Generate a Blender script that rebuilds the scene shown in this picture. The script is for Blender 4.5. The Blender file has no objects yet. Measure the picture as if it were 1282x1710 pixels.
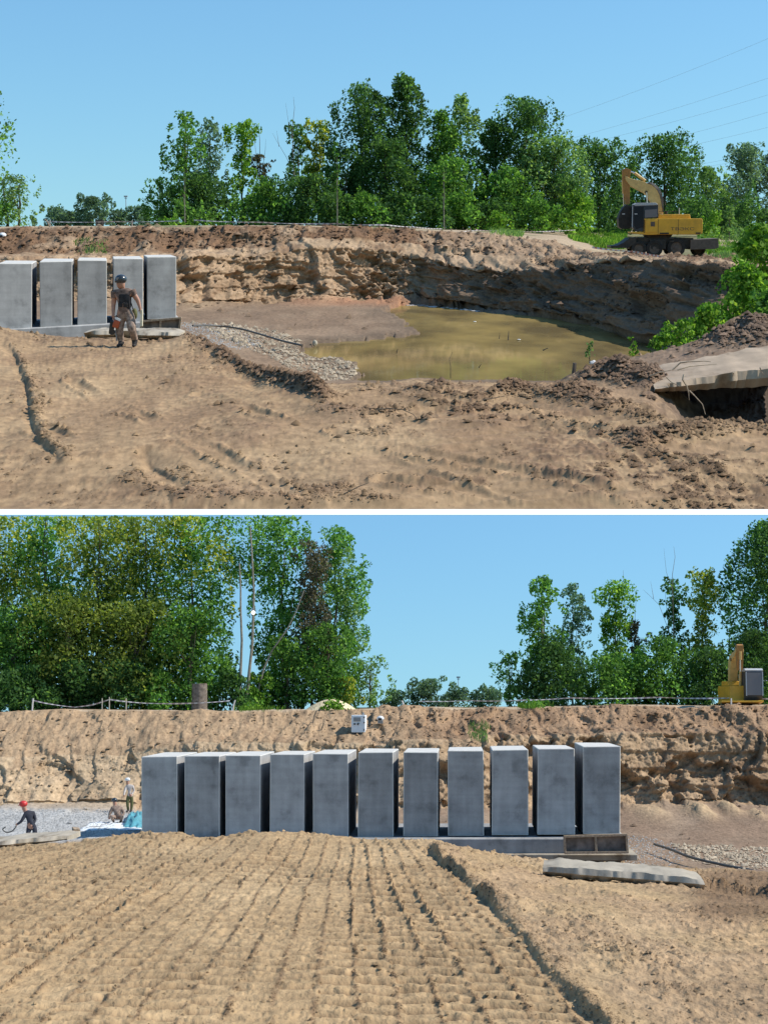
import bpy, bmesh, math, random
import numpy as np
from mathutils import Vector, Matrix

random.seed(7)
RNG = np.random.default_rng(11)
S = bpy.context.scene
COL = S.collection

# ------------------------------------------------------------------ camera, sky, sun, exposure
CAM = Vector((0.0, 0.0, 12.0))
F = 3000.0                      # focal length in pixels of the 1282 x 1710 photograph
cam_data = bpy.data.cameras.new('camera')
cam = bpy.data.objects.new('camera', cam_data)
COL.objects.link(cam)
cam.location = CAM
cam.rotation_euler = (math.radians(90), 0, 0)
cam_data.sensor_fit = 'VERTICAL'
cam_data.sensor_height = 36.0
cam_data.lens = 36.0 * F / 1710.0
cam_data.clip_start = 0.1
cam_data.clip_end = 6000.0
S.camera = cam

SUN_ELEV, SUN_BACK = 46.0, 4.0            # elevation, and how far beyond straight right (degrees)
world = bpy.data.worlds.new('World')
S.world = world
world.use_nodes = True
wn = world.node_tree
wn.nodes.clear()
sky = wn.nodes.new('ShaderNodeTexSky')
sky.sky_type = 'NISHITA'
sky.sun_disc = False
sky.sun_elevation = math.radians(SUN_ELEV)
sky.sun_rotation = math.radians(90 - SUN_BACK)
sky.air_density = 1.35
sky.dust_density = 0.35
sky.ozone_density = 3.2
bg = wn.nodes.new('ShaderNodeBackground')
bg.inputs['Strength'].default_value = 0.138
wo = wn.nodes.new('ShaderNodeOutputWorld')
SKY_LIFT, SKY_TINT = -0.06, (0.60, 0.88, 1.04)
def sky_chain(nt, sk, vec):
    # a deeper blue close to the skyline, as the photograph shows it
    ad = nt.nodes.new('ShaderNodeVectorMath'); ad.operation = 'ADD'; ad.inputs[1].default_value = (0, 0, SKY_LIFT)
    no = nt.nodes.new('ShaderNodeVectorMath'); no.operation = 'NORMALIZE'
    mu = nt.nodes.new('ShaderNodeVectorMath'); mu.operation = 'MULTIPLY'; mu.inputs[1].default_value = SKY_TINT
    nt.links.new(vec, ad.inputs[0]); nt.links.new(ad.outputs[0], no.inputs[0]); nt.links.new(no.outputs[0], sk.inputs[0])
    nt.links.new(sk.outputs[0], mu.inputs[0])
    return mu.outputs[0]
wtc = wn.nodes.new('ShaderNodeTexCoord')
wn.links.new(sky_chain(wn, sky, wtc.outputs['Generated']), bg.inputs[0])
wn.links.new(bg.outputs[0], wo.inputs[0])

sd = bpy.data.lights.new('sun', 'SUN')
sd.energy = 5.0
sd.angle = math.radians(0.5)
sd.color = (1.0, 0.93, 0.82)
sun = bpy.data.objects.new('sun', sd)
COL.objects.link(sun)
_e, _a = math.radians(SUN_ELEV), math.radians(SUN_BACK)
SUNV = Vector((math.cos(_e) * math.cos(_a), math.cos(_e) * math.sin(_a), math.sin(_e)))
sun.rotation_euler = SUNV.to_track_quat('Z', 'Y').to_euler()

S.view_settings.view_transform = 'Standard'
S.view_settings.look = 'None'
S.view_settings.gamma = 1.0
S.view_settings.use_curve_mapping = False
S.view_settings.exposure = 0.12
S.cycles.use_denoising = True
S.cycles.max_bounces = 6
S.cycles.transparent_max_bounces = 4

# ------------------------------------------------------------------ the two terraces of the place
class Terrace:
    """local frame: origin at eye height over the terrace, X right, Y away, Z up"""
    def __init__(self, hrow, scale):
        self.h = hrow
        self.a = math.atan((855.0 - hrow) / F)
        self.c, self.s = math.cos(self.a), math.sin(self.a)
        self.M = Matrix.Translation(CAM) @ Matrix.Rotation(self.a, 4, 'X') @ Matrix.Scale(scale, 4)
        self.scale = scale
    def uv(self, px, py):
        wx = (np.asarray(px, float) - 641.0) / F
        wz = -(np.asarray(py, float) - 855.0) / F
        ly = self.c + self.s * wz
        lz = -self.s + self.c * wz
        return wx / ly, lz / ly
    def at(self, px, py, Y):
        u, v = self.uv(px, py)
        return Vector((float(u) * Y, Y, float(v) * Y))
    def onz(self, px, py, z):
        u, v = self.uv(px, py)
        Y = z / float(v)
        return Vector((float(u) * Y, Y, z))
    def row(self, Y, Z):
        lz = Z / Y                       # ratio in the local frame
        wz = (self.s + self.c * lz) / (self.c - self.s * lz)
        return 855.0 - F * wz
    def px(self, X, Y, Z):
        lz = Z / Y
        wz = (self.s + self.c * lz) / (self.c - self.s * lz)
        return 641.0 + F * (X / Y) * (self.c + self.s * wz)

UP = Terrace(375.0, 2.4)      # upper terrace: pond, excavator from the side
LO = Terrace(1165.0, 0.5)     # lower terrace: the long row of blocks
CUR = UP
TOPS = []

# ------------------------------------------------------------------ helpers
def top(o, label=None, cat=None, group=None, kind=None):
    if label: o['label'] = label
    if cat: o['category'] = cat
    if group: o['group'] = group
    if kind: o['kind'] = kind
    TOPS.append((o, CUR))
    return o

def thing(name, label, cat, loc=(0, 0, 0), rz=0.0, group=None):
    o = bpy.data.objects.new(name, None)
    COL.objects.link(o)
    o.location = loc
    o.rotation_euler = (0, 0, rz)
    o.empty_display_size = 0.2
    return top(o, label, cat, group)

def np_mesh(name, V, Fq, mats, parent=None, smooth=False, col=None, midx=None):
    """V (n,3) array, Fq (m,4) or (m,3) int array"""
    me = bpy.data.meshes.new(name)
    V = np.ascontiguousarray(V, dtype=np.float32)
    Fq = np.ascontiguousarray(Fq, dtype=np.int32)
    n, m, k = len(V), len(Fq), Fq.shape[1]
    me.vertices.add(n)
    me.vertices.foreach_set('co', V.ravel())
    me.loops.add(m * k)
    me.loops.foreach_set('vertex_index', Fq.ravel())
    me.polygons.add(m)
    me.polygons.foreach_set('loop_start', np.arange(0, m * k, k, dtype=np.int32))
    if midx is not None:
        me.polygons.foreach_set('material_index', np.asarray(midx, dtype=np.int32))
    if smooth:
        me.polygons.foreach_set('use_smooth', np.ones(m, dtype=bool))
    me.update(calc_edges=True)
    me.validate()
    if col is not None:
        at = me.color_attributes.new('soil', 'FLOAT_COLOR', 'POINT')
        c4 = np.ones((n, 4), dtype=np.float32)
        c4[:, :3] = col
        at.data.foreach_set('color', c4.ravel())
    for mt in (mats if isinstance(mats, (list, tuple)) else [mats]):
        me.materials.append(mt)
    o = bpy.data.objects.new(name, me)
    COL.objects.link(o)
    if parent is not None:
        o.parent = parent
    return o

class MB:
    def __init__(self):
        self.v, self.f, self.m = [], [], []
    def _add(self, vs, fs, mi=0):
        b = len(self.v)
        self.v += [tuple(p) for p in vs]
        for f in fs:
            self.f.append(tuple(b + i for i in f)); self.m.append(mi)
        return self
    def box(self, c, s, rot=(0, 0, 0), mi=0, bev=0.0):
        cx, cy, cz = c
        hx, hy, hz = s[0] / 2, s[1] / 2, s[2] / 2
        R = Matrix.Rotation(rot[2], 3, 'Z') @ Matrix.Rotation(rot[1], 3, 'Y') @ Matrix.Rotation(rot[0], 3, 'X')
        if bev <= 0:
            p = [(-hx, -hy, -hz), (hx, -hy, -hz), (hx, hy, -hz), (-hx, hy, -hz), (-hx, -hy, hz), (hx, -hy, hz), (hx, hy, hz), (-hx, hy, hz)]
            fs = [(0, 3, 2, 1), (4, 5, 6, 7), (0, 1, 5, 4), (1, 2, 6, 5), (2, 3, 7, 6), (3, 0, 4, 7)]
        else:
            b = min(bev, hx * .9, hy * .9, hz * .9)
            bm = bmesh.new(); bmesh.ops.create_cube(bm, size=1.0)
            for q in bm.verts: q.co = Vector((q.co.x * 2 * hx, q.co.y * 2 * hy, q.co.z * 2 * hz))
            bmesh.ops.bevel(bm, geom=bm.edges[:], offset=b, segments=2, affect='EDGES', profile=0.6)
            bm.verts.index_update()
            p = [tuple(q.co) for q in bm.verts]; fs = [tuple(q.index for q in f.verts) for f in bm.faces]
            bm.free()
        vs = [R @ Vector(q) + Vector((cx, cy, cz)) for q in p]
        return self._add(vs, fs, mi)
    def tube(self, pts, rad, n=8, mi=0, cap=True):
        pts = [Vector(p) for p in pts]
        k = len(pts)
        if not isinstance(rad, (list, tuple)): rad = [rad] * k
        rings = []
        prev = None
        for i in range(k):
            t = (pts[min(i + 1, k - 1)] - pts[max(i - 1, 0)])
            if t.length < 1e-9: t = Vector((0, 0, 1))
            t.normalize()
            if prev is None:
                a = Vector((0, 0, 1)) if abs(t.z) < 0.9 else Vector((1, 0, 0))
                u = t.cross(a).normalized()
            else:
                u = (prev - t * prev.dot(t))
                u = u.normalized() if u.length > 1e-6 else t.orthogonal().normalized()
            prev = u
            w = t.cross(u)
            rings.append([pts[i] + (u * math.cos(2 * math.pi * j / n) + w * math.sin(2 * math.pi * j / n)) * rad[i] for j in range(n)])
        vs = [p for r in rings for p in r]
        fs = []
        for i in range(k - 1):
            for j in range(n):
                fs.append((i * n + j, i * n + (j + 1) % n, (i + 1) * n + (j + 1) % n, (i + 1) * n + j))
        if cap:
            fs.append(tuple(reversed(range(n)))); fs.append(tuple((k - 1) * n + j for j in range(n)))
        return self._add(vs, fs, mi)
    def prism(self, poly, y0, y1, mi=0):
        """poly: list of (x,z); extruded along y"""
        n = len(poly)
        vs = [(x, y0, z) for x, z in poly] + [(x, y1, z) for x, z in poly]
        fs = [tuple(range(n)), tuple(reversed(range(n, 2 * n)))]
        for i in range(n):
            j = (i + 1) % n
            fs.append((i, i + n, j + n, j))
        return self._add(vs, fs, mi)
    def cyl_y(self, c, r, w, n=20, mi=0):
        return self.tube([(c[0], c[1] - w / 2, c[2]), (c[0], c[1] + w / 2, c[2])], r, n, mi)
    def ball(self, c, r, mi=0, seg=2, sq=(1, 1, 1), rough=0.0):
        bm = bmesh.new(); bmesh.ops.create_icosphere(bm, subdivisions=seg, radius=1.0)
        bm.verts.index_update()
        vs = []
        for q in bm.verts:
            k = 1 + (random.random() - .5) * rough
            vs.append((c[0] + q.co.x * r * sq[0] * k, c[1] + q.co.y * r * sq[1] * k, c[2] + q.co.z * r * sq[2] * k))
        fs = [tuple(q.index for q in f.verts) for f in bm.faces]
        bm.free()
        return self._add(vs, fs, mi)
    def build(self, name, mats, parent=None, smooth=False):
        me = bpy.data.meshes.new(name)
        me.from_pydata(self.v, [], self.f)
        for mt in (mats if isinstance(mats, (list, tuple)) else [mats]): me.materials.append(mt)
        me.polygons.foreach_set('material_index', self.m)
        if smooth: me.polygons.foreach_set('use_smooth', [True] * len(self.f))
        me.update()
        bm = bmesh.new(); bm.from_mesh(me); bmesh.ops.recalc_face_normals(bm, faces=bm.faces[:]); bm.to_mesh(me); bm.free()
        if smooth:
            try: me.set_sharp_from_angle(angle=math.radians(40))
            except Exception: pass
        o = bpy.data.objects.new(name, me)
        COL.objects.link(o)
        if parent is not None: o.parent = parent
        return o

def copy_tree(root, loc, rz=None, scale=None, label=None, group=None):
    r = root.copy(); COL.objects.link(r); r.location = loc
    if rz is not None: r.rotation_euler = (0, 0, rz)
    if scale is not None: r.scale = (scale,) * 3 if not isinstance(scale, tuple) else scale
    if label: r['label'] = label
    if group: r['group'] = group
    for ch in list(root.children):
        c = ch.copy(); COL.objects.link(c); c.parent = r
        for g in ch.children:
            d = g.copy(); COL.objects.link(d); d.parent = c
    TOPS.append((r, CUR))
    return r

# ------------------------------------------------------------------ noise (vectorised)
def _hash(ix, iy, iz, seed):
    h = (ix * 374761393 + iy * 668265263 + iz * 2147483647 + seed * 144665) & 0xFFFFFFFF
    h = ((h ^ (h >> 13)) * 1274126177) & 0xFFFFFFFF
    h = ((h ^ (h >> 16)) * 2246822519) & 0xFFFFFFFF
    return ((h ^ (h >> 15)) & 0xFFFFFF) / float(0xFFFFFF)

def vnoise(x, y, z=None, seed=0):
    x = np.asarray(x, float); y = np.asarray(y, float)
    xi = np.floor(x).astype(np.int64); yi = np.floor(y).astype(np.int64)
    fx = x - xi; fy = y - yi
    fx = fx * fx * fx * (fx * (fx * 6 - 15) + 10); fy = fy * fy * fy * (fy * (fy * 6 - 15) + 10)
    def lay(zi):
        a = _hash(xi, yi, zi, seed); b = _hash(xi + 1, yi, zi, seed)
        c = _hash(xi, yi + 1, zi, seed); d = _hash(xi + 1, yi + 1, zi, seed)
        return (a * (1 - fx) + b * fx) * (1 - fy) + (c * (1 - fx) + d * fx) * fy
    if z is None:
        return lay(np.zeros_like(xi)) * 2 - 1
    z = np.asarray(z, float); zi = np.floor(z).astype(np.int64); fz = z - zi
    fz = fz * fz * (3 - 2 * fz)
    return (lay(zi) * (1 - fz) + lay(zi + 1) * fz) * 2 - 1

def fbm(x, y, z=None, oct=4, seed=0, gain=0.5, lac=2.03):
    r = 0; a = 1.0; t = 0
    for i in range(oct):
        r = r + a * vnoise(x, y, z, seed + i * 17); t += a
        a *= gain; x = x * lac + 13.7; y = y * lac - 7.1
        if z is not None: z = z * lac + 3.3
    return r / t

def billow(x, y, oct=4, seed=0, gain=0.55):
    r = 0; a = 1.0; t = 0
    for i in range(oct):
        r = r + a * np.abs(vnoise(x, y, None, seed + i * 31)); t += a
        a *= gain; x = x * 2.1 + 5.2; y = y * 2.1 - 1.7
    return r / t

def sstep(a, b, x):
    t = np.clip((x - a) / (b - a), 0, 1)
    return t * t * (3 - 2 * t)

def seg_dist(X, Y, pts, ky=0.4):
    """distance to a polyline, Y squeezed by ky; also returns the running parameter"""
    best = np.full(X.shape, 1e9); par = np.zeros(X.shape)
    for i in range(len(pts) - 1):
        ax, ay = pts[i][0], pts[i][1] * ky
        bx, by = pts[i + 1][0], pts[i + 1][1] * ky
        dx, dy = bx - ax, by - ay
        L2 = dx * dx + dy * dy + 1e-9
        t = np.clip(((X - ax) * dx + (Y * ky - ay) * dy) / L2, 0, 1)
        d = np.hypot(X - ax - t * dx, Y * ky - ay - t * dy)
        m = d < best
        best = np.where(m, d, best); par = np.where(m, i + t, par)
    return best, par

def in_poly(X, Y, poly):
    c = np.zeros(X.shape, bool)
    n = len(poly)
    for i in range(n):
        x1, y1 = poly[i]; x2, y2 = poly[(i + 1) % n]
        cond = ((y1 > Y) != (y2 > Y))
        xi = (x2 - x1) * (Y - y1) / ((y2 - y1) if abs(y2 - y1) > 1e-9 else 1e-9) + x1
        c ^= cond & (X < xi)
    return c

# ------------------------------------------------------------------ materials
def nodes(name):
    m = bpy.data.materials.new(name); m.use_nodes = True
    nt = m.node_tree; nt.nodes.clear()
    out = nt.nodes.new('ShaderNodeOutputMaterial')
    return m, nt, out

def N(nt, typ, **kw):
    n = nt.nodes.new(typ)
    for k, v in kw.items():
        if k.startswith('i_'):
            key = k[2:]
            key = int(key) if key.isdigit() else key.replace('_', ' ')
            n.inputs[key].default_value = v
        else: setattr(n, k, v)
    return n

def simple(name, col, rough=0.6, metal=0.0, var=0.18, scale=6.0, bump=0.0, spec=0.4, dirt=None, dirt_amt=0.5):
    m, nt, out = nodes(name)
    b = N(nt, 'ShaderNodeBsdfPrincipled')
    b.inputs['Roughness'].default_value = rough
    b.inputs['Metallic'].default_value = metal
    b.inputs['Specular IOR Level'].default_value = spec
    tc = N(nt, 'ShaderNodeTexCoord')
    nz = N(nt, 'ShaderNodeTexNoise'); nz.inputs['Scale'].default_value = scale; nz.inputs['Detail'].default_value = 6
    nt.links.new(tc.outputs['Object'], nz.inputs['Vector'])
    rp = N(nt, 'ShaderNodeValToRGB')
    lo = tuple(c * (1 - var) for c in col) + (1,); hi = tuple(min(1, c * (1 + var)) for c in col) + (1,)
    rp.color_ramp.elements[0].position = 0.3; rp.color_ramp.elements[0].color = lo
    rp.color_ramp.elements[1].position = 0.7; rp.color_ramp.elements[1].color = hi
    nt.links.new(nz.outputs['Fac'], rp.inputs[0])
    last = rp.outputs[0]
    if dirt:
        n2 = N(nt, 'ShaderNodeTexNoise'); n2.inputs['Scale'].default_value = scale * 0.45; n2.inputs['Detail'].default_value = 8
        n2.inputs['Roughness'].default_value = 0.7
        nt.links.new(tc.outputs['Object'], n2.inputs['Vector'])
        r2 = N(nt, 'ShaderNodeValToRGB'); r2.color_ramp.elements[0].position = 0.45; r2.color_ramp.elements[1].position = 0.7
        r2.color_ramp.elements[1].color = (dirt_amt,) * 3 + (1,)
        nt.links.new(n2.outputs['Fac'], r2.inputs[0])
        mx = N(nt, 'ShaderNodeMix', data_type='RGBA')
        nt.links.new(r2.outputs[0], mx.inputs['Factor']); nt.links.new(last, mx.inputs['A']); mx.inputs['B'].default_value = tuple(dirt) + (1,)
        last = mx.outputs['Result']
    nt.links.new(last, b.inputs['Base Color'])
    if bump > 0:
        bp = N(nt, 'ShaderNodeBump'); bp.inputs['Strength'].default_value = bump; bp.inputs['Distance'].default_value = 0.02
        n3 = N(nt, 'ShaderNodeTexNoise'); n3.inputs['Scale'].default_value = scale * 6; n3.inputs['Detail'].default_value = 5
        nt.links.new(tc.outputs['Object'], n3.inputs['Vector'])
        nt.links.new(n3.outputs['Fac'], bp.inputs['Height']); nt.links.new(bp.outputs[0], b.inputs['Normal'])
    nt.links.new(b.outputs[0], out.inputs[0])
    return m

def soil_material(name, fine=8.0, bumpd=0.018):
    m, nt, out = nodes(name)
    b = N(nt, 'ShaderNodeBsdfPrincipled'); b.inputs['Roughness'].default_value = 0.95; b.inputs['Specular IOR Level'].default_value = 0.1
    at = N(nt, 'ShaderNodeAttribute', attribute_name='soil')
    tc = N(nt, 'ShaderNodeTexCoord')
    mp = N(nt, 'ShaderNodeMapping'); mp.inputs['Scale'].default_value = (1, 0.4, 1)
    nt.links.new(tc.outputs['Object'], mp.inputs['Vector'])
    n1 = N(nt, 'ShaderNodeTexNoise'); n1.inputs['Scale'].default_value = 0.8; n1.inputs['Detail'].default_value = 5
    n2 = N(nt, 'ShaderNodeTexNoise'); n2.inputs['Scale'].default_value = fine; n2.inputs['Detail'].default_value = 4; n2.inputs['Roughness'].default_value = 0.55
    for n in (n1, n2): nt.links.new(mp.outputs[0], n.inputs['Vector'])
    mr1 = N(nt, 'ShaderNodeMapRange'); mr1.inputs[1].default_value = .3; mr1.inputs[2].default_value = .7; mr1.inputs[3].default_value = 0.86; mr1.inputs[4].default_value = 1.12
    mr2 = N(nt, 'ShaderNodeMapRange'); mr2.inputs[1].default_value = .3; mr2.inputs[2].default_value = .7; mr2.inputs[3].default_value = 0.72; mr2.inputs[4].default_value = 1.18
    nt.links.new(n1.outputs['Fac'], mr1.inputs[0]); nt.links.new(n2.outputs['Fac'], mr2.inputs[0])
    mu = N(nt, 'ShaderNodeMath', operation='MULTIPLY'); nt.links.new(mr1.outputs[0], mu.inputs[0]); nt.links.new(mr2.outputs[0], mu.inputs[1])
    vm = N(nt, 'ShaderNodeVectorMath', operation='SCALE'); nt.links.new(at.outputs['Color'], vm.inputs[0]); nt.links.new(mu.outputs[0], vm.inputs['Scale'])
    nt.links.new(vm.outputs[0], b.inputs['Base Color'])
    bp = N(nt, 'ShaderNodeBump'); bp.inputs['Strength'].default_value = 0.9; bp.inputs['Distance'].default_value = bumpd
    n3 = N(nt, 'ShaderNodeTexNoise'); n3.inputs['Scale'].default_value = fine * 1.6; n3.inputs['Detail'].default_value = 3; n3.inputs['Roughness'].default_value = 0.55
    nt.links.new(mp.outputs[0], n3.inputs['Vector'])
    nt.links.new(n3.outputs['Fac'], bp.inputs['Height']); nt.links.new(bp.outputs[0], b.inputs['Normal'])
    nt.links.new(b.outputs[0], out.inputs[0])
    return m

def leaf_material(name, dark, mid, light, trans=0.5):
    m, nt, out = nodes(name)
    g = N(nt, 'ShaderNodeNewGeometry')
    rp = N(nt, 'ShaderNodeValToRGB')
    e = rp.color_ramp.elements
    e[0].position = 0.0; e[0].color = tuple(dark) + (1,)
    e[1].position = 1.0; e[1].color = tuple(light) + (1,)
    k = e.new(0.55); k.color = tuple(mid) + (1,)
    nt.links.new(g.outputs['Random Per Island'], rp.inputs[0])
    tc = N(nt, 'ShaderNodeTexCoord')
    nz = N(nt, 'ShaderNodeTexNoise'); nz.inputs['Scale'].default_value = 0.45; nz.inputs['Detail'].default_value = 3
    nt.links.new(tc.outputs['Object'], nz.inputs['Vector'])
    mr = N(nt, 'ShaderNodeMapRange'); mr.inputs[1].default_value = .35; mr.inputs[2].default_value = .65; mr.inputs[3].default_value = .72; mr.inputs[4].default_value = 1.3
    nt.links.new(nz.outputs['Fac'], mr.inputs[0])
    vm = N(nt, 'ShaderNodeVectorMath', operation='SCALE'); nt.links.new(rp.outputs[0], vm.inputs[0]); nt.links.new(mr.outputs[0], vm.inputs['Scale'])
    b = N(nt, 'ShaderNodeBsdfPrincipled'); b.inputs['Roughness'].default_value = 0.75; b.inputs['Specular IOR Level'].default_value = 0.1
    t = N(nt, 'ShaderNodeBsdfTranslucent')
    vt = N(nt, 'ShaderNodeVectorMath', operation='MULTIPLY'); vt.inputs[1].default_value = (1.3, 1.35, 0.6)
    nt.links.new(vm.outputs[0], b.inputs['Base Color']); nt.links.new(vm.outputs[0], vt.inputs[0]); nt.links.new(vt.outputs[0], t.inputs['Color'])
    mx = N(nt, 'ShaderNodeMixShader'); mx.inputs[0].default_value = trans
    nt.links.new(b.outputs[0], mx.inputs[1]); nt.links.new(t.outputs[0], mx.inputs[2])
    nt.links.new(mx.outputs[0], out.inputs[0])
    return m

def concrete_material(name, base=(0.345, 0.342, 0.338), stain=(0.25, 0.248, 0.245), lines=True):
    m, nt, out = nodes(name)
    b = N(nt, 'ShaderNodeBsdfPrincipled'); b.inputs['Roughness'].default_value = 0.85; b.inputs['Specular IOR Level'].default_value = 0.2
    tc = N(nt, 'ShaderNodeTexCoord'); oi = N(nt, 'ShaderNodeObjectInfo')
    ad = N(nt, 'ShaderNodeVectorMath', operation='ADD')
    sc = N(nt, 'ShaderNodeVectorMath', operation='SCALE'); sc.inputs[0].default_value = (17, 9, 23)
    nt.links.new(oi.outputs['Random'], sc.inputs['Scale'])
    nt.links.new(tc.outputs['Object'], ad.inputs[0]); nt.links.new(sc.outputs[0], ad.inputs[1])
    mp = N(nt, 'ShaderNodeMapping'); mp.inputs['Scale'].default_value = (1, .4, 1)
    nt.links.new(ad.outputs[0], mp.inputs[0])
    n1 = N(nt, 'ShaderNodeTexNoise'); n1.inputs['Scale'].default_value = 1.6; n1.inputs['Detail'].default_value = 8; n1.inputs['Roughness'].default_value = .62
    nt.links.new(mp.outputs[0], n1.inputs[0])
    r1 = N(nt, 'ShaderNodeValToRGB'); e = r1.color_ramp.elements
    e[0].position = .34; e[0].color = tuple(stain) + (1,); e[1].position = .72; e[1].color = tuple(c * 1.25 for c in base) + (1,)
    k = e.new(.45); k.color = tuple(base) + (1,)
    nt.links.new(n1.outputs['Fac'], r1.inputs[0])
    # runs down the face and board marks across it
    mp2 = N(nt, 'ShaderNodeMapping'); mp2.inputs['Scale'].default_value = (4, 1.5, .5)
    nt.links.new(ad.outputs[0], mp2.inputs[0])
    n2 = N(nt, 'ShaderNodeTexNoise'); n2.inputs['Scale'].default_value = 1.0; n2.inputs['Detail'].default_value = 4
    nt.links.new(mp2.outputs[0], n2.inputs[0])
    mr2 = N(nt, 'ShaderNodeMapRange'); mr2.inputs[1].default_value = .3; mr2.inputs[2].default_value = .7; mr2.inputs[3].default_value = .84; mr2.inputs[4].default_value = 1.1
    nt.links.new(n2.outputs['Fac'], mr2.inputs[0])
    mp3 = N(nt, 'ShaderNodeMapping'); mp3.inputs['Scale'].default_value = (.25, .2, 7)
    nt.links.new(ad.outputs[0], mp3.inputs[0])
    n3 = N(nt, 'ShaderNodeTexNoise'); n3.inputs['Scale'].default_value = 1.0; n3.inputs['Detail'].default_value = 3
    nt.links.new(mp3.outputs[0], n3.inputs[0])
    mr3 = N(nt, 'ShaderNodeMapRange'); mr3.inputs[1].default_value = .35; mr3.inputs[2].default_value = .65; mr3.inputs[3].default_value = .93 if lines else .98; mr3.inputs[4].default_value = 1.04
    nt.links.new(n3.outputs['Fac'], mr3.inputs[0])
    n4 = N(nt, 'ShaderNodeTexNoise'); n4.inputs['Scale'].default_value = 30; n4.inputs['Detail'].default_value = 4
    nt.links.new(mp.outputs[0], n4.inputs[0])
    mr4 = N(nt, 'ShaderNodeMapRange'); mr4.inputs[1].default_value = .3; mr4.inputs[2].default_value = .7; mr4.inputs[3].default_value = .96; mr4.inputs[4].default_value = 1.03
    nt.links.new(n4.outputs['Fac'], mr4.inputs[0])
    a = N(nt, 'ShaderNodeMath', operation='MULTIPLY'); nt.links.new(mr2.outputs[0], a.inputs[0]); nt.links.new(mr3.outputs[0], a.inputs[1])
    a2 = N(nt, 'ShaderNodeMath', operation='MULTIPLY'); nt.links.new(a.outputs[0], a2.inputs[0]); nt.links.new(mr4.outputs[0], a2.inputs[1])
    mrr = N(nt, 'ShaderNodeMapRange'); mrr.inputs[3].default_value = .80; mrr.inputs[4].default_value = 1.16
    nt.links.new(oi.outputs['Random'], mrr.inputs[0])
    a3 = N(nt, 'ShaderNodeMath', operation='MULTIPLY'); nt.links.new(a2.outputs[0], a3.inputs[0]); nt.links.new(mrr.outputs[0], a3.inputs[1])
    vm = N(nt, 'ShaderNodeVectorMath', operation='SCALE'); nt.links.new(r1.outputs[0], vm.inputs[0]); nt.links.new(a3.outputs[0], vm.inputs['Scale'])
    nt.links.new(vm.outputs[0], b.inputs['Base Color'])
    bp = N(nt, 'ShaderNodeBump'); bp.inputs['Strength'].default_value = .3; bp.inputs['Distance'].default_value = .006
    nt.links.new(n4.outputs['Fac'], bp.inputs['Height']); nt.links.new(bp.outputs[0], b.inputs['Normal'])
    nt.links.new(b.outputs[0], out.inputs[0])
    return m

M = {}
M['soil'] = soil_material('soil')
M['concrete'] = concrete_material('concrete')
M['concrete_top'] = simple('dusty_concrete', (.56, .54, .50), .9, var=.12, scale=3)  # pale tops put sunlight into the colour; bevels share it as worn edges
M['slab'] = concrete_material('weathered_concrete', (0.37, 0.32, 0.25), (0.19, 0.145, 0.10), False)
M['brownslab'] = concrete_material('earth_stained_concrete', (0.42, 0.32, 0.225), (0.25, 0.18, 0.12), False)
M['lf_dark'] = leaf_material('leaf_dark', (0.028, 0.073, 0.028), (0.068, 0.157, 0.052), (0.166, 0.294, 0.097))
M['lf_mid'] = leaf_material('leaf_mid', (0.042, 0.105, 0.029), (0.102, 0.243, 0.057), (0.267, 0.466, 0.117))
M['lf_yel'] = leaf_material('leaf_yellowish', (0.080, 0.151, 0.033), (0.223, 0.324, 0.061), (0.653, 0.592, 0.117))
M['lf_pale'] = leaf_material('leaf_pale', (0.064, 0.143, 0.064), (0.157, 0.286, 0.108), (0.353, 0.492, 0.195))
M['lf_olive'] = leaf_material('leaf_olive', (.08, .12, .03), (.16, .225, .05), (.30, .34, .09))
M['lf_far'] = leaf_material('leaf_grey_green', (0.070, 0.131, 0.105), (0.124, 0.211, 0.157), (0.211, 0.316, 0.229))  # grey-green leaves with distance haze put into the colour
M['lf_brown'] = leaf_material('leaf_withered', (.07, .065, .045), (.13, .12, .085), (.21, .19, .13), .3)
M['lf_fresh'] = leaf_material('leaf_fresh', (0.045, 0.121, 0.019), (0.130, 0.296, 0.041), (0.365, 0.544, 0.098), .4)
M['bark'] = simple('bark', (.12, .095, .07), .9, var=.4, scale=14, bump=.6)
M['bark_pale'] = simple('pale_bark', (.24, .22, .175), .85, var=.35, scale=10, bump=.4)
M['twig'] = simple('dead_twig', (.2, .16, .13), .9, var=.2)
M['root'] = simple('root_wood', (.4, .31, .22), .85, var=.3, scale=12, bump=.4)
M['wood'] = simple('weathered_wood', (.34, .25, .17), .8, var=.35, scale=16, bump=.4)
M['stone'] = simple('stone', (.40, .35, .27), .9, var=.35, scale=3, bump=.3)
M['gravelstone'] = simple('gravel_stone', (.42, .43, .42), .9, var=.35, scale=9, bump=.3)
M['yellow'] = simple('yellow_paint', (.78, .42, .045), .42, var=.10, scale=3, dirt=(.26, .15, .06), dirt_amt=.35)
M['black'] = simple('black_metal', (.025, .023, .022), .55, var=.4, scale=6, dirt=(.09, .065, .045), dirt_amt=.5)
M['tyre'] = simple('tyre_rubber', (.02, .019, .018), .85, var=.3, scale=9, dirt=(.08, .06, .045), dirt_amt=.5, bump=.3)
M['grey'] = simple('grey_metal', (.25, .25, .25), .5, var=.2)
M['rod'] = simple('polished_rod', (.7, .7, .7), .25, metal=.8, var=.05)
M['brownmetal'] = simple('dusty_steel', (.11, .085, .07), .7, var=.3, dirt=(.2, .15, .11), dirt_amt=.6)
M['white'] = simple('white_paint', (.78, .80, .82), .5, var=.06, scale=3, dirt=(.45, .4, .33), dirt_amt=.25)
M['cloth_white'] = simple('white_sheet', (.72, .74, .75), .8, var=.08)
M['tape_white'] = simple('tape_white', (.60, .57, .55), .5, var=.05)
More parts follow.
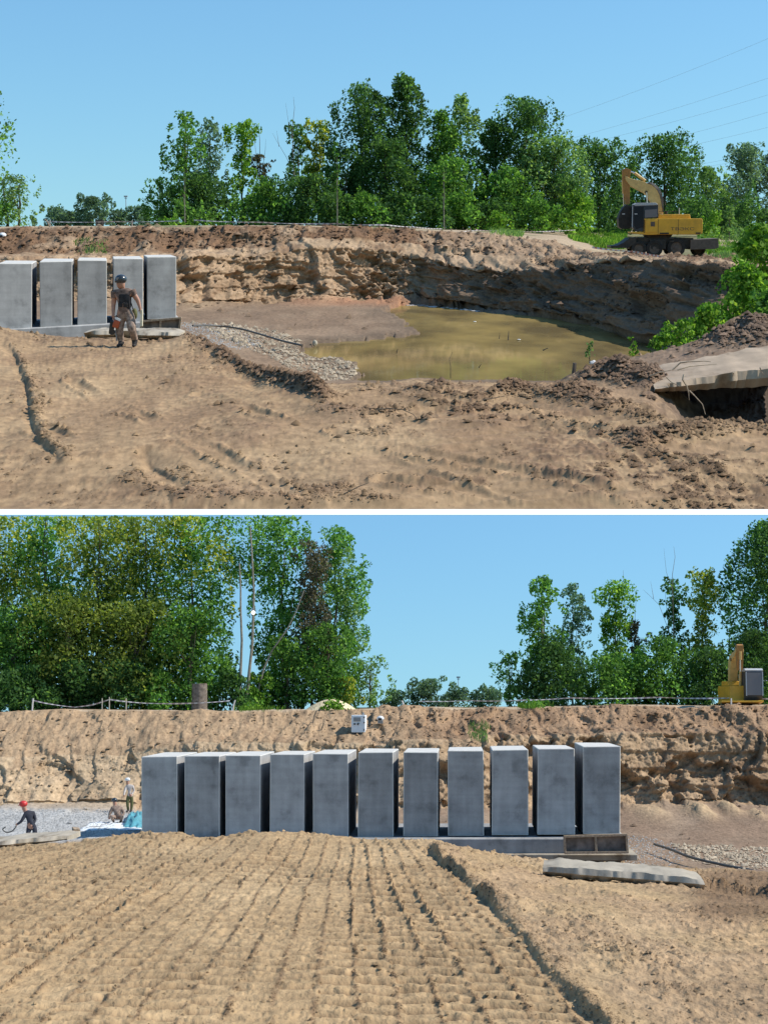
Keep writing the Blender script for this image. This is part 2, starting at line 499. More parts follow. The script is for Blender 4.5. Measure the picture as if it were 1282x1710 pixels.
M['tape_red'] = simple('tape_red', (.45, .18, .15), .5, var=.05)
M['tape_dark'] = simple('tape_dark', (.30, .25, .27), .5, var=.05)
M['stake'] = simple('stake', (.42, .38, .32), .8, var=.2)
M['cyan'] = simple('turquoise_tarp', (.10, .33, .40), .45, var=.35, scale=7)
M['skin'] = simple('skin', (.42, .22, .15), .55, var=.08)
M['camo'] = simple('camouflage_cloth', (.32, .23, .18), .9, var=.45, scale=16, dirt=(.10, .07, .055), dirt_amt=.85)
M['camo_dark'] = simple('dark_camouflage', (.15, .10, .08), .9, var=.6, scale=16, dirt=(.26, .18, .15), dirt_amt=.8)
M['vest'] = simple('dark_vest', (.028, .026, .028), .85, var=.5, scale=14)
M['olive'] = simple('olive_cloth', (.12, .12, .05), .9, var=.3, scale=9)
M['helmet'] = simple('black_helmet', (.03, .04, .05), .25, var=.2, spec=.6)
M['helmet_red'] = simple('red_helmet', (.55, .04, .035), .35, var=.08)
M['orange'] = simple('orange_casing', (.42, .09, .035), .45, var=.12)
M['boot'] = simple('boot', (.025, .02, .018), .7, var=.3)
M['hose'] = simple('black_hose', (.10, .095, .085), .6, var=.3)
M['darkcloth'] = simple('dark_jacket', (.03, .032, .045), .85, var=.4, scale=9)
M['paper'] = simple('paper', (.75, .68, .5), .8, var=.06)
M['wire'] = simple('wire', (.40, .47, .53), .6, var=.05)
def glass_mat(name, col, rough=.12):
    m, nt, out = nodes(name)
    b = N(nt, 'ShaderNodeBsdfPrincipled'); b.inputs['Base Color'].default_value = tuple(col) + (1,)
    b.inputs['Roughness'].default_value = rough; b.inputs['Specular IOR Level'].default_value = .5
    nt.links.new(b.outputs[0], out.inputs[0]); return m
M['glass'] = glass_mat('dark_cab_glass', (.02, .026, .035))
M['glass_dusty'] = glass_mat('dusty_glass', (.17, .16, .17), .4)

# ------------------------------------------------------------------ terrain
def columns(lo=-60, hi=1342, step=2.0):
    mid = np.arange(lo, hi + .1, step)
    left = np.array([-4200, -2200, -1200, -700, -420, -260, -170, -110, -80])
    right = np.array([1362, 1392, 1440, 1520, 1650, 1900, 2400, 3400, 5400])
    return np.concatenate([left, mid, right]).astype(float)

def blur(A, k, axis):
    if k <= 0: return A
    w = np.hanning(2 * k + 3)[1:-1]; w /= w.sum()
    P = [(0, 0), (0, 0)]; P[axis] = (k, k)
    B = np.pad(A, P, mode='edge')
    out = np.zeros_like(A)
    for i, ww in enumerate(w):
        sl = [slice(None), slice(None)]; sl[axis] = slice(i, i + A.shape[axis])
        out += ww * B[tuple(sl)]
    return out

def loft(fr, pxs, knots, segs, smooth_t=2, smooth_x=6):
    """profiles (distance, picture row) per column of sight, turned into a terrain grid"""
    cols = columns()
    K = len(segs) + 1
    Yk, Zk = [], []
    for k in range(K):
        Ys = np.interp(cols, pxs, [knots[j][k][0] for j in range(len(pxs))])
        Rs = np.interp(cols, pxs, [knots[j][k][1] for j in range(len(pxs))])
        Ys = blur(Ys[None, :], smooth_x, 1)[0]; Rs = blur(Rs[None, :], smooth_x, 1)[0]
        v = fr.uv(641, Rs)[1]
        Yk.append(Ys); Zk.append(v * Ys)
    Yr, Zr = [], []
    for k in range(K - 1):
        n = segs[k]
        for i in range(n + (1 if k == K - 2 else 0)):
            t = i / n
            # even steps in 1/Y keep the steps even to the eye on flat ground
            steep = np.abs(Zk[k + 1] - Zk[k]) / (np.abs(Yk[k + 1] - Yk[k]) + .01)
            Yf = 1.0 / ((1 - t) / Yk[k] + t / Yk[k + 1])
            tt = np.where(steep > .5, t, (Yf - Yk[k]) / (Yk[k + 1] - Yk[k] + 1e-9))
            Yr.append(Yk[k] + tt * (Yk[k + 1] - Yk[k])); Zr.append(Zk[k] + tt * (Zk[k + 1] - Zk[k]))
    Y = np.array(Yr); Z = np.array(Zr)
    Y = blur(Y, smooth_t, 0) if smooth_t else Y
    Z = blur(Z, smooth_t, 0) if smooth_t else Z
    u = (cols - 641.0) / F
    # column of sight to plan
    lz = Z / Y
    wz = (fr.s + fr.c * lz) / (fr.c - fr.s * lz)
    X = u[None, :] / (fr.c + fr.s * wz) * Y
    return cols, X, Y, Z

def grid_normals(X, Y, Z):
    P = np.stack([X, Y, Z], -1)
    a = np.gradient(P, axis=1); b = np.gradient(P, axis=0)
    n = np.cross(a, b)
    n /= np.linalg.norm(n, axis=-1, keepdims=True) + 1e-12
    n *= np.sign(n[..., 2:3] + 1e-9)
    return n

def terrain_mesh(name, X, Y, Z, col, mat):
    r, c = X.shape
    idx = np.arange(r * c).reshape(r, c)
    q = np.stack([idx[:-1, :-1], idx[:-1, 1:], idx[1:, 1:], idx[1:, :-1]], -1).reshape(-1, 4)
    V = np.stack([X, Y, Z], -1).reshape(-1, 3)
    return np_mesh(name, V, q, mat, smooth=False, col=col.reshape(-1, 3))

def mixc(C, m, col):
    m = np.clip(m, 0, 1)[..., None]
    return C * (1 - m) + np.array(col) * m

SAND = (.395, .265, .150); SAND_L = (.52, .375, .22); BROWN = (.20, .118, .068); DBROWN = (.13, .08, .05)
CLAY = (.36, .19, .11); MUD = (.21, .155, .11); WETMUD = (.11, .085, .06)

class Surf:
    """height lookup on a built terrain"""
    def __init__(self, fr, cols, X, Y, Z):
        self.fr, self.cols, self.X, self.Y, self.Z = fr, cols, X, Y, Z
    def hit(self, px, row):
        """nearest terrain point seen at that picture position"""
        R = self.fr.row(self.Y, self.Z)
        j = int(np.argmin(np.abs(self.cols - px)))
        r = R[:, j]
        vis = np.minimum.accumulate(r)            # walking away, only rows above all nearer ones show
        for i in range(1, len(r)):
            if r[i] <= row and vis[i - 1] > row:
                return Vector((self.X[i, j], self.Y[i, j], self.Z[i, j]))
        i = int(np.argmin(np.abs(r - row)))
        return Vector((self.X[i, j], self.Y[i, j], self.Z[i, j]))
    def z(self, x, y):
        j = int(np.argmin(np.abs(self.cols - (641 + F * x / y))))
        i = int(np.argmin(np.abs(self.Y[:, j] - y)))
        # terrain may fold over at a cliff: take the nearest sample in plan
        return float(self.Z[i, j])

def cliff_relief(X, Y, Z, seed, amp=1.0):
    w = .9 * fbm(X * .45, Y * .05, Z * .7, oct=3, seed=seed)
    def saw(k, tilt, sd):
        u = X * k + Z * tilt + w
        ui = np.floor(u).astype(np.int64); fr = u - ui
        h = _hash(ui, ui * 0, ui * 0, sd)
        e = sstep(.0, .06, fr)                       # sharp edge on the shaded side
        return e * (1 - fr) ** .8 * (.25 + .9 * h)
    d = .36 * saw(.38, .15, seed + 1) + .20 * saw(1.1, -.25, seed + 2) - .2
    v = Z * 1.5 + .5 * fbm(X * .4, Y * .05, Z * .3, oct=2, seed=seed + 3)
    fv = v - np.floor(v)
    d += .12 * (sstep(0, .12, fv) * (1 - fv) - .3)
    hol = fbm(X * .75, Y * .06, Z * 1.1, oct=4, seed=seed + 4)
    d -= .34 * sstep(.12, .16, hol)
    d += .13 * fbm(X * 2.8, Y * .4, Z * 3.6, oct=4, seed=seed + 5, gain=.7)
    d += .16 * np.clip(billow(X * 4 + Z * 1.3, Z * 5 + Y * .3, 4, seed=seed + 6) - .28, -.05, 1)
    d += .05 * fbm(X * 9, Y, Z * 11, oct=3, seed=seed + 7, gain=.8)
    return d * amp

def scatter_clods(fr, cols, X, Y, Z, w, C, n, seed, lo=1.1, hi=5.5, name='dirt_clods', mat='soil', dark=.62, pw=.5):
    rng = np.random.default_rng(seed)
    inner = (cols > -30) & (cols < 1312)
    w = np.where(inner[None, :], w, 0) * np.gradient(fr.row(Y, Z), axis=0).__abs__().clip(.15, 4)
    r, c = X.shape
    w = w[:-1, :-1].ravel(); cs = np.cumsum(w); cs /= cs[-1]
    k = np.searchsorted(cs, rng.random(n)); i, j = k // (c - 1), k % (c - 1)
    a, b = rng.random(n), rng.random(n)
    def lerp(A): return (A[i, j] * (1 - a) + A[i + 1, j] * a) * (1 - b) + (A[i, j + 1] * (1 - a) + A[i + 1, j + 1] * a) * b
    px_, py_, pz_ = lerp(X), lerp(Y), lerp(Z)
    s = np.clip(lo * (1 - rng.random(n)) ** (-pw), lo, hi) * py_ / F * .5
    s = np.minimum(s, .17)
    V0 = np.array([(1, .2, 0), (0, 1, .1), (-1, -.1, 0), (.1, -1, 0), (0, 0, 1), (.35, .3, .75)])
    F0 = np.array([(0, 1, 5), (5, 1, 4), (0, 5, 4), (1, 2, 4), (2, 3, 4), (3, 0, 4)])
    V = V0[None] * rng.uniform(.6, 1.35, (n, 6, 1)) * s[:, None, None] * np.stack([rng.uniform(.8, 1.5, n), rng.uniform(1.2, 2.6, n), rng.uniform(.6, 1.0, n)], -1)[:, None, :]
    an = rng.uniform(0, 6.28, n); ca, sa = np.cos(an)[:, None], np.sin(an)[:, None]
    Vx = V[..., 0] * ca - V[..., 1] * sa * .5; Vy = V[..., 0] * sa + V[..., 1] * ca
    P = np.stack([px_[:, None] + Vx, py_[:, None] + Vy, (pz_ + s * .25)[:, None] + V[..., 2]], -1).reshape(-1, 3)
    fc = (F0[None] + (np.arange(n) * 6)[:, None, None]).reshape(-1, 3)
    cc = np.stack([lerp(C[..., q]) for q in range(3)], -1) * rng.uniform(dark, 1.05, (n, 1))
    o = np_mesh(name, P, fc, M[mat], col=np.repeat(cc, 6, 0))
    top(o, kind='stuff')
    return o

# ---- upper terrace
def build_upper():
    global CUR, SU, POND
    CUR = UP
    pxs = [-500, 0, 60, 130, 240, 300, 400, 480, 540, 640, 700, 760, 850, 930, 960, 1000, 1050, 1100, 1200, 1282, 1800]
    def P(lipY, lipR, botY, botR, flY, flR, toeY, toeR, topY, topR, beY, beR, crY, crR, plY, plR, farR=380):
        return [(18.85, 851), (24, 375 + 8730 / 24), (31, max(375 + 8730 / 31, lipR + 18)), (lipY, lipR), (botY, botR), (flY, flR),
                (toeY, toeR), (topY, topR), (beY, beR), (crY, crR), (plY, plR), (400, farR)]
    K = [
        P(47, 547, 52, 575, 70, 535, 86, 500, 88, 430, 95, 424, 100, 377, 140, 378),
        P(47, 547, 52, 575, 70, 535, 86, 500, 88, 430, 95, 424, 100, 380, 140, 378),
        P(47, 560, 52, 578, 70, 537, 86, 500, 88, 430, 95, 424, 100, 379, 140, 378),
        P(46, 566, 52, 580, 70, 537, 86, 502, 88, 431, 95, 424, 100, 378, 140, 378),
        P(46, 567, 53, 580, 70, 539, 86, 506, 88, 430, 95, 422, 100, 377, 140, 378),
        P(46, 560, 53, 583, 70, 545, 88, 512, 90, 428, 96, 420, 100, 376, 140, 378),
        P(42, 600, 53, 596, 74, 540, 92, 507, 93.5, 425, 97, 412, 100, 377, 140, 379),
        P(40, 622, 50, 618, 76, 538, 94, 500, 95.2, 416, 98, 402, 101, 376, 140, 379),
        P(38.5, 640, 48, 634, 76, 540, 95, 500, 96.5, 412, 99, 398, 102, 377, 140, 379),
        P(38.5, 638, 48.5, 634, 76, 540, 97, 498, 98.5, 416, 101, 402, 104, 379, 140, 380),
        P(39, 630, 48.5, 634, 76, 541, 97, 500, 98.5, 428, 101, 408, 105, 384, 140, 382),
        P(38.5, 638, 48.5, 634, 76, 541, 93, 508, 94.8, 440, 99, 415, 106, 386, 140, 384),
        P(38.5, 640, 48.5, 634, 74, 545, 87, 522, 89.4, 452, 96, 425, 106, 391, 145, 386),
        P(38.5, 640, 48.5, 634, 70, 552, 82, 530, 85, 446, 92, 428, 108, 404, 150, 388),
        P(38, 622, 48.5, 634, 68, 556, 79, 536, 83, 437, 90, 430, 109, 414, 150, 388),
        P(38, 612, 48.5, 630, 65, 565, 75, 544, 80, 428, 90, 427, 109, 425, 150, 390),
        P(38, 600, 48.5, 628, 60, 580, 69, 556, 75, 428, 88, 429, 109, 428, 150, 392),
        P(38, 590, 46, 620, 55, 600, 63, 574, 69, 434, 85, 432, 109, 429, 150, 392),
        P(38, 566, 44, 600, 50, 595, 56, 585, 62, 446, 80, 436, 109, 429, 150, 392),
        P(38, 545, 44, 585, 50, 575, 56, 560, 60, 452, 80, 437, 109, 430, 150, 392),
        P(38, 545, 44, 585, 50, 575, 56, 560, 60, 452, 80, 437, 109, 430, 150, 392),
    ]
    segs = [62, 60, 46, 22, 34, 26, 76, 16, 34, 16, 8]
    cols, X, Y, Z = loft(UP, pxs, K, segs)
    R, PX = UP.row(Y, Z), np.broadcast_to(cols[None, :], X.shape)
    seg_id = np.zeros(X.shape[0]); k = 0
    for i, s in enumerate(segs):
        seg_id[k:k + s] = i; k += s
    seg_id[k:] = len(segs) - 1
    SI = seg_id[:, None] + np.zeros_like(X)
    Yn = Y * 0.4
    near = SI < 3
    # broad unevenness, crumbs and clods
    rough = sstep(-.15, .35, fbm(X * .8, Yn * .8, oct=3, seed=3))
    side = np.clip(sstep(560, 900, PX) + .25 + sstep(700, 850, R) * .5 * sstep(150, 300, PX), 0, 1)
    fall = np.clip(Y / 30, .7, 1.6)
    H = np.zeros_like(X)
    H += .10 * fbm(X * .5, Yn * .5, oct=3, seed=5)
    cl = np.clip(billow(X * 4.5, Yn * 4.5, 4, seed=8) - .28, 0, 1)
    cl2 = np.clip(billow(X * 11, Yn * 11, 3, seed=9) - .30, 0, 1)
    H += (cl * .09 + cl2 * .05) * rough * (.3 + .7 * side) * fall
    H += .03 * np.clip(fbm(X * 12, Yn * 12, oct=3, seed=10, gain=.7) - .02, 0, 1) * fall
    sl = fbm((X * .3 + Yn) * 5, (Yn * .8 - X * .12) * 16, oct=3, seed=12)
    H += .022 * np.clip(sl, -.3, .5) * sstep(480, 760, PX)
    # faint tyre strokes running across to the right
    st = fbm((X * .35 + Yn * .5) * 2.2, (Yn - X * .22) * 9, oct=2, seed=21)
    H += .03 * st * sstep(600, 800, PX) * (1 - rough * .5)
    st2 = fbm((X + Yn * .35) * 5, Yn * .6, oct=2, seed=22)
    H += .012 * st2 * (1 - sstep(500, 700, PX))
    def plan(pts, z=-2.91):
        return [tuple(UP.onz(a, b, z)[:2]) for a, b in pts]
    H = np.where(near, H, H * .0)
    H0 = H.copy()
    # windrow left by the blade, and other ridges and ruts
    def ridge(pts, w, h, seed, z=-2.91, jag=.6, lim=3):
        d, _ = seg_dist(X, Y, plan(pts, z))
        n = .62 + jag * .6 * fbm(X * 1.6, Yn * 1.2, oct=2, seed=seed) + .3 * np.clip(billow(X * 7, Yn * 7, 3, seed=seed + 1) - .2, 0, 1)
        return np.where(SI <= lim, .62 * h * np.exp(-(d / (w * (1 + .7 * fbm(X * 1.9, Yn * 1.9, seed=seed + 2, oct=3)))) ** 2) * n, 0)
    H += ridge([(318, 572), (380, 598), (440, 628), (500, 658), (530, 668)], .28, .36, 31)
    H += ridge([(430, 625), (500, 652), (560, 690), (600, 700), (660, 690)], .25, .22, 33)
    H -= ridge([(340, 585), (400, 615), (470, 650), (530, 680)], .10, .15, 34)
    H += ridge([(690, 655), (750, 662), (800, 668), (850, 660)], .22, .34, 35)
    H += ridge([(560, 655), (640, 660), (700, 672), (790, 690), (880, 690)], .16, .16, 47)
    H += ridge([(640, 700), (720, 712), (830, 720)], .12, .12, 48)
    H += ridge([(900, 700), (1000, 720), (1100, 760), (1200, 780)], .14, .14, 49)
    H += ridge([(860, 655), (950, 672), (1040, 690), (1090, 705)], .30, .26, 36)
    H += ridge([(1060, 745), (1160, 722), (1250, 712), (1330, 720)], .30, .30, 37)
    H += ridge([(240, 790), (300, 815), (370, 830), (450, 838), (560, 820), (640, 835)], .26, .14, 38)
    H += ridge([(600, 640), (640, 645), (680, 650)], .2, .12, 39)
    H += ridge([(730, 700), (830, 690), (920, 690)], .12, .10, 40)
    H += ridge([(0, 585), (24, 600), (46, 650), (52, 700), (62, 735), (100, 765)], .07, -.08, 41, jag=.3)
    H += ridge([(30, 600), (56, 650), (64, 700), (80, 740), (112, 770)], .08, .10, 42, jag=.5)
    H += ridge([(240, 755), (262, 785), (300, 810)], .1, -.16, 43)
    H += ridge([(-20, 556), (60, 566), (130, 574), (200, 574)], .3, .10, 44)
    for i, (a, b) in enumerate([((20, 700), (420, 860)), ((120, 640), (560, 860)), ((330, 660), (880, 850)), ((700, 760), (1290, 800)), ((780, 700), (1290, 760)), ((640, 800), (1200, 860)), ((560, 730), (1100, 835)), ((700, 690), (1000, 672)), ((730, 712), (1080, 690))]):
        d_, _ = seg_dist(X, Y, plan([a, b]))
        d_ = d_ + .03 * fbm(X * 3, Yn * 3, oct=3, seed=50 + i)
        on = sstep(-.25, .15, fbm(X * .7, Yn * .7, oct=3, seed=60 + i))
        bars = np.clip(np.sin((X * 1.0 + Y * .55) * 14), -.2, 1)
        H += on * near * (-.035 * np.exp(-(d_ / .12) ** 4) * (1 - .45 * bars) + .05 * np.exp(-((d_ - .17) / .045) ** 2) * (.4 + 1.6 * np.clip(billow(X * 8, Yn * 8, 3, seed=70 + i) - .15, 0, 1)))
    # rough mounds beside the broken slab and the hollow below it
    for pts_, hh in [([(10, 575), (24, 600), (46, 650), (52, 700), (62, 735), (105, 772)], .05), ([(300, 560), (380, 600), (450, 636), (530, 676)], .07), ([(238, 752), (262, 785), (330, 815)], .07)]:
        pl = plan(pts_)
        dd, par = seg_dist(X, Y, pl)
        xs_ = np.interp(Y, [b_[1] for b_ in pl][::-1], [b_[0] for b_ in pl][::-1])
        inside = (Y < pl[0][1]) & (Y > pl[-1][1])
        off = X - xs_ + .06 * fbm(X * 3, Yn * 3, oct=4, seed=77)
        ends = sstep(pl[-1][1], pl[-1][1] + 1.5, Y) * (1 - sstep(pl[0][1] - 3, pl[0][1], Y))
        H += np.where(near & inside, hh * ends * sstep(0, .05, off) * np.exp(-np.clip(off, 0, 9) / .45), 0)
    def mound(px_, row_, z, w, h, seed, lim=3, ky=.4, rr=.7):
        c = UP.onz(px_, row_, z)
        d = np.hypot(X - c.x, (Y - c.y) * ky)
        n = 1 + rr * fbm(X * 3, Yn * 3, oct=4, seed=seed)
        return np.where(SI <= lim, h * np.exp(-(d / w) ** 2) * n, 0)
    H += mound(1010, 640, -2.95, .45, .26, 71) + mound(1080, 650, -2.95, .5, .34, 72) + mound(1230, 610, -3.0, .9, .38, 74)
    H += mound(960, 668, -2.95, .45, .18, 75) + mound(735, 652, -3, .3, .12, 76)
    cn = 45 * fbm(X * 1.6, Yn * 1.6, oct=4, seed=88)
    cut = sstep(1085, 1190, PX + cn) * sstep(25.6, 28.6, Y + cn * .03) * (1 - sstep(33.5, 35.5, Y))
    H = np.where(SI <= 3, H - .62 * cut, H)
    toe_mound = mound(440, 497, -4.05, .8, .35, 80, 6, .12) + mound(495, 497, -4.05, .6, .3, 81, 6, .12) + mound(545, 500, -4.05, .7, .26, 82, 6, .12)
    toe_mound += mound(700, 500, -4.1, .9, .45, 83, 6, .12) + mound(340, 512, -4.1, .7, .2, 84, 6, .12)
    # flats of the pit
    fl = (SI >= 3) & (SI < 6)
    H += np.where(fl, .05 * fbm(X * .8, Yn * .8, oct=4, seed=90) + .05 * np.clip(billow(X * 3, Yn * 2, 3, seed=91) - .38, 0, 1), 0)
    H += np.where(fl, toe_mound, 0)
    # rows that lie behind the crest
    H += np.where(SI >= 9, .05 * fbm(X * .4, Yn * .4, oct=3, seed=95), 0)
    H += blur(np.where(SI == 8, .20 * fbm(X * .9, Yn * .9, oct=4, seed=96) + .16 * np.clip(billow(X * 2.4, Yn * 2.4, 3, seed=98) - .25, 0, 1), 0), 2, 0)
    fade = sstep(0, 5, np.arange(X.shape[0]))[:, None]
    H *= fade
    clodw = np.where(near, np.clip((H - H0) - .02, 0, .2) * 26 + np.clip(cl * rough * side * 7, 0, 1) * 1.0 * sstep(-.1, .25, fbm(X * 1.4, Yn * 1.4, oct=3, seed=133)) + .012, 0)
    clodw = np.where(SI == 3, np.clip(H, 0, .2) * 6, clodw)
    clodw = np.where(fl, .015 + np.clip(toe_mound, 0, .2) * 1.0 + .25 * sstep(80, 95, Y) * sstep(515, 500, R), clodw)
    clodw = np.where(SI == 8, .5, clodw)
    clodw = np.where((SI == 6) | (SI == 7), (.22 + .5 * sstep(600, 850, PX)) * sstep(-.1, .3, fbm(X, Z * 1.5, oct=3, seed=131)) + .02, clodw)
    # pond basin
    poly = [(495, 592), (530, 574), (575, 570), (640, 566), (700, 558), (672, 538), (640, 524), (668, 510), (700, 508), (760, 514), (830, 524), (900, 528),
            (970, 534), (1030, 545), (1095, 572), (1130, 600), (1100, 660), (1000, 690), (700, 690), (585, 660), (590, 628), (604, 612), (570, 600), (520, 600)]
    POND = [tuple(UP.onz(a, b, -4.2)[:2]) for a, b in poly]
    d, _ = seg_dist(X, Y, POND + [POND[0]], .4)
    d = d
    ins = in_poly(X, Y, POND)
    sd_ = np.where(ins, d, -d) + .42 * fbm(X * 1.1, Yn * 1.1, oct=5, seed=97, gain=.7)
    low = (SI >= 3) & (SI < 6)
    base = np.where(low, Z, 0)
    zz = -4.2 - .03 - .35 * np.clip(sd_, -.25, 1.2)
    Z = Z + H
    Z = np.where(low & (sd_ > -.8) & (Y > 44), np.where(sd_ > 0, np.minimum(Z, zz), np.maximum(np.minimum(Z, -4.0), -4.19 + .10 * np.clip(-sd_, 0, 1))), Z)
    # cliffs and slopes: push along the normal
    n = grid_normals(X, Y, Z)
    cliff = np.where((SI == 6), 1.0, 0) + np.where((SI == 7) | (SI == 8), .55, 0)
    cliff = blur(cliff, 4, 0)
    Zs = Z * 1.0
    dis = cliff_relief(X, Y, Zs, 101)
    rib = np.abs(fbm((X + Zs * 1.2) * 1.6, Y * .22, (Zs - X * .5) * .4, oct=3, seed=106))
    dis = dis + .08 * fbm(X * 5, Y * .4, Zs * .8, oct=3, seed=107) * sstep(-3.2, -1.8, Zs)
    dis = np.where(PX > 560, dis * 1.15 + .42 * (rib - .25) + .16 * fbm(X * 3, Y * .5, Zs * 3, oct=4, seed=108, gain=.7), dis)
    dis += sstep(-2.6, -4.1, Zs) * (.25 + .55 * sstep(620, 800, PX)) * (.75 + 1.1 * fbm(X * 1.1, Y * .15, Zs * .6, oct=3, seed=111))
    dis *= cliff
    X = X + n[..., 0] * dis; Y = Y + n[..., 1] * dis * 1.4; Z = Z + n[..., 2] * dis * .8
    # colours of the different soils
    C = np.zeros(X.shape + (3,)) + np.array(SAND) * .92
    C = mixc(C, sstep(-.1, .5, fbm(X * .7, Yn * .7, oct=4, seed=120)) * .35 * near, BROWN)
    C = mixc(C, np.clip(cl * rough * 7, 0, 1) * .75 * near * (.25 + .75 * side), (.15, .092, .055))
    C = mixc(C, sstep(.12, .2, fbm(X * 1.3, Yn * 1.6, oct=5, seed=134, gain=.65)) * .35 * near, (.24, .15, .09))
    C = mixc(C, sstep(.0, .5, fbm(X * .35, Yn * .35, oct=3, seed=121)) * .5 * near * (1 - side), SAND_L)
    rid = np.clip((H - .05) / .10, 0, 1) * near
    C = mixc(C, rid * .75, (.20, .125, .08))
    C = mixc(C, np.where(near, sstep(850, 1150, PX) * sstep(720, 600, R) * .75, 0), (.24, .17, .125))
    C = mixc(C, np.where(near, cut, 0), (.10, .075, .06))  # hollow under the slab painted dark, its shade put into the soil
    # floor of the pit
    wet = np.clip(1 + sd_ / 1.4, 0, 1)
    Cf = mixc(np.zeros_like(C) + np.array((.23, .155, .10)), sstep(-.3, .4, fbm(X * .9, Y * .25, oct=3, seed=122)) * .5, (.31, .22, .145))
    Cf = mixc(Cf, wet * .6, WETMUD)
    Cf = mixc(Cf, np.exp(-((R - 503) / 7.0) ** 2) * sstep(430, 540, PX) * (1 - sstep(660, 720, PX)) * .9, CLAY)
    Cf = mixc(Cf, np.clip(toe_mound * 4, 0, 1) * .7 * (1 - sstep(600, 640, PX)), SAND_L)
    C = np.where(((SI >= 3) & (SI < 6))[..., None], Cf, C)
    # cut wall: pale sand strata to the left, darker brown with the wall's shade painted in to the right
    band = fbm(X * .15, Y * .1, Z * 2.6, oct=3, seed=123)
    Cw = mixc(np.zeros_like(C) + np.array((.38, .262, .165)), sstep(-.1, .5, band) * .55, (.33, .215, .13))
    Cw = mixc(Cw, sstep(0, .5, fbm(X * 1.6, Y * .4, Z * 1.6, oct=4, seed=124)) * .5, BROWN)
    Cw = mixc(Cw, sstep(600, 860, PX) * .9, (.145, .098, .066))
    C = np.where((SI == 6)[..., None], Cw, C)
    Cb = mixc(np.zeros_like(C) + np.array((.40, .28, .175)), sstep(-.2, .4, fbm(X * 1.2, Y * .5, oct=4, seed=125)) * .7, BROWN)
    C = np.where((SI == 7)[..., None], Cb, C)
    Cr = mixc(np.zeros_like(C) + np.array(BROWN) * 1.0, sstep(0, .5, fbm(X * .8, Y * .4, Z * 1.0, oct=4, seed=126)) * .8, (.36, .255, .165))
    Cr = mixc(Cr, sstep(.1, .5, fbm(X * 2.5, Y, Z * 2.5, oct=3, seed=127)) * .6, DBROWN)
    Cr = mixc(Cr, sstep(700, 800, PX) * (1 - sstep(960, 1040, PX)) * .6, (.40, .285, .185))
    C = np.where((SI == 8)[..., None], Cr, C)
    Cp = mixc(np.zeros_like(C) + np.array((.42, .32, .215)), sstep(-.1, .3, fbm(X * .25, Y * .1, oct=3, seed=128)) * .7, (.10, .13, .045))
    C = np.where((SI >= 9)[..., None], Cp, C)
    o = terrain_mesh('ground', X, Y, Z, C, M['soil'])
    top(o, kind='structure')
    SU = Surf(UP, cols, X, Y, Z)
    scatter_clods(UP, cols, X, Y, Z, clodw, C, 42000, 501, lo=1.2, hi=12.0, dark=.5, pw=.62)
    # water
    m, nt, out = nodes('murky_water')
    b = N(nt, 'ShaderNodeBsdfPrincipled'); b.inputs['Roughness'].default_value = .9; b.inputs['Specular IOR Level'].default_value = 0
    tc = N(nt, 'ShaderNodeTexCoord'); mp = N(nt, 'ShaderNodeMapping'); mp.inputs['Scale'].default_value = (.45, .13, 1)
    nt.links.new(tc.outputs['Object'], mp.inputs[0])
    n1 = N(nt, 'ShaderNodeTexNoise'); n1.inputs['Scale'].default_value = 1.0; n1.inputs['Detail'].default_value = 4
    nt.links.new(mp.outputs[0], n1.inputs[0])
    rp = N(nt, 'ShaderNodeValToRGB'); e = rp.color_ramp.elements
    e[0].position = .36; e[0].color = (.14, .105, .05, 1); e[1].position = .66; e[1].color = (.33, .24, .09, 1)
    nt.links.new(n1.outputs['Fac'], rp.inputs[0]); nt.links.new(rp.outputs[0], b.inputs['Base Color'])
    mp2 = N(nt, 'ShaderNodeMapping'); mp2.inputs['Scale'].default_value = (3, 1.2, 1)
    nt.links.new(tc.outputs['Object'], mp2.inputs[0])
    n2 = N(nt, 'ShaderNodeTexNoise'); n2.inputs['Scale'].default_value = 2.0; n2.inputs['Detail'].default_value = 3
    nt.links.new(mp2.outputs[0], n2.inputs[0])
    bp = N(nt, 'ShaderNodeBump'); bp.inputs['Strength'].default_value = .12; bp.inputs['Distance'].default_value = .01
    nt.links.new(n2.outputs['Fac'], bp.inputs['Height']); nt.links.new(bp.outputs[0], b.inputs['Normal'])
    gl = N(nt, 'ShaderNodeBsdfGlossy'); gl.inputs['Roughness'].default_value = .04; gl.inputs['Color'].default_value = (1, .95, .8, 1)
    nt.links.new(bp.outputs[0], gl.inputs['Normal'])
    ms = N(nt, 'ShaderNodeMixShader'); ms.inputs[0].default_value = .30
    nt.links.new(b.outputs[0], ms.inputs[1]); nt.links.new(gl.outputs[0], ms.inputs[2])
    nt.links.new(ms.outputs[0], out.inputs[0])
    cx = sum(p[0] for p in POND) / len(POND); cy = sum(p[1] for p in POND) / len(POND)
    V = [(cx + (x - cx) * 1.25, cy + (y - cy) * 1.12, -4.2) for x, y in POND]
    me = bpy.data.meshes.new('water'); me.from_pydata([(-4, 46, -4.2), (14, 46, -4.2), (14, 104, -4.2), (-4, 104, -4.2)], [], [(0, 1, 2, 3)]); me.materials.append(m)
    w = bpy.data.objects.new('water', me); COL.objects.link(w); top(w, kind='structure')
    # added white border strip that ends the upper terrace towards the viewer
    mb = MB()
    a, b_ = UP.at(-900, 861.5, 18.0), UP.at(2200, 861.5, 18.0)
    zt = UP.at(641, 850.5, 18.9).z
    zf = UP.at(641, 859.6, 18.0).z
    xs = (-10.5, 10.5)
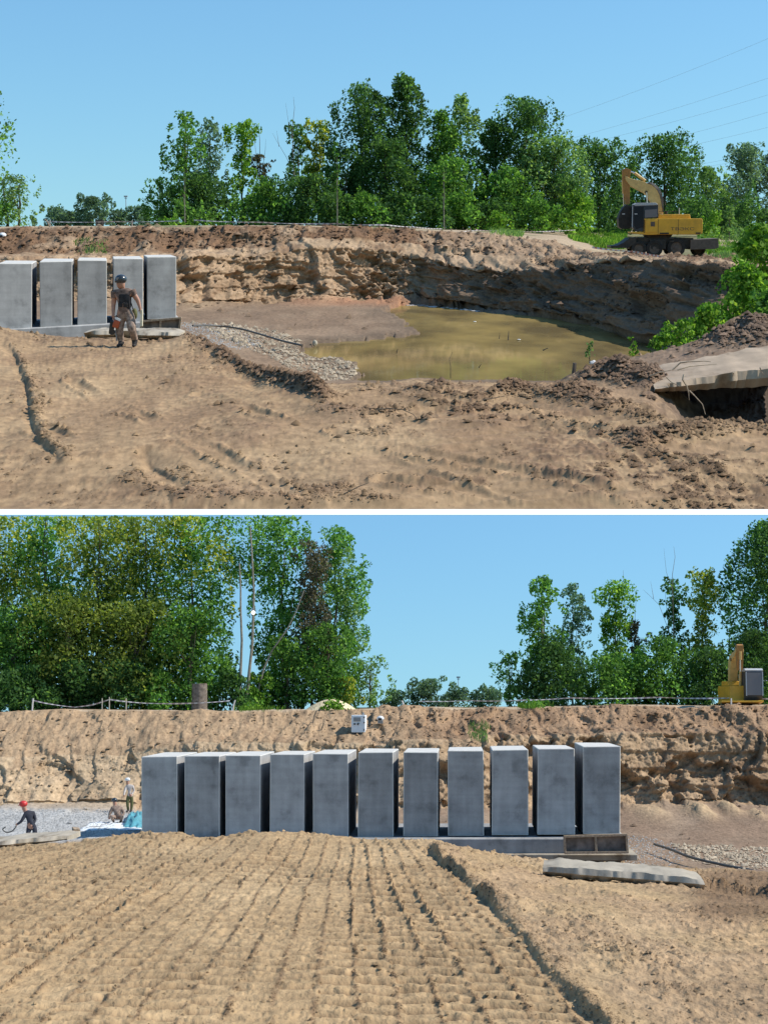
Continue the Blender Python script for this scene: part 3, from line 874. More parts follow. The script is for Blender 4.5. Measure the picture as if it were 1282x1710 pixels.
    mb._add([(xs[0], 18.0, zf - .12), (xs[1], 18.0, zf - .12), (xs[1], 18.0, zf), (xs[0], 18.0, zf), (xs[0], 18.93, zt), (xs[1], 18.93, zt), (xs[0], 18.93, zf - .12), (xs[1], 18.93, zf - .12)],
            [(0, 1, 2, 3), (3, 2, 5, 4), (4, 5, 7, 6), (0, 6, 7, 1), (0, 3, 4, 6), (1, 7, 5, 2)])
    o = mb.build('kerb', simple('white_kerb_paint', (.86, .86, .85), .7, var=.01))
    top(o, kind='structure')

# ---- lower terrace
def build_lower():
    global CUR, SL
    CUR = LO
    pxs = [-500, 0, 110, 200, 240, 300, 330, 380, 430, 500, 540, 600, 700, 730, 760, 800, 830, 900, 1000, 1100, 1200, 1282, 1800]
    g = lambda Y: 1165 + 125 + 4740 / Y
    def P(lipR, botY, botR, flY, flR, toeY, toeR, topY, topR, beY, beR, crY, crR, r2=None):
        return [(11.2, 1726), (15, g(15)), (21, g(21)), (30, r2 if r2 else max(g(30), lipR + 22)), (44, lipR), (botY, botR), (flY, flR),
                (toeY, toeR), (topY, topR), (beY, beR), (crY, crR), (77, crR - 1), (87, crR - 2)]
    Lf = (48, 1412, 55, 1382)
    Mi = (47.4, 1432, 55, 1385)
    Rt = (48, 1452, 56, 1400)
    K = [
        P(1412, *Lf, 63, 1352, 65.5, 1265, 67, 1230, 70, 1190),
        P(1412, *Lf, 63, 1352, 65.5, 1265, 67, 1230, 70, 1190),
        P(1404, *Lf, 64, 1348, 66.0, 1262, 67.3, 1225, 70, 1184),
        P(1392, *Lf, 64, 1350, 66.0, 1262, 67.3, 1225, 70, 1185),
        P(1388, *Mi, 64, 1350, 66.0, 1255, 67.3, 1225, 70, 1185),
        P(1388, *Mi, 64, 1352, 66.0, 1245, 67.3, 1225, 70, 1187),
        P(1397, *Mi, 64, 1352, 66.0, 1240, 67.3, 1226, 70, 1188),
        P(1397, *Mi, 64, 1352, 66.0, 1240, 67.3, 1227, 70, 1188),
        P(1391, *Mi, 64, 1352, 66.0, 1240, 67.3, 1228, 70, 1187),
        P(1389, *Mi, 64, 1352, 66.0, 1240, 67.5, 1230, 70.5, 1186),
        P(1392, *Mi, 64, 1352, 66.0, 1240, 67.5, 1230, 70.5, 1186),
        P(1399, *Mi, 64, 1352, 66.0, 1240, 67.8, 1230, 70.5, 1184),
        P(1401, *Mi, 64, 1352, 66.0, 1240, 67.8, 1229, 71, 1182),
        P(1403, *Mi, 64, 1352, 66.0, 1238, 67.8, 1226, 71, 1182),
        P(1414, *Mi, 64, 1352, 66.2, 1234, 68.0, 1224, 71.3, 1182),
        P(1424, *Mi, 64.5, 1350, 66.2, 1231, 68.4, 1222, 71.5, 1182),
        P(1430, *Rt, 65, 1350, 66.3, 1229, 68.6, 1221, 71.5, 1181),
        P(1438, *Rt, 65.5, 1348, 66.8, 1228, 68.8, 1219, 71.5, 1180, 1466),
        P(1446, *Rt, 66, 1346, 67.2, 1226, 69, 1218, 71.5, 1179, 1472),
        P(1448, *Rt, 66.5, 1344, 67.6, 1224, 69.3, 1216, 71.5, 1178, 1478),
        P(1452, *Rt, 67, 1342, 68, 1224, 69.5, 1216, 71.5, 1178, 1490),
        P(1458, *Rt, 67, 1342, 68, 1224, 69.5, 1216, 71.5, 1178, 1500),
        P(1458, *Rt, 67, 1342, 68, 1224, 69.5, 1216, 71.5, 1178, 1500),
    ]
    segs = [56, 56, 40, 36, 10, 12, 16, 66, 14, 34, 8, 6]
    cols, X, Y, Z = loft(LO, pxs, K, segs)
    R, PX = LO.row(Y, Z), np.broadcast_to(cols[None, :], X.shape)
    seg_id = np.zeros(X.shape[0]); k = 0
    for i, s in enumerate(segs):
        seg_id[k:k + s] = i; k += s
    seg_id[k:] = len(segs) - 1
    SI = seg_id[:, None] + np.zeros_like(X)
    Yn = Y * .4
    near = SI < 4
    # crawler tracks: strips with cleat marks, edged by crumbled ridges
    s = X + .017 * Y
    edge_s = 1.56 + .05 * np.sin(Y * .35)
    tr = 1 - sstep(-.12, .02, s - edge_s)                       # tracked ground
    fan = np.clip((-.4 - s), 0, 9)                              # tracks on the left swing away
    sw = s + fan * (.0105 * (Y - 11)) * .55
    warp = .05 * fbm(X * .6, Y * .12, oct=2, seed=201) + .035 * fbm(X * 3, Y * .7, oct=3, seed=200)
    per = .28
    u = (sw + warp) / per
    ui = np.floor(u); uf = u - ui
    jit = _hash(ui.astype(np.int64), np.zeros_like(ui, dtype=np.int64), np.zeros_like(ui, dtype=np.int64), 5)
    ph = (25 + 2 * jit) * np.log(Y) + jit * 7 + .14 * fbm(X * 3, Y * .5, oct=3, seed=202) + .5 * (uf - .5) * (jit - .2)
    pf = ph - np.floor(ph)
    cle = -np.exp(-((pf - .5) / .11) ** 2) + .45 * np.exp(-((pf - .74) / .10) ** 2)
    cle = cle * (.55 + .9 * _hash(np.floor(ph).astype(np.int64), ui.astype(np.int64), np.zeros_like(ui, dtype=np.int64), 9))
    wear = sstep(-.15, .30, fbm(X * 1.1, Y * .22, oct=4, seed=203))
    strip = sstep(0, .12, uf) * (1 - sstep(.88, 1, uf))
    H = tr * cle * strip * (.30 + .70 * wear) * .046 * (.24 + Y / 22)
    ew = np.exp(-(np.minimum(uf, 1 - uf) / .085) ** 2)
    crumb = np.clip(billow(X * 9, Yn * 9, 3, seed=204) - .16, 0, 1) * 2.4
    H += tr * ew * crumb * (.010 + .055 * jit ** 2) * (.35 + .9 * sstep(-.2, .4, fbm(X * .8, Y * .2, oct=3, seed=205))) * (.6 + Y / 40)
    H += .05 * fbm(X * .7, Y * .18, oct=3, seed=206) * (.6 + Y / 40)
    H += (.006 * fbm(X * 6, Yn * 6, oct=2, seed=207, gain=.5) + .04 * np.clip(billow(X * 10, Yn * 8, 3, seed=214) - .36, 0, 1)) * (.6 + Y / 30)
    # the scarp along the right-hand track
    right = sstep(.0, .12, s - edge_s)
    jag = fbm(X * 3, Yn * 3, oct=4, seed=208)
    gate = (.38 + .9 * sstep(-.12, .25, fbm(X * .5, Y * .22, oct=3, seed=209))) * (1 - sstep(33, 41, Y))
    H += np.exp(-((s - edge_s - .07) / (.07 + .05 * jag)) ** 2) * .045 * (.8 + .5 * jag + 1.5 * np.clip(billow(X * 8, Yn * 8, 3, seed=219) - .2, 0, 1)) * gate * (.6 + Y / 40)
    es2 = edge_s + .07 * fbm(X * 2, Y * .9, oct=4, seed=218)
    H += .065 * gate * sstep(0, .035, s - es2) * np.exp(-np.clip(s - es2, 0, 9) / .5) * (.6 + Y / 34)
    H -= np.exp(-((s - es2 + .03) / .05) ** 2) * .03 * gate
    rough = sstep(-.3, .3, fbm(X * .8, Y * .16, oct=3, seed=210))
    lump = np.clip(billow(X * 5.5, Yn * 5.5, 4, seed=211) - .26, 0, 1) * .09 + np.clip(billow(X * 12, Yn * 12, 3, seed=212) - .30, 0, 1) * .05
    H += right * rough * lump * (.7 + Y / 40) * (1 - .5 * sstep(1050, 1250, PX))
    st = fbm((X + Yn * .6) * 1.2, (Yn - X * .4) * 8, oct=2, seed=213)
    H += right * .012 * st
    H = np.where(near, H, 0)
    scw = np.exp(-((s - edge_s - .07) / .10) ** 2) * gate
    clodw = np.where(near, scw * 1.8 + ew * tr * np.clip(crumb, 0, 1) * (.5 + 1.6 * jit) + right * (.05 + np.clip(rough * lump * 16, 0, 1) * 1.8) * (1 - .6 * sstep(1050, 1250, PX)) + tr * .035, 0)
    H0 = H.copy()
    def plan(pts, z):
        return [tuple(LO.onz(a, b, z)[:2]) for a, b in pts]
    def ridge(pts, w, h, seed, Ys, lim=4):
        pl = [tuple(LO.at(a, b, yy)[:2]) for (a, b), yy in zip(pts, Ys)]
        d, _ = seg_dist(X, Y, pl)
        n = .6 + .4 * fbm(X * 1.6, Yn * 1.6, oct=2, seed=seed) + 1.0 * np.clip(billow(X * 7, Yn * 7, 3, seed=seed + 1) - .2, 0, 1)
        return np.where(SI <= lim, .7 * h * np.exp(-(d / w) ** 2) * n, 0)
    H += ridge([(760, 1450), (800, 1500), (870, 1560)], .10, .08, 220, [32, 26, 20])
    H += ridge([(800, 1440), (860, 1445), (900, 1450)], .2, .12, 221, [42, 42, 42])
    H += ridge([(1140, 1490), (1190, 1486), (1240, 1490), (1310, 1500)], .24, .42, 222, [31, 31, 30, 29])
    H += ridge([(900, 1478), (980, 1484), (1080, 1490), (1170, 1496)], .10, .09, 225, [32, 31.5, 31, 30])
    H -= ridge([(1200, 1520), (1250, 1528), (1310, 1535)], .18, .22, 223, [27, 26.5, 26])
    H += ridge([(870, 1530), (920, 1520), (990, 1530), (1050, 1560)], .16, .10, 224, [25, 26, 25, 23])
    fl = (SI >= 4) & (SI < 7)
    H += np.where(fl, .05 * fbm(X * .8, Yn * .8, oct=4, seed=230), 0)
    def mound(px_, row_, Yd, w, h, seed, ky=.2):
        c = LO.at(px_, row_, Yd)
        d = np.hypot(X - c.x, (Y - c.y) * ky)
        return h * np.exp(-(d / w) ** 2) * (1 + .5 * fbm(X * 3, Yn * 3, oct=3, seed=seed))
    sandm = mound(1165, 1345, 63.5, .42, .36, 240) + mound(1215, 1340, 64, .3, .36, 241) + mound(1262, 1350, 62.5, .25, .26, 242) + mound(1080, 1352, 64, .6, .22, 243)
    sandm += mound(120, 1352, 62.5, 1.0, .12, 244) + mound(20, 1356, 62, .8, .15, 245)
    H += np.where(fl, sandm, 0)
    H += np.where(SI >= 10, .06 * fbm(X * .5, Yn * .5, oct=3, seed=231), 0)
    crestn = np.where((SI == 9) | (SI == 8), .17 * fbm(X * 1.3, Yn, oct=4, seed=232) + .16 * np.clip(billow(X * 2.6, Yn * 2.2, 3, seed=233) - .25, 0, 1), 0)
    H += blur(crestn, 3, 0)
    fade = sstep(0, 4, np.arange(X.shape[0]))[:, None]
    clodw = clodw + np.where(near, np.clip(H - H0 - .02, 0, .2) * 12, 0) + np.where(fl, .03, 0) + np.where((SI == 9) | (SI == 8), .35, 0) * (.3 + .7 * sstep(300, 800, PX)) + np.where(SI == 7, .18 * sstep(-.1, .3, fbm(X, Z * 1.5, oct=3, seed=331)) + .02, 0)
    Z = Z + H * fade
    n = grid_normals(X, Y, Z)
    cliff = np.where(SI == 7, 1.0, 0) + np.where((SI == 8) | (SI == 9), .6, 0)
    cliff = blur(cliff, 4, 0)
    dis = cliff_relief(X, Y, Z, 301) * (1 - .50 * (1 - sstep(300, 800, PX))) * np.where(SI >= 8, .75, 1)
    dis += sstep(-2.4, -3.9, Z) * .35 * (.6 + 1.3 * fbm(X * 1.0, Y * .15, Z * .6, oct=3, seed=311))
    dis *= cliff
    X = X + n[..., 0] * dis; Y = Y + n[..., 1] * dis * 1.3; Z = Z + n[..., 2] * dis * .8
    C = np.zeros(X.shape + (3,)) + np.array((.40, .272, .147))
    C = mixc(C, sstep(-.1, .5, fbm(X * .5, Y * .12, oct=3, seed=320)) * .5, (.49, .35, .20))
    C = mixc(C, np.clip(-cle, 0, 1) * strip * tr * (.25 + .75 * wear) * .9, (.15, .095, .055))  # groove shadows painted into the soil, over its darker moist tone
    C = mixc(C, ew * tr * np.clip(crumb * 1.3, 0, 1) * .8, (.16, .10, .058))  # thin shadow lines along the crumbled edges painted in too
    C = mixc(C, np.clip(right * rough * lump * 8, 0, 1) * .8, (.165, .102, .06))
    C = mixc(C, right * sstep(-.1, .4, fbm(X * .9, Y * .2, oct=4, seed=321)) * .45, (.36, .24, .15))
    C = mixc(C, np.exp(-((s - edge_s - .05) / .1) ** 2) * gate * .5, (.27, .18, .11))
    C = mixc(C, np.where(near, sstep(1130, 1190, PX) * (1 - sstep(1520, 1550, R)) * sstep(1450, 1462, R) * .85, 0), (.19, .12, .07))
    Cf = mixc(np.zeros_like(C) + np.array((.25, .17, .115)), sstep(-.3, .4, fbm(X * .9, Y * .25, oct=3, seed=322)) * .5, (.31, .235, .17))
    Cf = mixc(Cf, np.clip(sandm * 3.5, 0, 1) * .85, SAND_L)
    Cf = mixc(Cf, 1 - sstep(560, 700, PX), (.40, .31, .22))
    Cf = mixc(Cf, (1 - sstep(245, 300, PX)) * sstep(1352, 1362, R), (.44, .43, .41))
    C = np.where(fl[..., None], Cf, C)
    band = fbm(X * .15, Y * .1, Z * 2.6, oct=3, seed=323)
    lefty = 1 - sstep(560, 800, PX)
    Cw = mixc(np.zeros_like(C) + np.array((.38, .265, .165)), sstep(-.1, .5, band) * .5, (.38, .26, .165))
    Cw = mixc(Cw, lefty * .7, (.50, .37, .235))
    Cw = mixc(Cw, sstep(.05, .5, fbm(X * 1.6, Y * .4, Z * 1.6, oct=4, seed=324)) * .45, BROWN)
    Cw = mixc(Cw, sstep(1180, 1282, PX) * .3, DBROWN)
    C = np.where((SI == 7)[..., None], Cw, C)
    Cr = mixc(np.zeros_like(C) + np.array((.33, .215, .13)), sstep(-.1, .4, fbm(X * .8, Y * .4, Z * 1.0, oct=4, seed=326)) * .6, BROWN)
    Cr = mixc(Cr, lefty * .7, (.42, .295, .18))
    Cr = mixc(Cr, sstep(.1, .5, fbm(X * 2.5, Y, Z * 2.5, oct=3, seed=327)) * .45, (.17, .11, .07))
    C = np.where(((SI == 8) | (SI == 9))[..., None], Cr, C)
    Cp = np.zeros_like(C) + np.array((.46, .35, .24))
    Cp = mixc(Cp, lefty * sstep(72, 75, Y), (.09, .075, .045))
    C = np.where((SI >= 10)[..., None], Cp, C)
    o = terrain_mesh('ground', X, Y, Z, C, M['soil'])
    top(o, kind='structure')
    SL = Surf(LO, cols, X, Y, Z)
    scatter_clods(LO, cols, X, Y, Z, clodw, C, 36000, 502, lo=1.0, hi=8.5, dark=.55)
    # the sky that closes the lower terrace behind its trees: a curved backdrop that carries the sky texture
    m, nt, out = nodes('sky_backdrop')
    tc = N(nt, 'ShaderNodeTexCoord')
    ad = N(nt, 'ShaderNodeVectorMath', operation='ADD'); ad.inputs[1].default_value = (0, 0, LOWSKY)
    nt.links.new(tc.outputs['Object'], ad.inputs[0])
    nm = N(nt, 'ShaderNodeVectorMath', operation='NORMALIZE'); nt.links.new(ad.outputs[0], nm.inputs[0])
    sk = N(nt, 'ShaderNodeTexSky'); sk.sky_type = 'NISHITA'; sk.sun_disc = False
    for a_ in ('sun_elevation', 'sun_rotation', 'air_density', 'dust_density', 'ozone_density'): setattr(sk, a_, getattr(sky, a_))
    em = N(nt, 'ShaderNodeEmission'); em.inputs['Strength'].default_value = bg.inputs['Strength'].default_value * 1.0
    nt.links.new(sky_chain(nt, sk, nm.outputs[0]), em.inputs[0]); nt.links.new(em.outputs[0], out.inputs[0])
    vs, fs = [], []
    n = 64
    rr = 84.0
    for i in range(n + 1):
        t = i / n
        x = -34 + 68 * t
        y = rr + 0.0 * x
        vs += [(x, y, LO.at(641, 1186, rr).z - .4), (x, y, LO.at(641, 860.6, rr).z)]
    for i in range(n): fs.append((2 * i, 2 * i + 2, 2 * i + 3, 2 * i + 1))
    me = bpy.data.meshes.new('sky'); me.from_pydata(vs, [], fs); me.materials.append(m)
    o = bpy.data.objects.new('sky', me); COL.objects.link(o); top(o, kind='structure')

LOWSKY = 14.5
build_upper()
build_lower()

# ------------------------------------------------------------------ trees and plants
def envelope(shape, t):
    """half width (0..1) of a crown at height fraction t of the crown"""
    if shape == 'poplar': return (.55 + .45 * math.sin(min(1, t * 1.35) * math.pi * .5)) * (1 - max(0, (t - .55) / .45) ** 1.7 * .92)
    if shape == 'round': return max(.05, math.sin(math.pi * min(1, .12 + t * .84)) ** .5)
    if shape == 'willow': return (.75 + .25 * math.sin(t * math.pi)) * (1 - max(0, (t - .72) / .28) ** 2.2 * .8)
    if shape == 'bush': return max(.08, (1 - t ** 1.8) ** .6)
    if shape == 'column': return (.7 + .3 * math.sin(t * math.pi * 2.2 + .6)) * (1 - max(0, (t - .8) / .2) ** 2 * .7)
    return 1.0

def leaves_mesh(name, mat, parent, pts, size, rng, droop=0.0, aspect=.62):
    n = len(pts)
    s = size * (.5 + 1.1 * rng.random(n) ** 1.6)
    a = rng.normal(size=(n, 3)); a /= np.linalg.norm(a, axis=1, keepdims=True)
    if droop: a = a * (1 - droop) + np.array([0, 0, -1.0]) * droop; a /= np.linalg.norm(a, axis=1, keepdims=True)
    r = rng.normal(size=(n, 3)); b = np.cross(a, r); b /= np.linalg.norm(b, axis=1, keepdims=True)
    A = a * s[:, None] * .5 * 1.25; B = b * s[:, None] * .5 * aspect * 1.25
    P = np.asarray(pts)
    V = np.stack([P - A, P - B * 1.0, P + A, P + B], 1).reshape(-1, 3)
    q = np.arange(n * 4).reshape(n, 4)
    return np_mesh(name, V, q, mat, parent)

def plant(px, base, top_, hw, Y, shape, mat, label, cat='tree', name='tree', dens=.55, leaf=4.6, trunk='bark', crown_from=.12, seed=None,
          gaps=.35, group=None, lean=0, trunks=1, tw=None, clip_row=None, limbs=6, mats2=None, blobs=None, hide_trunk=False):
    fr = CUR
    rng = np.random.default_rng(seed if seed is not None else int(px * 7 + top_ * 3 + base) % 99991 + 5)
    b0 = fr.at(px, base, Y)
    s = Y / F
    hw = hw * 1.12; leaf = leaf * .84
    Hh = (base - top_) * s; W = hw * s
    t = thing(name, label, cat, b0, 0, group)
    nb = max(10, int((base - top_) * hw / 210)) if blobs is None else blobs
    centers, radii = [], []
    for i in range(nb):
        f = (i + .5) / nb
        f = crown_from + (1 - crown_from) * f
        tc_ = (f - crown_from) / (1 - crown_from)
        e = envelope(shape, tc_)
        rr = W * rng.uniform(.28, .52) * (.55 + .45 * e)
        off = rng.uniform(-1, 1) * max(0, W * e - rr * .75)
        offy = rng.uniform(-1, 1) * W * .8 * e
        zc = min(f * Hh, Hh - rr * 1.0)
        centers.append((off + lean * s * f, offy, zc)); radii.append((rr, rr * 1.1, rr * rng.uniform(.75, 1.15)))
    # a few small sprays break the outline
    for i in range(int(nb * .8)):
        f = crown_from + (1 - crown_from) * rng.uniform(.05, 1.0)
        tc_ = (f - crown_from) / (1 - crown_from)
        e = envelope(shape, tc_)
        sg = rng.choice([-1, 1]); rr = W * rng.uniform(.1, .2)
        centers.append((sg * W * e * rng.uniform(.85, 1.08) + lean * s * f, rng.uniform(-1, 1) * W * .4, min(f * Hh, Hh - rr * .4))); radii.append((rr, rr, rr * rng.uniform(.7, 1.6)))
    centers = np.array(centers); radii = np.array(radii)
    area = (base - top_) * (1 - crown_from) * hw * 2 * .75
    n = int(area * dens * 21 / (leaf * leaf))
    w = radii[:, 0] * radii[:, 2]; w = w / w.sum()
    k = rng.choice(len(w), n, p=w)
    d = rng.normal(size=(n, 3)); d /= np.linalg.norm(d, axis=1, keepdims=True)
    rad = rng.uniform(.35, 1.0, n) ** .45
    P = centers[k] + d * rad[:, None] * radii[k]
    # clumps: noise decides where leaves stay
    g = fbm(P[:, 0] / (W * .28) + seed_shift(px), P[:, 1] / (W * .3), P[:, 2] / (W * .24), oct=3, seed=3)
    keep = g > (-.52 + gaps * .72)
    P = P[keep]
    P = P[P[:, 2] > -.02 * Hh]
    if clip_row is not None:
        wp = P + np.array(b0)
        rr_ = fr.row(wp[:, 1], wp[:, 2])
        P = P[rr_ > clip_row]
    if mats2 is not None:
        # a second leaf tone, more of it higher up
        g2 = fbm(P[:, 0] / (W * .5) + 9, P[:, 1] / W, P[:, 2] / (W * .5), oct=2, seed=8) + (P[:, 2] / Hh - .6) * .5
        m2 = g2 > .02
        leaves_mesh('crown', M[mat], t, P[~m2], leaf * s, rng, .25 if shape == 'willow' else 0)
        if m2.sum() > 20: leaves_mesh('crown', M[mats2], t, P[m2], leaf * s, rng, .25 if shape == 'willow' else 0)
    else:
        leaves_mesh('crown', M[mat], t, P, leaf * s, rng, .25 if shape == 'willow' else 0)
    if not hide_trunk:
        r0 = (tw if tw else max(1.2, hw * .055)) * s
        for q in range(trunks):
            mb = MB()
            x0 = (q - (trunks - 1) / 2) * hw * .35 * s
            zt = Hh * .86
            lim_z = None
            if clip_row is not None:
                lim_z = fr.at(px, clip_row + 3, Y).z - b0.z
                zt = min(zt, lim_z)
            pts = []
            for i in range(7):
                f = i / 6
                pts.append((x0 * (1 + f * .8) + lean * s * f + rng.normal() * W * .035 * (i > 0), rng.normal() * W * .03, -.25 * s * 8 * (i == 0) + zt * f))
            mb.tube(pts, [r0 * (1 - .8 * i / 6) for i in range(7)], 7)
            for j in range(limbs):
                ci = rng.integers(0, nb)
                c = centers[ci]
                f = rng.uniform(.3, .75)
                i0 = int(f * 6); st = Vector(pts[i0])
                en = Vector(c) if lim_z is None else Vector((c[0], c[1], min(c[2], lim_z)))
                if en.z < st.z: continue
                mid = st.lerp(en, .5) + Vector((0, 0, -.06 * W))
                rr = r0 * (1 - .8 * f) * .55
                mb.tube([st, mid, en], [rr, rr * .7, rr * .25], 5)
            mb.build('trunk', M[trunk], t, smooth=True)
    return t

def undergrowth(pts, hgt, Y, mat, n, seed, leaf=4.4, clip=None):
    rng = np.random.default_rng(seed); fr = CUR; s = Y / F
    xs = rng.uniform(pts[0][0], pts[-1][0], n)
    base = np.interp(xs, [a[0] for a in pts], [a[1] for a in pts])
    tp = hgt * (.45 + .75 * np.abs(fbm(xs / 22.0, xs * 0 + seed, oct=3, seed=seed)) * 2)
    rows = base - rng.uniform(0, 1, n) ** .8 * tp
    Yd = Y + rng.uniform(-1.2, 1.2, n)
    u, v = fr.uv(xs, rows)
    P = np.stack([u * Yd, Yd, v * Yd], -1)
    g = fbm(P[:, 0] * 1.6, P[:, 1] * .5, P[:, 2] * 1.8, oct=3, seed=seed + 4)
    P = P[g > -.22]
    o = leaves_mesh('undergrowth', M[mat], None, P, leaf * s, rng)
    top(o, kind='stuff'); return o

def seed_shift(v): return (v * .37) % 50

def dead_branches(px, base, tips, Y, label, w=1.4):
    fr = CUR; b0 = fr.at(px, base, Y); s = Y / F
    t = thing('dead_tree', label, 'tree', b0)
    mb = MB()
    for k, pl in enumerate(tips):
        pts = [Vector(fr.at(a, b, Y)) - b0 + Vector((0, random.uniform(-.2, .2), 0)) for a, b in pl]
        n = len(pts)
        ww = w if k == 0 else w * .6
        mb.tube(pts, [ww * s * .5 * (1 - .75 * i / (n - 1)) for i in range(n)], 5)
    mb.build('trunk', M['twig'], t, smooth=True)
    return t

CUR = UP
U = plant
# far scrub on the left, beyond the berm
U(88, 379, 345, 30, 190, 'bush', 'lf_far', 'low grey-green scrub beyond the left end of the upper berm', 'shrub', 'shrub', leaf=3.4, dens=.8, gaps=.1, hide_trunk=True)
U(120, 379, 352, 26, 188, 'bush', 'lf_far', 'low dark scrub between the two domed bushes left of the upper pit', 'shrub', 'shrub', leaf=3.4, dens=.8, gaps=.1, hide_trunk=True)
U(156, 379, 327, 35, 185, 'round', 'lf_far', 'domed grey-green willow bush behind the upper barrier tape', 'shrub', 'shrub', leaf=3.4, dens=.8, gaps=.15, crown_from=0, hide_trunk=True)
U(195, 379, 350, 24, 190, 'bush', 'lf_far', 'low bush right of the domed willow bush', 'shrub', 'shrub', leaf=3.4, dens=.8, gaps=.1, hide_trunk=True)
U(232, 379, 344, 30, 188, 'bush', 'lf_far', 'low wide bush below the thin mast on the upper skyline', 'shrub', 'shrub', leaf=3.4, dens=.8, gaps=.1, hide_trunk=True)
U(268, 379, 350, 24, 180, 'bush', 'lf_dark', 'dark scrub at the foot of the small loose tree', 'shrub', 'shrub', leaf=3.6, dens=.8, gaps=.1, hide_trunk=True)
U(-62, 400, 118, 75, 112, 'poplar', 'lf_mid', 'tall tree reaching in at the left edge of the upper scene in open sprays', dens=.22, gaps=.5, leaf=5.5, seed=5)
U(22, 382, 290, 42, 114, 'round', 'lf_pale', 'loose airy tree at the left edge of the upper scene', dens=.36, gaps=.52, leaf=4.2, crown_from=.05, trunks=2)
U(-8, 380, 335, 30, 113, 'bush', 'lf_mid', 'green bush under the loose airy tree at the left edge', 'shrub', 'shrub', dens=.6, leaf=4.2, hide_trunk=True)
U(268, 378, 295, 28, 150, 'round', 'lf_mid', 'small loose tree at the left end of the upper grove', dens=.3, gaps=.5, leaf=3.8, crown_from=.1)
U(312, 378, 190, 34, 146, 'poplar', 'lf_mid', 'slender tree with a pale trunk, first tall one at the left of the upper grove', dens=.42, gaps=.4, leaf=4.6, trunk='bark_pale', tw=5, crown_from=.2)
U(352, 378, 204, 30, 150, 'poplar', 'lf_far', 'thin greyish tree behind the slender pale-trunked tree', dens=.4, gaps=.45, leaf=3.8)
U(330, 380, 290, 52, 144, 'bush', 'lf_dark', 'dark undergrowth below the two slender trees of the upper grove', 'shrub', 'shrub', dens=.6, leaf=4.4, gaps=.15, hide_trunk=True)
U(406, 378, 207, 33, 147, 'column', 'lf_fresh', 'bright green leafy tree left of the dead branches in the upper grove', dens=.42, gaps=.4, leaf=4.8, seed=12)
U(438, 378, 258, 24, 149, 'column', 'lf_brown', 'grey-brown half withered tree between the bright green tree and the yellow-topped one', dens=.4, gaps=.45, leaf=3.8)
U(500, 378, 212, 27, 150, 'column', 'lf_dark', 'dark narrow tree with bare stems rising from its top', dens=.4, gaps=.4, leaf=4.6, crown_from=.3)
U(530, 378, 203, 27, 148, 'column', 'lf_yel', 'yellow-green topped tree just left of the dark willow', dens=.45, gaps=.35, leaf=4.4, crown_from=.15)
U(452, 380, 300, 42, 142, 'bush', 'lf_mid', 'rounded green thicket below the withered tree', 'shrub', 'shrub', dens=.55, leaf=4.4, gaps=.2, hide_trunk=True)
U(520, 380, 292, 48, 141, 'bush', 'lf_dark', 'rounded dark green thicket below the yellow-topped tree', 'shrub', 'shrub', dens=.55, leaf=4.4, gaps=.2, hide_trunk=True)
U(602, 381, 148, 46, 146, 'willow', 'lf_dark', 'big dark willow with a rounded top, left neighbour of the tallest tree', dens=.6, gaps=.2, leaf=4.4, seed=31)
U(575, 381, 250, 34, 143, 'round', 'lf_dark', 'dark leafy tree low in front of the big dark willow', dens=.6, gaps=.2, leaf=4.6)
U(676, 381, 134, 44, 147, 'poplar', 'lf_dark', 'tallest tree of the upper grove with a pointed crown', dens=.62, gaps=.25, leaf=4.8, seed=33)
U(645, 381, 235, 40, 143, 'round', 'lf_dark', 'dark tree filling the space below the tallest tree', dens=.6, gaps=.2, leaf=4.6)
U(732, 382, 192, 36, 148, 'poplar', 'lf_mid', 'fresh green tree to the right of the tallest tree', dens=.55, gaps=.3, leaf=4.6, seed=35)
U(768, 382, 168, 38, 150, 'poplar', 'lf_pale', 'light green pointed tree between the tallest tree and the broad one', dens=.55, gaps=.3, leaf=4.6, seed=36)
U(758, 384, 262, 45, 143, 'round', 'lf_mid', 'mid green tree low below the light green pointed tree', dens=.55, gaps=.25, leaf=4.6)
U(826, 384, 206, 34, 149, 'column', 'lf_dark', 'dark shoulder tree left of the broad tree', dens=.55, gaps=.3, leaf=4.6, seed=37)
U(876, 386, 168, 58, 150, 'round', 'lf_dark', 'broad rounded tree with a lit right shoulder, centre right of the upper grove', dens=.6, gaps=.25, leaf=4.8, seed=38)
U(850, 386, 280, 50, 144, 'bush', 'lf_mid', 'leafy thicket in front of the broad tree', 'shrub', 'shrub', dens=.6, gaps=.2, leaf=4.8, hide_trunk=True)
U(922, 387, 232, 50, 147, 'round', 'lf_pale', 'pale green tree standing right of the broad tree', dens=.55, gaps=.25, leaf=4.8, seed=39)
U(1000, 388, 236, 52, 160, 'round', 'lf_dark', 'dark round tree behind the excavator arm', dens=.6, gaps=.2, leaf=4.4, seed=40)
U(957, 392, 318, 34, 136, 'bush', 'lf_fresh', 'sunlit bush at the edge of the grass left of the excavator', 'shrub', 'shrub', dens=.5, gaps=.3, leaf=5.5, hide_trunk=True)
U(905, 390, 330, 36, 139, 'bush', 'lf_mid', 'bush at the end of the grove left of the sunlit bush', 'shrub', 'shrub', dens=.55, gaps=.25, leaf=4.8, hide_trunk=True)
U(1108, 388, 226, 55, 165, 'round', 'lf_dark', 'dense dark tree directly behind the excavator boom', dens=.6, gaps=.15, leaf=4.4, seed=41)
U(1050, 388, 300, 40, 168, 'bush', 'lf_dark', 'dark thicket behind the excavator cab', 'shrub', 'shrub', dens=.6, gaps=.1, leaf=4.4, hide_trunk=True)
U(1178, 388, 279, 34, 168, 'willow', 'lf_pale', 'pale small willow right of the excavator', dens=.6, gaps=.25, leaf=4.2, seed=42)
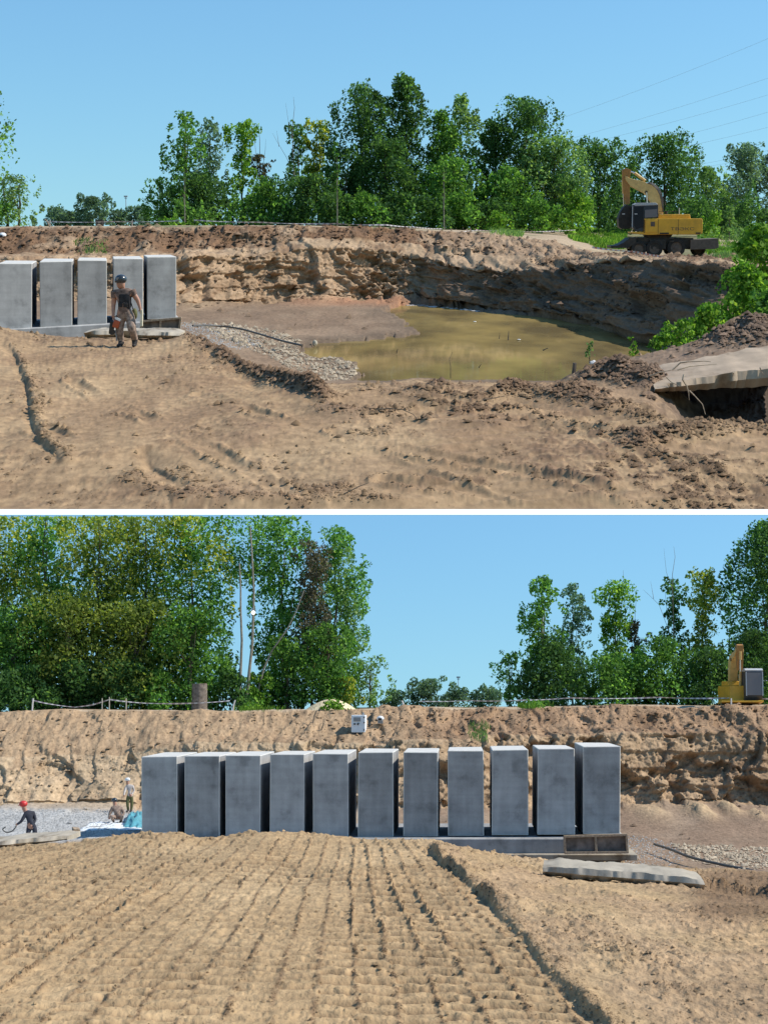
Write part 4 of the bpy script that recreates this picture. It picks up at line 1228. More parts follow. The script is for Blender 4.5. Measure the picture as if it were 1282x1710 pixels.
U(1243, 388, 243, 40, 172, 'round', 'lf_far', 'blue-grey rounded tree near the right edge of the upper scene', dens=.6, gaps=.25, leaf=3.8, seed=43)
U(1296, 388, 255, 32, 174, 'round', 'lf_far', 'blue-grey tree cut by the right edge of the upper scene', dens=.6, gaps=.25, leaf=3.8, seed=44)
U(1215, 390, 330, 60, 160, 'bush', 'lf_dark', 'dark bank of bushes under the blue-grey trees', 'shrub', 'shrub', dens=.6, gaps=.1, leaf=4.2, hide_trunk=True)
U(1190, 398, 352, 22, 130, 'bush', 'lf_fresh', 'light sapling bush behind the counterweight of the excavator', 'shrub', 'shrub', dens=.4, gaps=.35, leaf=4.4, hide_trunk=True)
U(1216, 396, 344, 12, 128, 'poplar', 'lf_pale', 'single upright sapling right of the excavator', 'shrub', 'sapling', dens=.5, gaps=.35, leaf=4.0, tw=1.2)
for i, (x, t_, h_) in enumerate([(560, 320, 36), (610, 322, 40), (665, 318, 38), (716, 325, 36), (768, 322, 34), (820, 330, 34)]):
    U(x, 383, t_, h_, 138 + (i % 3), 'bush', ['lf_dark', 'lf_mid', 'lf_dark'][i % 3], ['dark undergrowth bush below the big willow', 'green undergrowth bush between the willow and the tallest tree', 'dark undergrowth bush below the tallest tree',
       'undergrowth bush right of the tallest tree', 'leafy undergrowth bush below the light green pointed tree', 'undergrowth bush left of the broad tree'][i], 'shrub', 'shrub', dens=.55, gaps=.2, leaf=4.6, hide_trunk=True)
for px, r0, r1, lb in [(563, 240, 378, 'thin pale sapling stem in front of the big dark willow'), (741, 262, 381, 'thin pale sapling stem in front of the light green tree'), (309, 268, 378, 'bare pale birch stem at the left end of the upper grove')]:
    U(px, r1, r0, 9, 136, 'column', 'lf_mid', lb, 'tree', 'sapling', dens=.25, gaps=.5, leaf=4, trunk='bark_pale', tw=1.1, crown_from=.35)
dead_branches(490, 380, [[(492, 300), (489, 250), (488, 215), (492, 180), (490, 162)], [(488, 232), (482, 205), (477, 172)], [(495, 300), (478, 262), (462, 235), (455, 222)], [(466, 245), (462, 218)]], 147, 'bare dead branches rising above the middle left of the upper grove')
dead_branches(430, 380, [[(434, 300), (434, 235), (432, 214)], [(436, 300), (443, 250), (444, 232)], [(432, 300), (426, 240), (424, 226)]], 150, 'three bare spikes above the withered tree')

undergrowth([(268, 381), (700, 383), (1090, 391), (1310, 391)], 62, 145, 'lf_dark', 30000, 3)
undergrowth([(290, 381), (700, 383), (960, 388)], 44, 140, 'lf_mid', 7000, 4)
# lower terrace: the big grove on the left
CUR = LO
L = lambda *a, **k: plant(*a, clip_row=862.5, **k)
L(-12, 1184, 835, 62, 79, 'willow', 'lf_olive', 'green tree cut by the left edge of the lower scene', dens=.5, gaps=.3, leaf=5.5, mats2='lf_yel', seed=61)
L(70, 1186, 800, 66, 78.5, 'willow', 'lf_mid', 'tall tree with yellowing top, second from the left edge of the lower grove', dens=.5, gaps=.3, leaf=5.5, mats2='lf_yel', seed=62)
L(160, 1186, 800, 60, 77.5, 'willow', 'lf_olive', 'tall leafy tree above the first tape posts of the lower grove', dens=.5, gaps=.35, leaf=5.5, mats2='lf_yel', seed=63)
L(238, 1186, 805, 60, 78, 'willow', 'lf_olive', 'tall tree with yellow patches above the middle of the sagging tape', dens=.52, gaps=.3, leaf=5.5, mats2='lf_yel', seed=64)
L(322, 1186, 830, 58, 77.5, 'willow', 'lf_mid', 'tall yellow-tinged tree above the tree stump', dens=.52, gaps=.3, leaf=5.5, mats2='lf_yel', seed=65)
L(110, 1188, 985, 75, 76, 'round', 'lf_olive', 'lower green tree in front of the two tall trees at the left', dens=.5, gaps=.3, leaf=5.5, crown_from=.03, seed=66)
L(20, 1188, 1010, 70, 76.2, 'round', 'lf_mid', 'dark lower tree at the left edge of the lower scene', dens=.5, gaps=.3, leaf=5.5, crown_from=.03, seed=67)
L(225, 1188, 1000, 68, 75.5, 'round', 'lf_olive', 'lower leafy tree above the sagging tape', dens=.5, gaps=.3, leaf=5.5, crown_from=.03, seed=68)
L(318, 1188, 1015, 58, 75.8, 'round', 'lf_mid', 'dark lower tree behind the tree stump', dens=.5, gaps=.3, leaf=5.5, crown_from=.03, seed=69)
for i, (x, t_, h_, mt, lb) in enumerate([(45, 1110, 48, 'lf_dark', 'dark bush left of the first tape post'), (120, 1100, 46, 'lf_dark', 'dark bush behind the first tape span'), (205, 1100, 48, 'lf_dark', 'dark bush behind the middle of the sagging tape'),
        (262, 1120, 36, 'lf_mid', 'light green bush hanging over the tape left of the stump'), (385, 1120, 34, 'lf_dark', 'dark bush right of the stump')]):
    L(x, 1188, t_, h_, 74.2 + .2 * i, 'bush', mt, lb, 'shrub', 'shrub', dens=.6, gaps=.15, leaf=5.2, hide_trunk=True)
L(410, 1186, 800, 48, 78, 'round', 'lf_mid', 'tall dark-crowned tree with two bare trunks beside the lamp', dens=.36, gaps=.45, leaf=5.2, crown_from=.55, hide_trunk=True, seed=70)
L(472, 1186, 835, 46, 78.5, 'willow', 'lf_mid', 'tall leafy tree right of the bare trunks', dens=.5, gaps=.35, leaf=5.2, crown_from=.15, seed=71)
L(520, 1186, 905, 38, 77.5, 'column', 'lf_brown', 'grey-brown half bare tree above the leaning trunk', dens=.42, gaps=.4, leaf=4.4, crown_from=.25, seed=72)
L(560, 1186, 878, 46, 79, 'willow', 'lf_pale', 'rounded pale green willow at the right end of the lower left grove', dens=.6, gaps=.25, leaf=4.6, mats2='lf_mid', seed=73)
L(548, 1187, 1040, 44, 76.5, 'round', 'lf_mid', 'leafy tree low in front of the rounded willow', dens=.55, gaps=.3, leaf=4.8, crown_from=.05, seed=74)
L(480, 1187, 1060, 44, 76.2, 'round', 'lf_mid', 'dark low tree behind the leaning trunk', dens=.55, gaps=.25, leaf=4.8, crown_from=.03, seed=75)
L(438, 1188, 1120, 30, 75.6, 'bush', 'lf_fresh', 'bright bush at the foot of the leaning trunk', 'shrub', 'shrub', dens=.5, gaps=.3, leaf=4.8, hide_trunk=True)
L(575, 1186, 1128, 26, 76, 'bush', 'lf_yel', 'yellow-tipped bush behind the sand heap', 'shrub', 'shrub', dens=.55, gaps=.25, leaf=4.6, hide_trunk=True)
L(618, 1184, 1094, 33, 78, 'round', 'lf_pale', 'small airy tree standing free right of the lower left grove', dens=.34, gaps=.5, leaf=4.0, crown_from=.05)
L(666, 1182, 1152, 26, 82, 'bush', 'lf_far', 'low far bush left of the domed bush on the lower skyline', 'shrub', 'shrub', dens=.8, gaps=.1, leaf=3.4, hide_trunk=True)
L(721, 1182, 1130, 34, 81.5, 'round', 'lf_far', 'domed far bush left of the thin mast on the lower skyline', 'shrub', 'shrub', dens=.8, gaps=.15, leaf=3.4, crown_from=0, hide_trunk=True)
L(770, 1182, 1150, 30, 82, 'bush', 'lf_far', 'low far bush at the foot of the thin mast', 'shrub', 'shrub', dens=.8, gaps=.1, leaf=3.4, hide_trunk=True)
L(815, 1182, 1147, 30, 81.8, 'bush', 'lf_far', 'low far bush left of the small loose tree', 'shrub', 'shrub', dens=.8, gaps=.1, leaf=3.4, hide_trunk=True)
L(850, 1181, 1088, 30, 79, 'round', 'lf_mid', 'small loose tree at the left end of the lower right grove', dens=.34, gaps=.5, leaf=4.0, crown_from=.1)
L(907, 1181, 962, 36, 78.5, 'poplar', 'lf_mid', 'slender pale-trunked tree, first tall one of the lower right grove', dens=.45, gaps=.38, leaf=4.8, trunk='bark_pale', tw=5, crown_from=.2, seed=81)
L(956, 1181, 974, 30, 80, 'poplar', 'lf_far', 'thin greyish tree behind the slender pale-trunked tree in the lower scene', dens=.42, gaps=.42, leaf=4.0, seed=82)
L(930, 1183, 1070, 56, 77.5, 'bush', 'lf_dark', 'dark undergrowth below the slender trees in the lower scene', 'shrub', 'shrub', dens=.58, gaps=.15, leaf=4.6, hide_trunk=True)
L(1030, 1181, 970, 42, 79, 'column', 'lf_fresh', 'bright green leafy tree in the middle of the lower right grove', dens=.46, gaps=.35, leaf=4.8, seed=83)
L(1066, 1181, 1035, 26, 80, 'column', 'lf_brown', 'withered grey-brown tree right of the bright green tree in the lower scene', dens=.42, gaps=.42, leaf=4.2)
L(1126, 1181, 966, 28, 80, 'column', 'lf_dark', 'dark narrow tree with bare stems above, in the lower right grove', dens=.42, gaps=.4, leaf=4.8, crown_from=.3)
L(1176, 1181, 952, 36, 79, 'column', 'lf_yel', 'yellow-green topped tree left of the big dark one at the lower right', dens=.46, gaps=.33, leaf=4.6, crown_from=.12, seed=84)
L(1020, 1183, 1090, 50, 76.5, 'bush', 'lf_mid', 'green thicket below the bright green tree', 'shrub', 'shrub', dens=.55, gaps=.2, leaf=4.8, hide_trunk=True)
L(1100, 1183, 1062, 55, 76.8, 'bush', 'lf_mid', 'rounded green thicket left of the front-facing excavator', 'shrub', 'shrub', dens=.55, gaps=.2, leaf=4.8, hide_trunk=True)
L(1180, 1183, 1080, 50, 76.5, 'bush', 'lf_dark', 'dark thicket right behind the front-facing excavator', 'shrub', 'shrub', dens=.55, gaps=.15, leaf=4.8, hide_trunk=True)
L(1282, 1181, 868, 66, 79, 'poplar', 'lf_dark', 'big dark tree cut by the right edge of the lower scene', dens=.6, gaps=.2, leaf=5, seed=85)
L(1262, 1183, 1050, 52, 77, 'round', 'lf_dark', 'dark lower tree behind the cab of the front-facing excavator', dens=.6, gaps=.2, leaf=4.8, crown_from=.02)
dead_branches(1122, 1182, [[(1124, 1080), (1122, 1010), (1121, 960), (1126, 930), (1125, 912)], [(1121, 985), (1112, 955), (1108, 915)], [(1118, 1060), (1100, 1010), (1080, 992), (1072, 985)], [(1090, 1000), (1086, 970)]], 78.6, 'bare dead branches above the dark narrow tree in the lower scene')
dead_branches(1050, 1182, [[(1045, 1060), (1041, 990), (1040, 952)], [(1050, 1060), (1051, 1000), (1050, 972)], [(1058, 1060), (1061, 1000), (1061, 975)]], 80.5, 'three bare spikes above the bright green tree in the lower scene')
undergrowth([(-30, 1189), (600, 1188)], 70, 77, 'lf_dark', 17000, 5)
undergrowth([(0, 1189), (380, 1188)], 60, 75.6, 'lf_mid', 5000, 6)
undergrowth([(845, 1184), (1310, 1184)], 70, 78, 'lf_dark', 15000, 7)
# trunks that stand in front of the grove
def bare_trunk(pts, Y, w, label, mat='bark_pale', name='bare_tree'):
    b0 = CUR.at(pts[0][0], pts[0][1], Y); s = Y / F
    mb = MB()
    P_ = [Vector(CUR.at(a, b, Y)) - b0 for a, b in pts]; n = len(P_)
    mb.tube(P_, [w * s * .5 * (1 - .55 * i / (n - 1)) for i in range(n)], 8)
    o = mb.build(name, M[mat], None, smooth=True); o.location = b0
    return top(o, label, 'tree')
bare_trunk([(398, 1187), (402, 1120), (404, 1070), (402, 1020), (402, 985), (400, 940)], 75.2, 5, 'left of the two bare trunks beside the lamp', 'bark_pale')
bare_trunk([(410, 1187), (416, 1125), (421, 1080), (423, 1030), (424, 990), (421, 930), (418, 880)], 75.0, 5.5, 'right of the two bare trunks, the one that carries the lamp', 'bark_pale')
bare_trunk([(428, 1186), (432, 1150), (441, 1115), (455, 1085), (466, 1070), (480, 1050), (495, 1020), (508, 985)], 75.3, 4, 'curved trunk leaning right over the green bush', 'bark_pale')

# ------------------------------------------------------------------ things on the two terraces
def px_mesh(name, verts, faces, mat, bevel=0.0, smooth=False, parent=None):
    me = bpy.data.meshes.new(name); me.from_pydata([tuple(v) for v in verts], [], faces)
    bm = bmesh.new(); bm.from_mesh(me)
    if bevel > 0:
        bmesh.ops.bevel(bm, geom=bm.edges[:], offset=bevel, segments=2, affect='EDGES', profile=.5)
    bmesh.ops.recalc_face_normals(bm, faces=bm.faces[:])
    bm.to_mesh(me); bm.free()
    me.materials.append(mat)
    if smooth: me.polygons.foreach_set('use_smooth', [True] * len(me.polygons))
    o = bpy.data.objects.new(name, me); COL.objects.link(o)
    if parent: o.parent = parent
    return o

BOXF = [(0, 3, 2, 1), (4, 5, 6, 7), (0, 1, 5, 4), (1, 2, 6, 5), (2, 3, 7, 6), (3, 0, 4, 7)]
def block(pl, pr, rt, rb, Yl, Yr, D, label, group):
    b0 = CUR.at(pl, rb, Yl); b1 = CUR.at(pr, rb, Yr)
    t0 = CUR.at(pl, rt, Yl); t1 = CUR.at(pr, rt, Yr)
    D = Vector(D)
    j = lambda: random.uniform(-.012, .012)
    vs = [Vector((0, 0, 0)), b1 - b0, b1 - b0 + D, D, t0 - b0, t1 - b0, t1 - b0 + D, t0 - b0 + D]
    vs = [v + Vector((j(), j(), 0 if i < 4 else j())) for i, v in enumerate(vs)]
    o = px_mesh('concrete_block', vs, BOXF, M['concrete'], .022)
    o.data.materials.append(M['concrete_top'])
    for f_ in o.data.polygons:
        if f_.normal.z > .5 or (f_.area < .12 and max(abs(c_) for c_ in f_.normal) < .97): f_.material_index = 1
    o.location = b0
    return top(o, label, 'concrete block', group)

# lower row of eleven
CUR = LO
LB = [(237, 296, 1263, 1402), (308, 367, 1262, 1401), (377, 435, 1261, 1401), (451, 508, 1260, 1400), (523, 582, 1258.5, 1400), (598, 657, 1256.5, 1398),
      (673, 731, 1255.5, 1397), (747, 807, 1254, 1396), (821, 882, 1252, 1395), (897, 959, 1250, 1394), (973, 1035, 1246, 1393)]
names = ['leftmost block of the long lower row, beside the blue tarp', 'second block of the long lower row counted from the blue tarp', 'third block of the long lower row counted from the blue tarp',
         'fourth block of the long lower row, dark stains on its upper left face', 'fifth block of the long lower row, brownish grey, below the white generator box',
         'middle block of the long lower row, below and right of the white generator box', 'seventh block of the long lower row with two pale patches low on its face', 'eighth block of the long lower row counted from the blue tarp',
         'ninth block of the long lower row, third from the free right end', 'second block from the right end, behind the wooden formwork frame', 'rightmost end block of the long lower row, above the formwork frame']
base_z = CUR.at(640, 1398, 49.8).z
for (a, b, c, d), nm in zip(LB, names):
    yl = 50.6 - 1.5 * (a - 237) / 800; yr = 50.6 - 1.5 * (b - 237) / 800
    block(a, b, c, d, yl, yr, (.043 * 3.8, 3.8, 0), nm, 'blocks of the long lower concrete row')
def boxpx(name, pl, pr, rt, Yl, Yr, h, depth, mat, bevel=.02, parent=None, skew=.043):
    a = CUR.at(pl, rt, Yl); b = CUR.at(pr, rt, Yr); D = Vector((skew * depth, depth, 0)); H = Vector((0, 0, -h))
    o = px_mesh(name, [H, b - a + H, b - a + D + H, D + H, Vector((0, 0, 0)), b - a, b - a + D, D], BOXF, mat, bevel, parent=parent)
    o.location = a
    return o
f = boxpx('foundation_beam', 232, 1049, 1401, 50.0, 48.3, .40, 6.0, M['concrete'])
top(f, 'long grey concrete foundation beam carrying the lower row of eleven blocks', 'foundation')
f = boxpx('footing', 700, 1064, 1427, 48.6, 47.9, .16, 6.5, M['slab'])
top(f, 'pale concrete footing ledge sticking out below the lower foundation beam', 'footing')
# upper row of five
CUR = UP
UB = [(-3, 54, 440, 550), (67, 121, 436.5, 546), (130, 179, 434, 543), (190, 239, 431.5, 540), (246, 295, 429, 533)]
names = ['leftmost block of the upper row of five, cut by the left edge', 'second block of the upper row, next to the one cut by the edge', 'middle block of the upper row of five', 'fourth block of the upper row, directly behind the walking man', 'right end block of the upper row, above the tilted formwork frame']
for (a, b, c, d), nm in zip(UB, names):
    yf = lambda p: 57.0 + 3.0 * p / 290
    block(a, b, c, d, yf(a), yf(b), (-.157 * 4.4, 4.4, 0), nm, 'blocks of the upper concrete row')
a = CUR.at(-40, 553, 56.4); b = CUR.at(303, 535, 59.4); D = Vector((-.85, 5.4, 0)); H = Vector((0, 0, -.40))
o = px_mesh('foundation_beam', [H, b - a + H, b - a + D + H, D + H, Vector((0, 0, 0)), b - a, b - a + D, D], BOXF, M['concrete'], .02); o.location = a
top(o, 'grey concrete foundation beam under the upper row of five blocks', 'foundation')

def formwork(pts, Y, label):
    """pts: bottom-left, bottom-right, top-right, top-left in the picture"""
    t0 = CUR.at(*pts[0], Y)
    t = thing('formwork_frame', label, 'formwork frame', t0)
    P_ = [Vector(CUR.at(x, y, Y)) - t0 for x, y in pts]
    def bar(a, b, name, r=.035):
        d = (b - a); mb = MB(); ln = d.length
        ang = math.atan2(d.z, d.x)
        mb.box(tuple((a + b) / 2), (ln + r, .12, r * 1.7), (0, -ang, 0), bev=.006)
        mb.build(name, M['wood'], t)
    bar(P_[0], P_[1], 'rail'); bar(P_[3], P_[2], 'rail')
    for f_ in (0, .5, 1):
        bar(P_[0].lerp(P_[1], f_) + Vector((0, .01, 0)), P_[3].lerp(P_[2], f_) + Vector((0, .01, 0)), 'stud')
    mb = MB()  # dark sheet put in for the shaded beam seen through the frame
    q = [p + Vector((0, .07, 0)) for p in P_]
    mb._add(q + [p + Vector((0, .02, 0)) for p in q], [(0, 1, 2, 3), (7, 6, 5, 4), (0, 4, 5, 1), (1, 5, 6, 2), (2, 6, 7, 3), (3, 7, 4, 0)])
    mb.build('panel', M['darkpanel'], t)
M['darkpanel'] = simple('stained_plywood', (.16, .13, .11), .7, var=.5, scale=5)  # tone of the shade painted behind the frame bars
CUR = LO
formwork([(943, 1424), (1047, 1423), (1045, 1394), (942, 1397)], 47.8, 'wooden formwork frame with two panels leaning on the lower foundation beam')
CUR = UP
formwork([(236, 552), (300, 549), (302, 531), (236, 537)], 55.6, 'tilted wooden formwork frame at the right end of the upper foundation')

def slab_hit(S_, fbl, fbr, *a, **k):
    return slab(fbl, fbr, S_.hit(*fbl).y + .2, S_.hit(*fbr).y + .2, *a, **k)
def slab(fbl, fbr, Yl, Yr, th_l, th_r, depth, label, mat='slab', skew=0.0, jag=.05, name='concrete_slab', rise=0.0):
    """broken slab: a strip of stations with uneven edges"""
    a = CUR.at(*fbl, Yl); b = CUR.at(*fbr, Yr)
    n = 70; vs, fs = [], []
    rs = random.Random(int(fbl[0]))
    ph = rs.uniform(0, 50)
    NZ = [fbm(np.arange(n + 1) * .085 + ph + 9 * k_, np.zeros(n + 1) + k_, oct=4, seed=5 + k_, gain=.65) * 2.2 for k_ in range(8)]
    for i in range(n + 1):
        f_ = i / n
        p = a.lerp(b, f_) - a
        th = (th_l + (th_r - th_l) * f_) * (a.y / F)
        w = [float(NZ[k_][i]) * jag for k_ in range(8)]
        en = .75 + .25 * min(1, min(f_, 1 - f_) * 9)
        dz = rise * f_
        vs += [(p.x, p.y + w[0] * 2 + .1, p.z + w[1] * .4), (p.x, p.y - .03 + w[0] * 2, p.z + th * .5), (p.x, p.y + w[2] * 1.6 + .06, p.z + th * en + w[3] * .25),
               (p.x + skew * depth * .5, p.y + depth * .5, p.z + th * en + w[4] * .15 + dz * .5), (p.x + skew * depth, p.y + depth + w[5] * 3, p.z + th * en + w[6] * .3 + dz), (p.x + skew * depth, p.y + depth, p.z + dz)]
    for i in range(n):
        for k in range(6):
            k2 = (k + 1) % 6
            fs.append((i * 6 + k, i * 6 + k2, (i + 1) * 6 + k2, (i + 1) * 6 + k))
    fs.append(tuple(range(6))); fs.append(tuple(reversed([n * 6 + k for k in range(6)])))
    o = px_mesh(name, vs, fs, M[mat], smooth=True); o.location = a
    o.data.set_sharp_from_angle(angle=math.radians(38))
    return top(o, label, 'concrete slab')
CUR = LO
slab_hit(SL, (906, 1464), (1176, 1487), 17, 18, 1.6, 'long broken concrete slab lying on the sand below the formwork frame', skew=.1)
slab((-60, 1424), (112, 1407), 43.0, 44.0, 14, 12, 2.0, 'weathered concrete slab at the left edge in front of the man in the red helmet', skew=0)
CUR = UP
slab((141, 564), (300, 567), 45.6, 45.6, 12, 13, 1.4, 'low concrete slab lying behind the walking man')
slab((1092, 656), (1345, 642), 30.6, 31.2, 14, 38, 3.6, 'thick broken concrete slab overhanging a hollow at the right edge', mat='brownslab', skew=.12, jag=.06, rise=.12)

# ---- rubble, gravel, foam
def scatter_poly(S_, polys, n, lo, hi, colr, name, seed, power=.45, w=None):
    R = S_.fr.row(S_.Y, S_.Z); PXg = np.broadcast_to(S_.cols[None, :], R.shape)
    W_ = np.zeros(R.shape)
    for p in polys: W_ = np.maximum(W_, in_poly(PXg, R, p).astype(float))
    if w is not None: W_ = W_ * w(S_)
    C_ = np.zeros(R.shape + (3,)) + np.array(colr)
    global CUR
    old = CUR; CUR = S_.fr
    o = scatter_clods(S_.fr, S_.cols, S_.X, S_.Y, S_.Z, W_, C_, n, seed, lo, hi, name)
    CUR = old
    return o
flatU = lambda s: (s.Y > 44) * 1.0
flatL = lambda s: (s.Y > 46) * 1.0
scatter_poly(SU, [[(318, 540), (390, 543), (450, 550), (500, 572), (500, 592), (560, 600), (600, 612), (592, 630), (570, 642), (520, 640), (455, 600), (380, 570)]], 1500, 3.0, 9.5, (.44, .36, .26), 'rubble', 601, .35, flatU)
scatter_poly(SU, [[(296, 540), (345, 541), (400, 552), (440, 575), (400, 585), (330, 570)]], 1800, 1.4, 2.6, (.40, .40, .385), 'gravel', 602, .3, flatU)
scatter_poly(SL, [[(1120, 1412), (1180, 1414), (1300, 1420), (1300, 1462), (1220, 1452), (1150, 1440)]], 900, 3.0, 8.5, (.46, .38, .28), 'rubble', 603, .35, flatL)
scatter_poly(SL, [[(1040, 1400), (1085, 1400), (1135, 1418), (1140, 1440), (1100, 1455), (1000, 1456), (900, 1445), (760, 1438), (740, 1425)]], 3200, 1.4, 2.8, (.42, .42, .41), 'gravel', 604, .3, flatL)
scatter_poly(SL, [[(-30, 1358), (60, 1352), (236, 1354), (240, 1400), (-30, 1408)]], 5200, 1.3, 2.8, (.44, .44, .43), 'gravel', 605, .3, flatL)

# ---- barrier tapes and stakes
def tape(pts, label, w=3.0, seg=5.0, mats=('tape_white', 'tape_dark'), name='barrier_tape'):
    P_ = [Vector(CUR.at(*p)) for p in pts]; s = pts[0][2] / F
    o0 = P_[0].copy()
    out = []
    w *= .72
    for i in range(len(P_) - 1):
        n = max(1, int((P_[i + 1] - P_[i]).length / (seg * s)))
        for k in range(n):
            f_ = k / n
            q = P_[i].lerp(P_[i + 1], f_) - o0
            q.z -= math.sin(f_ * math.pi) * .010 * (P_[i + 1] - P_[i]).length
            out.append(q)
    out.append(P_[-1] - o0)
    mb = MB(); h = w * s * .5
    for i in range(len(out) - 1):
        a, b = out[i], out[i + 1]
        tw = .35 * math.sin(i * .23)
        ya, yb = h * tw, h * .35 * math.sin((i + 1) * .23)
        hh = h * (.75 + .25 * math.cos(i * .31))
        e = Vector((0, .004, 0))
        mb._add([a + Vector((0, -ya, -hh)), b + Vector((0, -yb, -hh)), b + Vector((0, yb, hh)), a + Vector((0, ya, hh)),
                 a + Vector((0, -ya, -hh)) + e, b + Vector((0, -yb, -hh)) + e, b + Vector((0, yb, hh)) + e, a + Vector((0, ya, hh)) + e], [(0, 1, 2, 3), (7, 6, 5, 4), (0, 4, 5, 1), (3, 2, 6, 7)], i % 2)
    o = mb.build(name, [M[m] for m in mats]); o.location = o0
    return top(o, label, 'barrier tape')
def stake(px_, r0, r1, Y, label, w=2.2, mat='stake', lean=0, name='stake', cat='stake'):
    a = CUR.at(px_, r1, Y); b = CUR.at(px_ + lean, r0, Y); s = Y / F
    mb = MB(); mb.tube([Vector((0, 0, -.25)), (b - a) * .5, b - a], [w * s * .5, w * s * .48, w * s * .42], 6)
    o = mb.build(name, M[mat]); o.location = a
    return top(o, label, cat)
CUR = UP
tape([(80, 370, 101), (190, 370, 101), (300, 368.5, 101)], 'pale striped barrier tape at the left end of the upper berm', w=2.6)
tape([(324, 367.5, 101.5), (430, 371, 101.5), (560, 373.5, 102), (645, 375.5, 103)], 'long striped barrier tape below the middle of the upper grove', w=3)
tape([(645, 375.5, 103), (690, 379, 105), (738, 382, 108)], 'short end of striped tape dipping towards the dirt road', w=2.8)
tape([(660, 388, 106), (800, 384.5, 112), (960, 384, 120)], 'loose tape lying across the dirt road in front of the grove', w=2.0)
tape([(988, 413, 95), (1060, 420.5, 93), (1130, 431.5, 90), (1210, 442, 86)], 'red and white tape running past the wheels of the side-on excavator', w=4.2, mats=('tape_white', 'tape_red'))
stake(84, 367, 380, 101, 'stake at the left end of the upper tape')
stake(221, 368, 380, 101.2, 'short pale stake below the mast, upper berm')
stake(86, 366, 379, 101.4, 'pale crooked stick leaning beside the first upper stake', lean=-10, w=2.4, mat='wood')
stake(956, 606, 638, 38, 'stout brown stake standing on the near pond bank', w=8, mat='brownmetal', lean=3)
stake(1137, 430, 440, 92, 'small stake holding the red and white tape', w=2.0)
CUR = LO
tape([(54, 1169, 72), (80, 1175, 72), (125, 1181, 72), (155, 1177, 72), (182, 1168.5, 72)], 'sagging striped tape at the left end of the lower berm', w=3)
tape([(184, 1168, 72), (215, 1172, 72), (250, 1174.5, 72), (330, 1174, 72), (384, 1170, 72)], 'striped tape crossing in front of the tree stump', w=3.2)
tape([(700, 1171, 73), (780, 1170, 73), (870, 1169.5, 73)], 'pale tape below the thin mast of the lower skyline', w=2.4)
tape([(862, 1169.5, 73), (950, 1165.5, 73), (1100, 1164.5, 73), (1224, 1165.5, 72.6), (1310, 1166.5, 72.4)], 'long striped tape in front of the lower right grove and excavator', w=3.4)
stake(54, 1166, 1186, 71.8, 'leaning white stake at the left end of the sagging tape', lean=2, w=3, mat='tape_white')
stake(171, 1166, 1185, 71.8, 'thin stake under the top of the sagging tape')
stake(183, 1164, 1186, 71.8, 'stake where the two left tapes of the lower berm meet')
stake(211, 1166, 1186, 71.9, 'stake left of the stump, halfway along its tape')
stake(388, 1169, 1184, 71.9, 'pale bent stick between the stump and the bare trunks', lean=5, w=3, mat='tape_white')
stake(1220, 1166, 1182, 71.8, 'white stake in front of the front-facing excavator', w=3, mat='tape_white')
stake(676, 1170, 1181, 72.5, 'pale driftwood stick on the berm left of the lower mast', lean=-5, w=3, mat='tape_white')
stake(521, 1186, 1206, 68.8, 'upper of the two thin boards stuck in the lower slope', lean=8, w=3.2, mat='wood', name='board', cat='board')
stake(534, 1207, 1226, 68.2, 'lower of the two thin boards stuck in the lower slope', lean=7, w=3.0, mat='wood', name='board', cat='board')

# ---- masts, lamp, wires
CUR = UP
def mast(px_, r0, r1, Y, label):
    a = CUR.at(px_, r1, Y); b = CUR.at(px_, r0, Y); s = Y / F
    t = thing('mast', label, 'mast', a)
    mb = MB(); h = (b - a).z
    mb.tube([(0, 0, 0), (0, 0, h)], [.9 * s, .6 * s], 6); mb.build('pole', M['wire'], t)
    mb = MB(); mb.box((0, 0, h), (6 * s, 3 * s, 2.6 * s)); mb.box((0, 0, h - 3 * s), (4 * s, 2 * s, 1.2 * s)); mb.build('lamp_head', M['wire'], t)
mast(211, 328, 352, 196, 'thin distant floodlight mast above the low scrub of the upper scene')
CUR = LO
mast(765, 1131, 1156, 83, 'thin distant floodlight mast above the low scrub of the lower scene')
CUR = UP
WL = [((942, 185), (1282, 57)), ((945, 223), (1282, 123)), ((945, 237), (1282, 151)), ((1016, 245), (1282, 179)), ((1040, 254), (1282, 204)), ((1158, 264), (1282, 241)), ((1158, 269), (1282, 250))]
wn_ = ['topmost power line of the bundle', 'second power line from the top', 'third power line from the top', 'fourth power line from the top', 'fifth power line, passing above the dark round tree', 'upper of the two lowest short power lines', 'lowest power line, just above the blue-grey trees']
for (a, b), nm in zip(WL, wn_):
    k = (b[1] - a[1]) / (b[0] - a[0])
    p0 = (a[0] - 130, a[1] - 130 * k + 6); p1 = (b[0] + 150, b[1] + 150 * k)
    pts = []
    A = Vector(CUR.at(*p0, 205)); B = Vector(CUR.at(*p1, 178))
    for i in range(25):
        f_ = i / 24; q = A.lerp(B, f_); q.z -= math.sin(f_ * math.pi) * .55; pts.append(q - A)
    mb = MB(); mb.tube(pts, .009, 4)
    o = mb.build('power_line', M['wire']); o.location = A
    top(o, nm + ' at the upper right', 'power line', 'power lines crossing the upper sky')
CUR = LO
t = thing('lamp', 'white glaring lamp fixed high on a bare trunk of the lower grove', 'lamp', CUR.at(423, 1023, 74.6))  # sun glint on the trunk, added as an emitting ball
mb = MB(); mb.ball((0, 0, 0), 3.6 * 74.6 / F, seg=3, sq=(1, .8, .9))
mm, nt, out = nodes('lamp_glow'); e = N(nt, 'ShaderNodeEmission'); e.inputs['Strength'].default_value = 2.2; e.inputs['Color'].default_value = (1, .98, .95, 1); nt.links.new(e.outputs[0], out.inputs[0])
mb.build('bulb', mm, t, smooth=True)
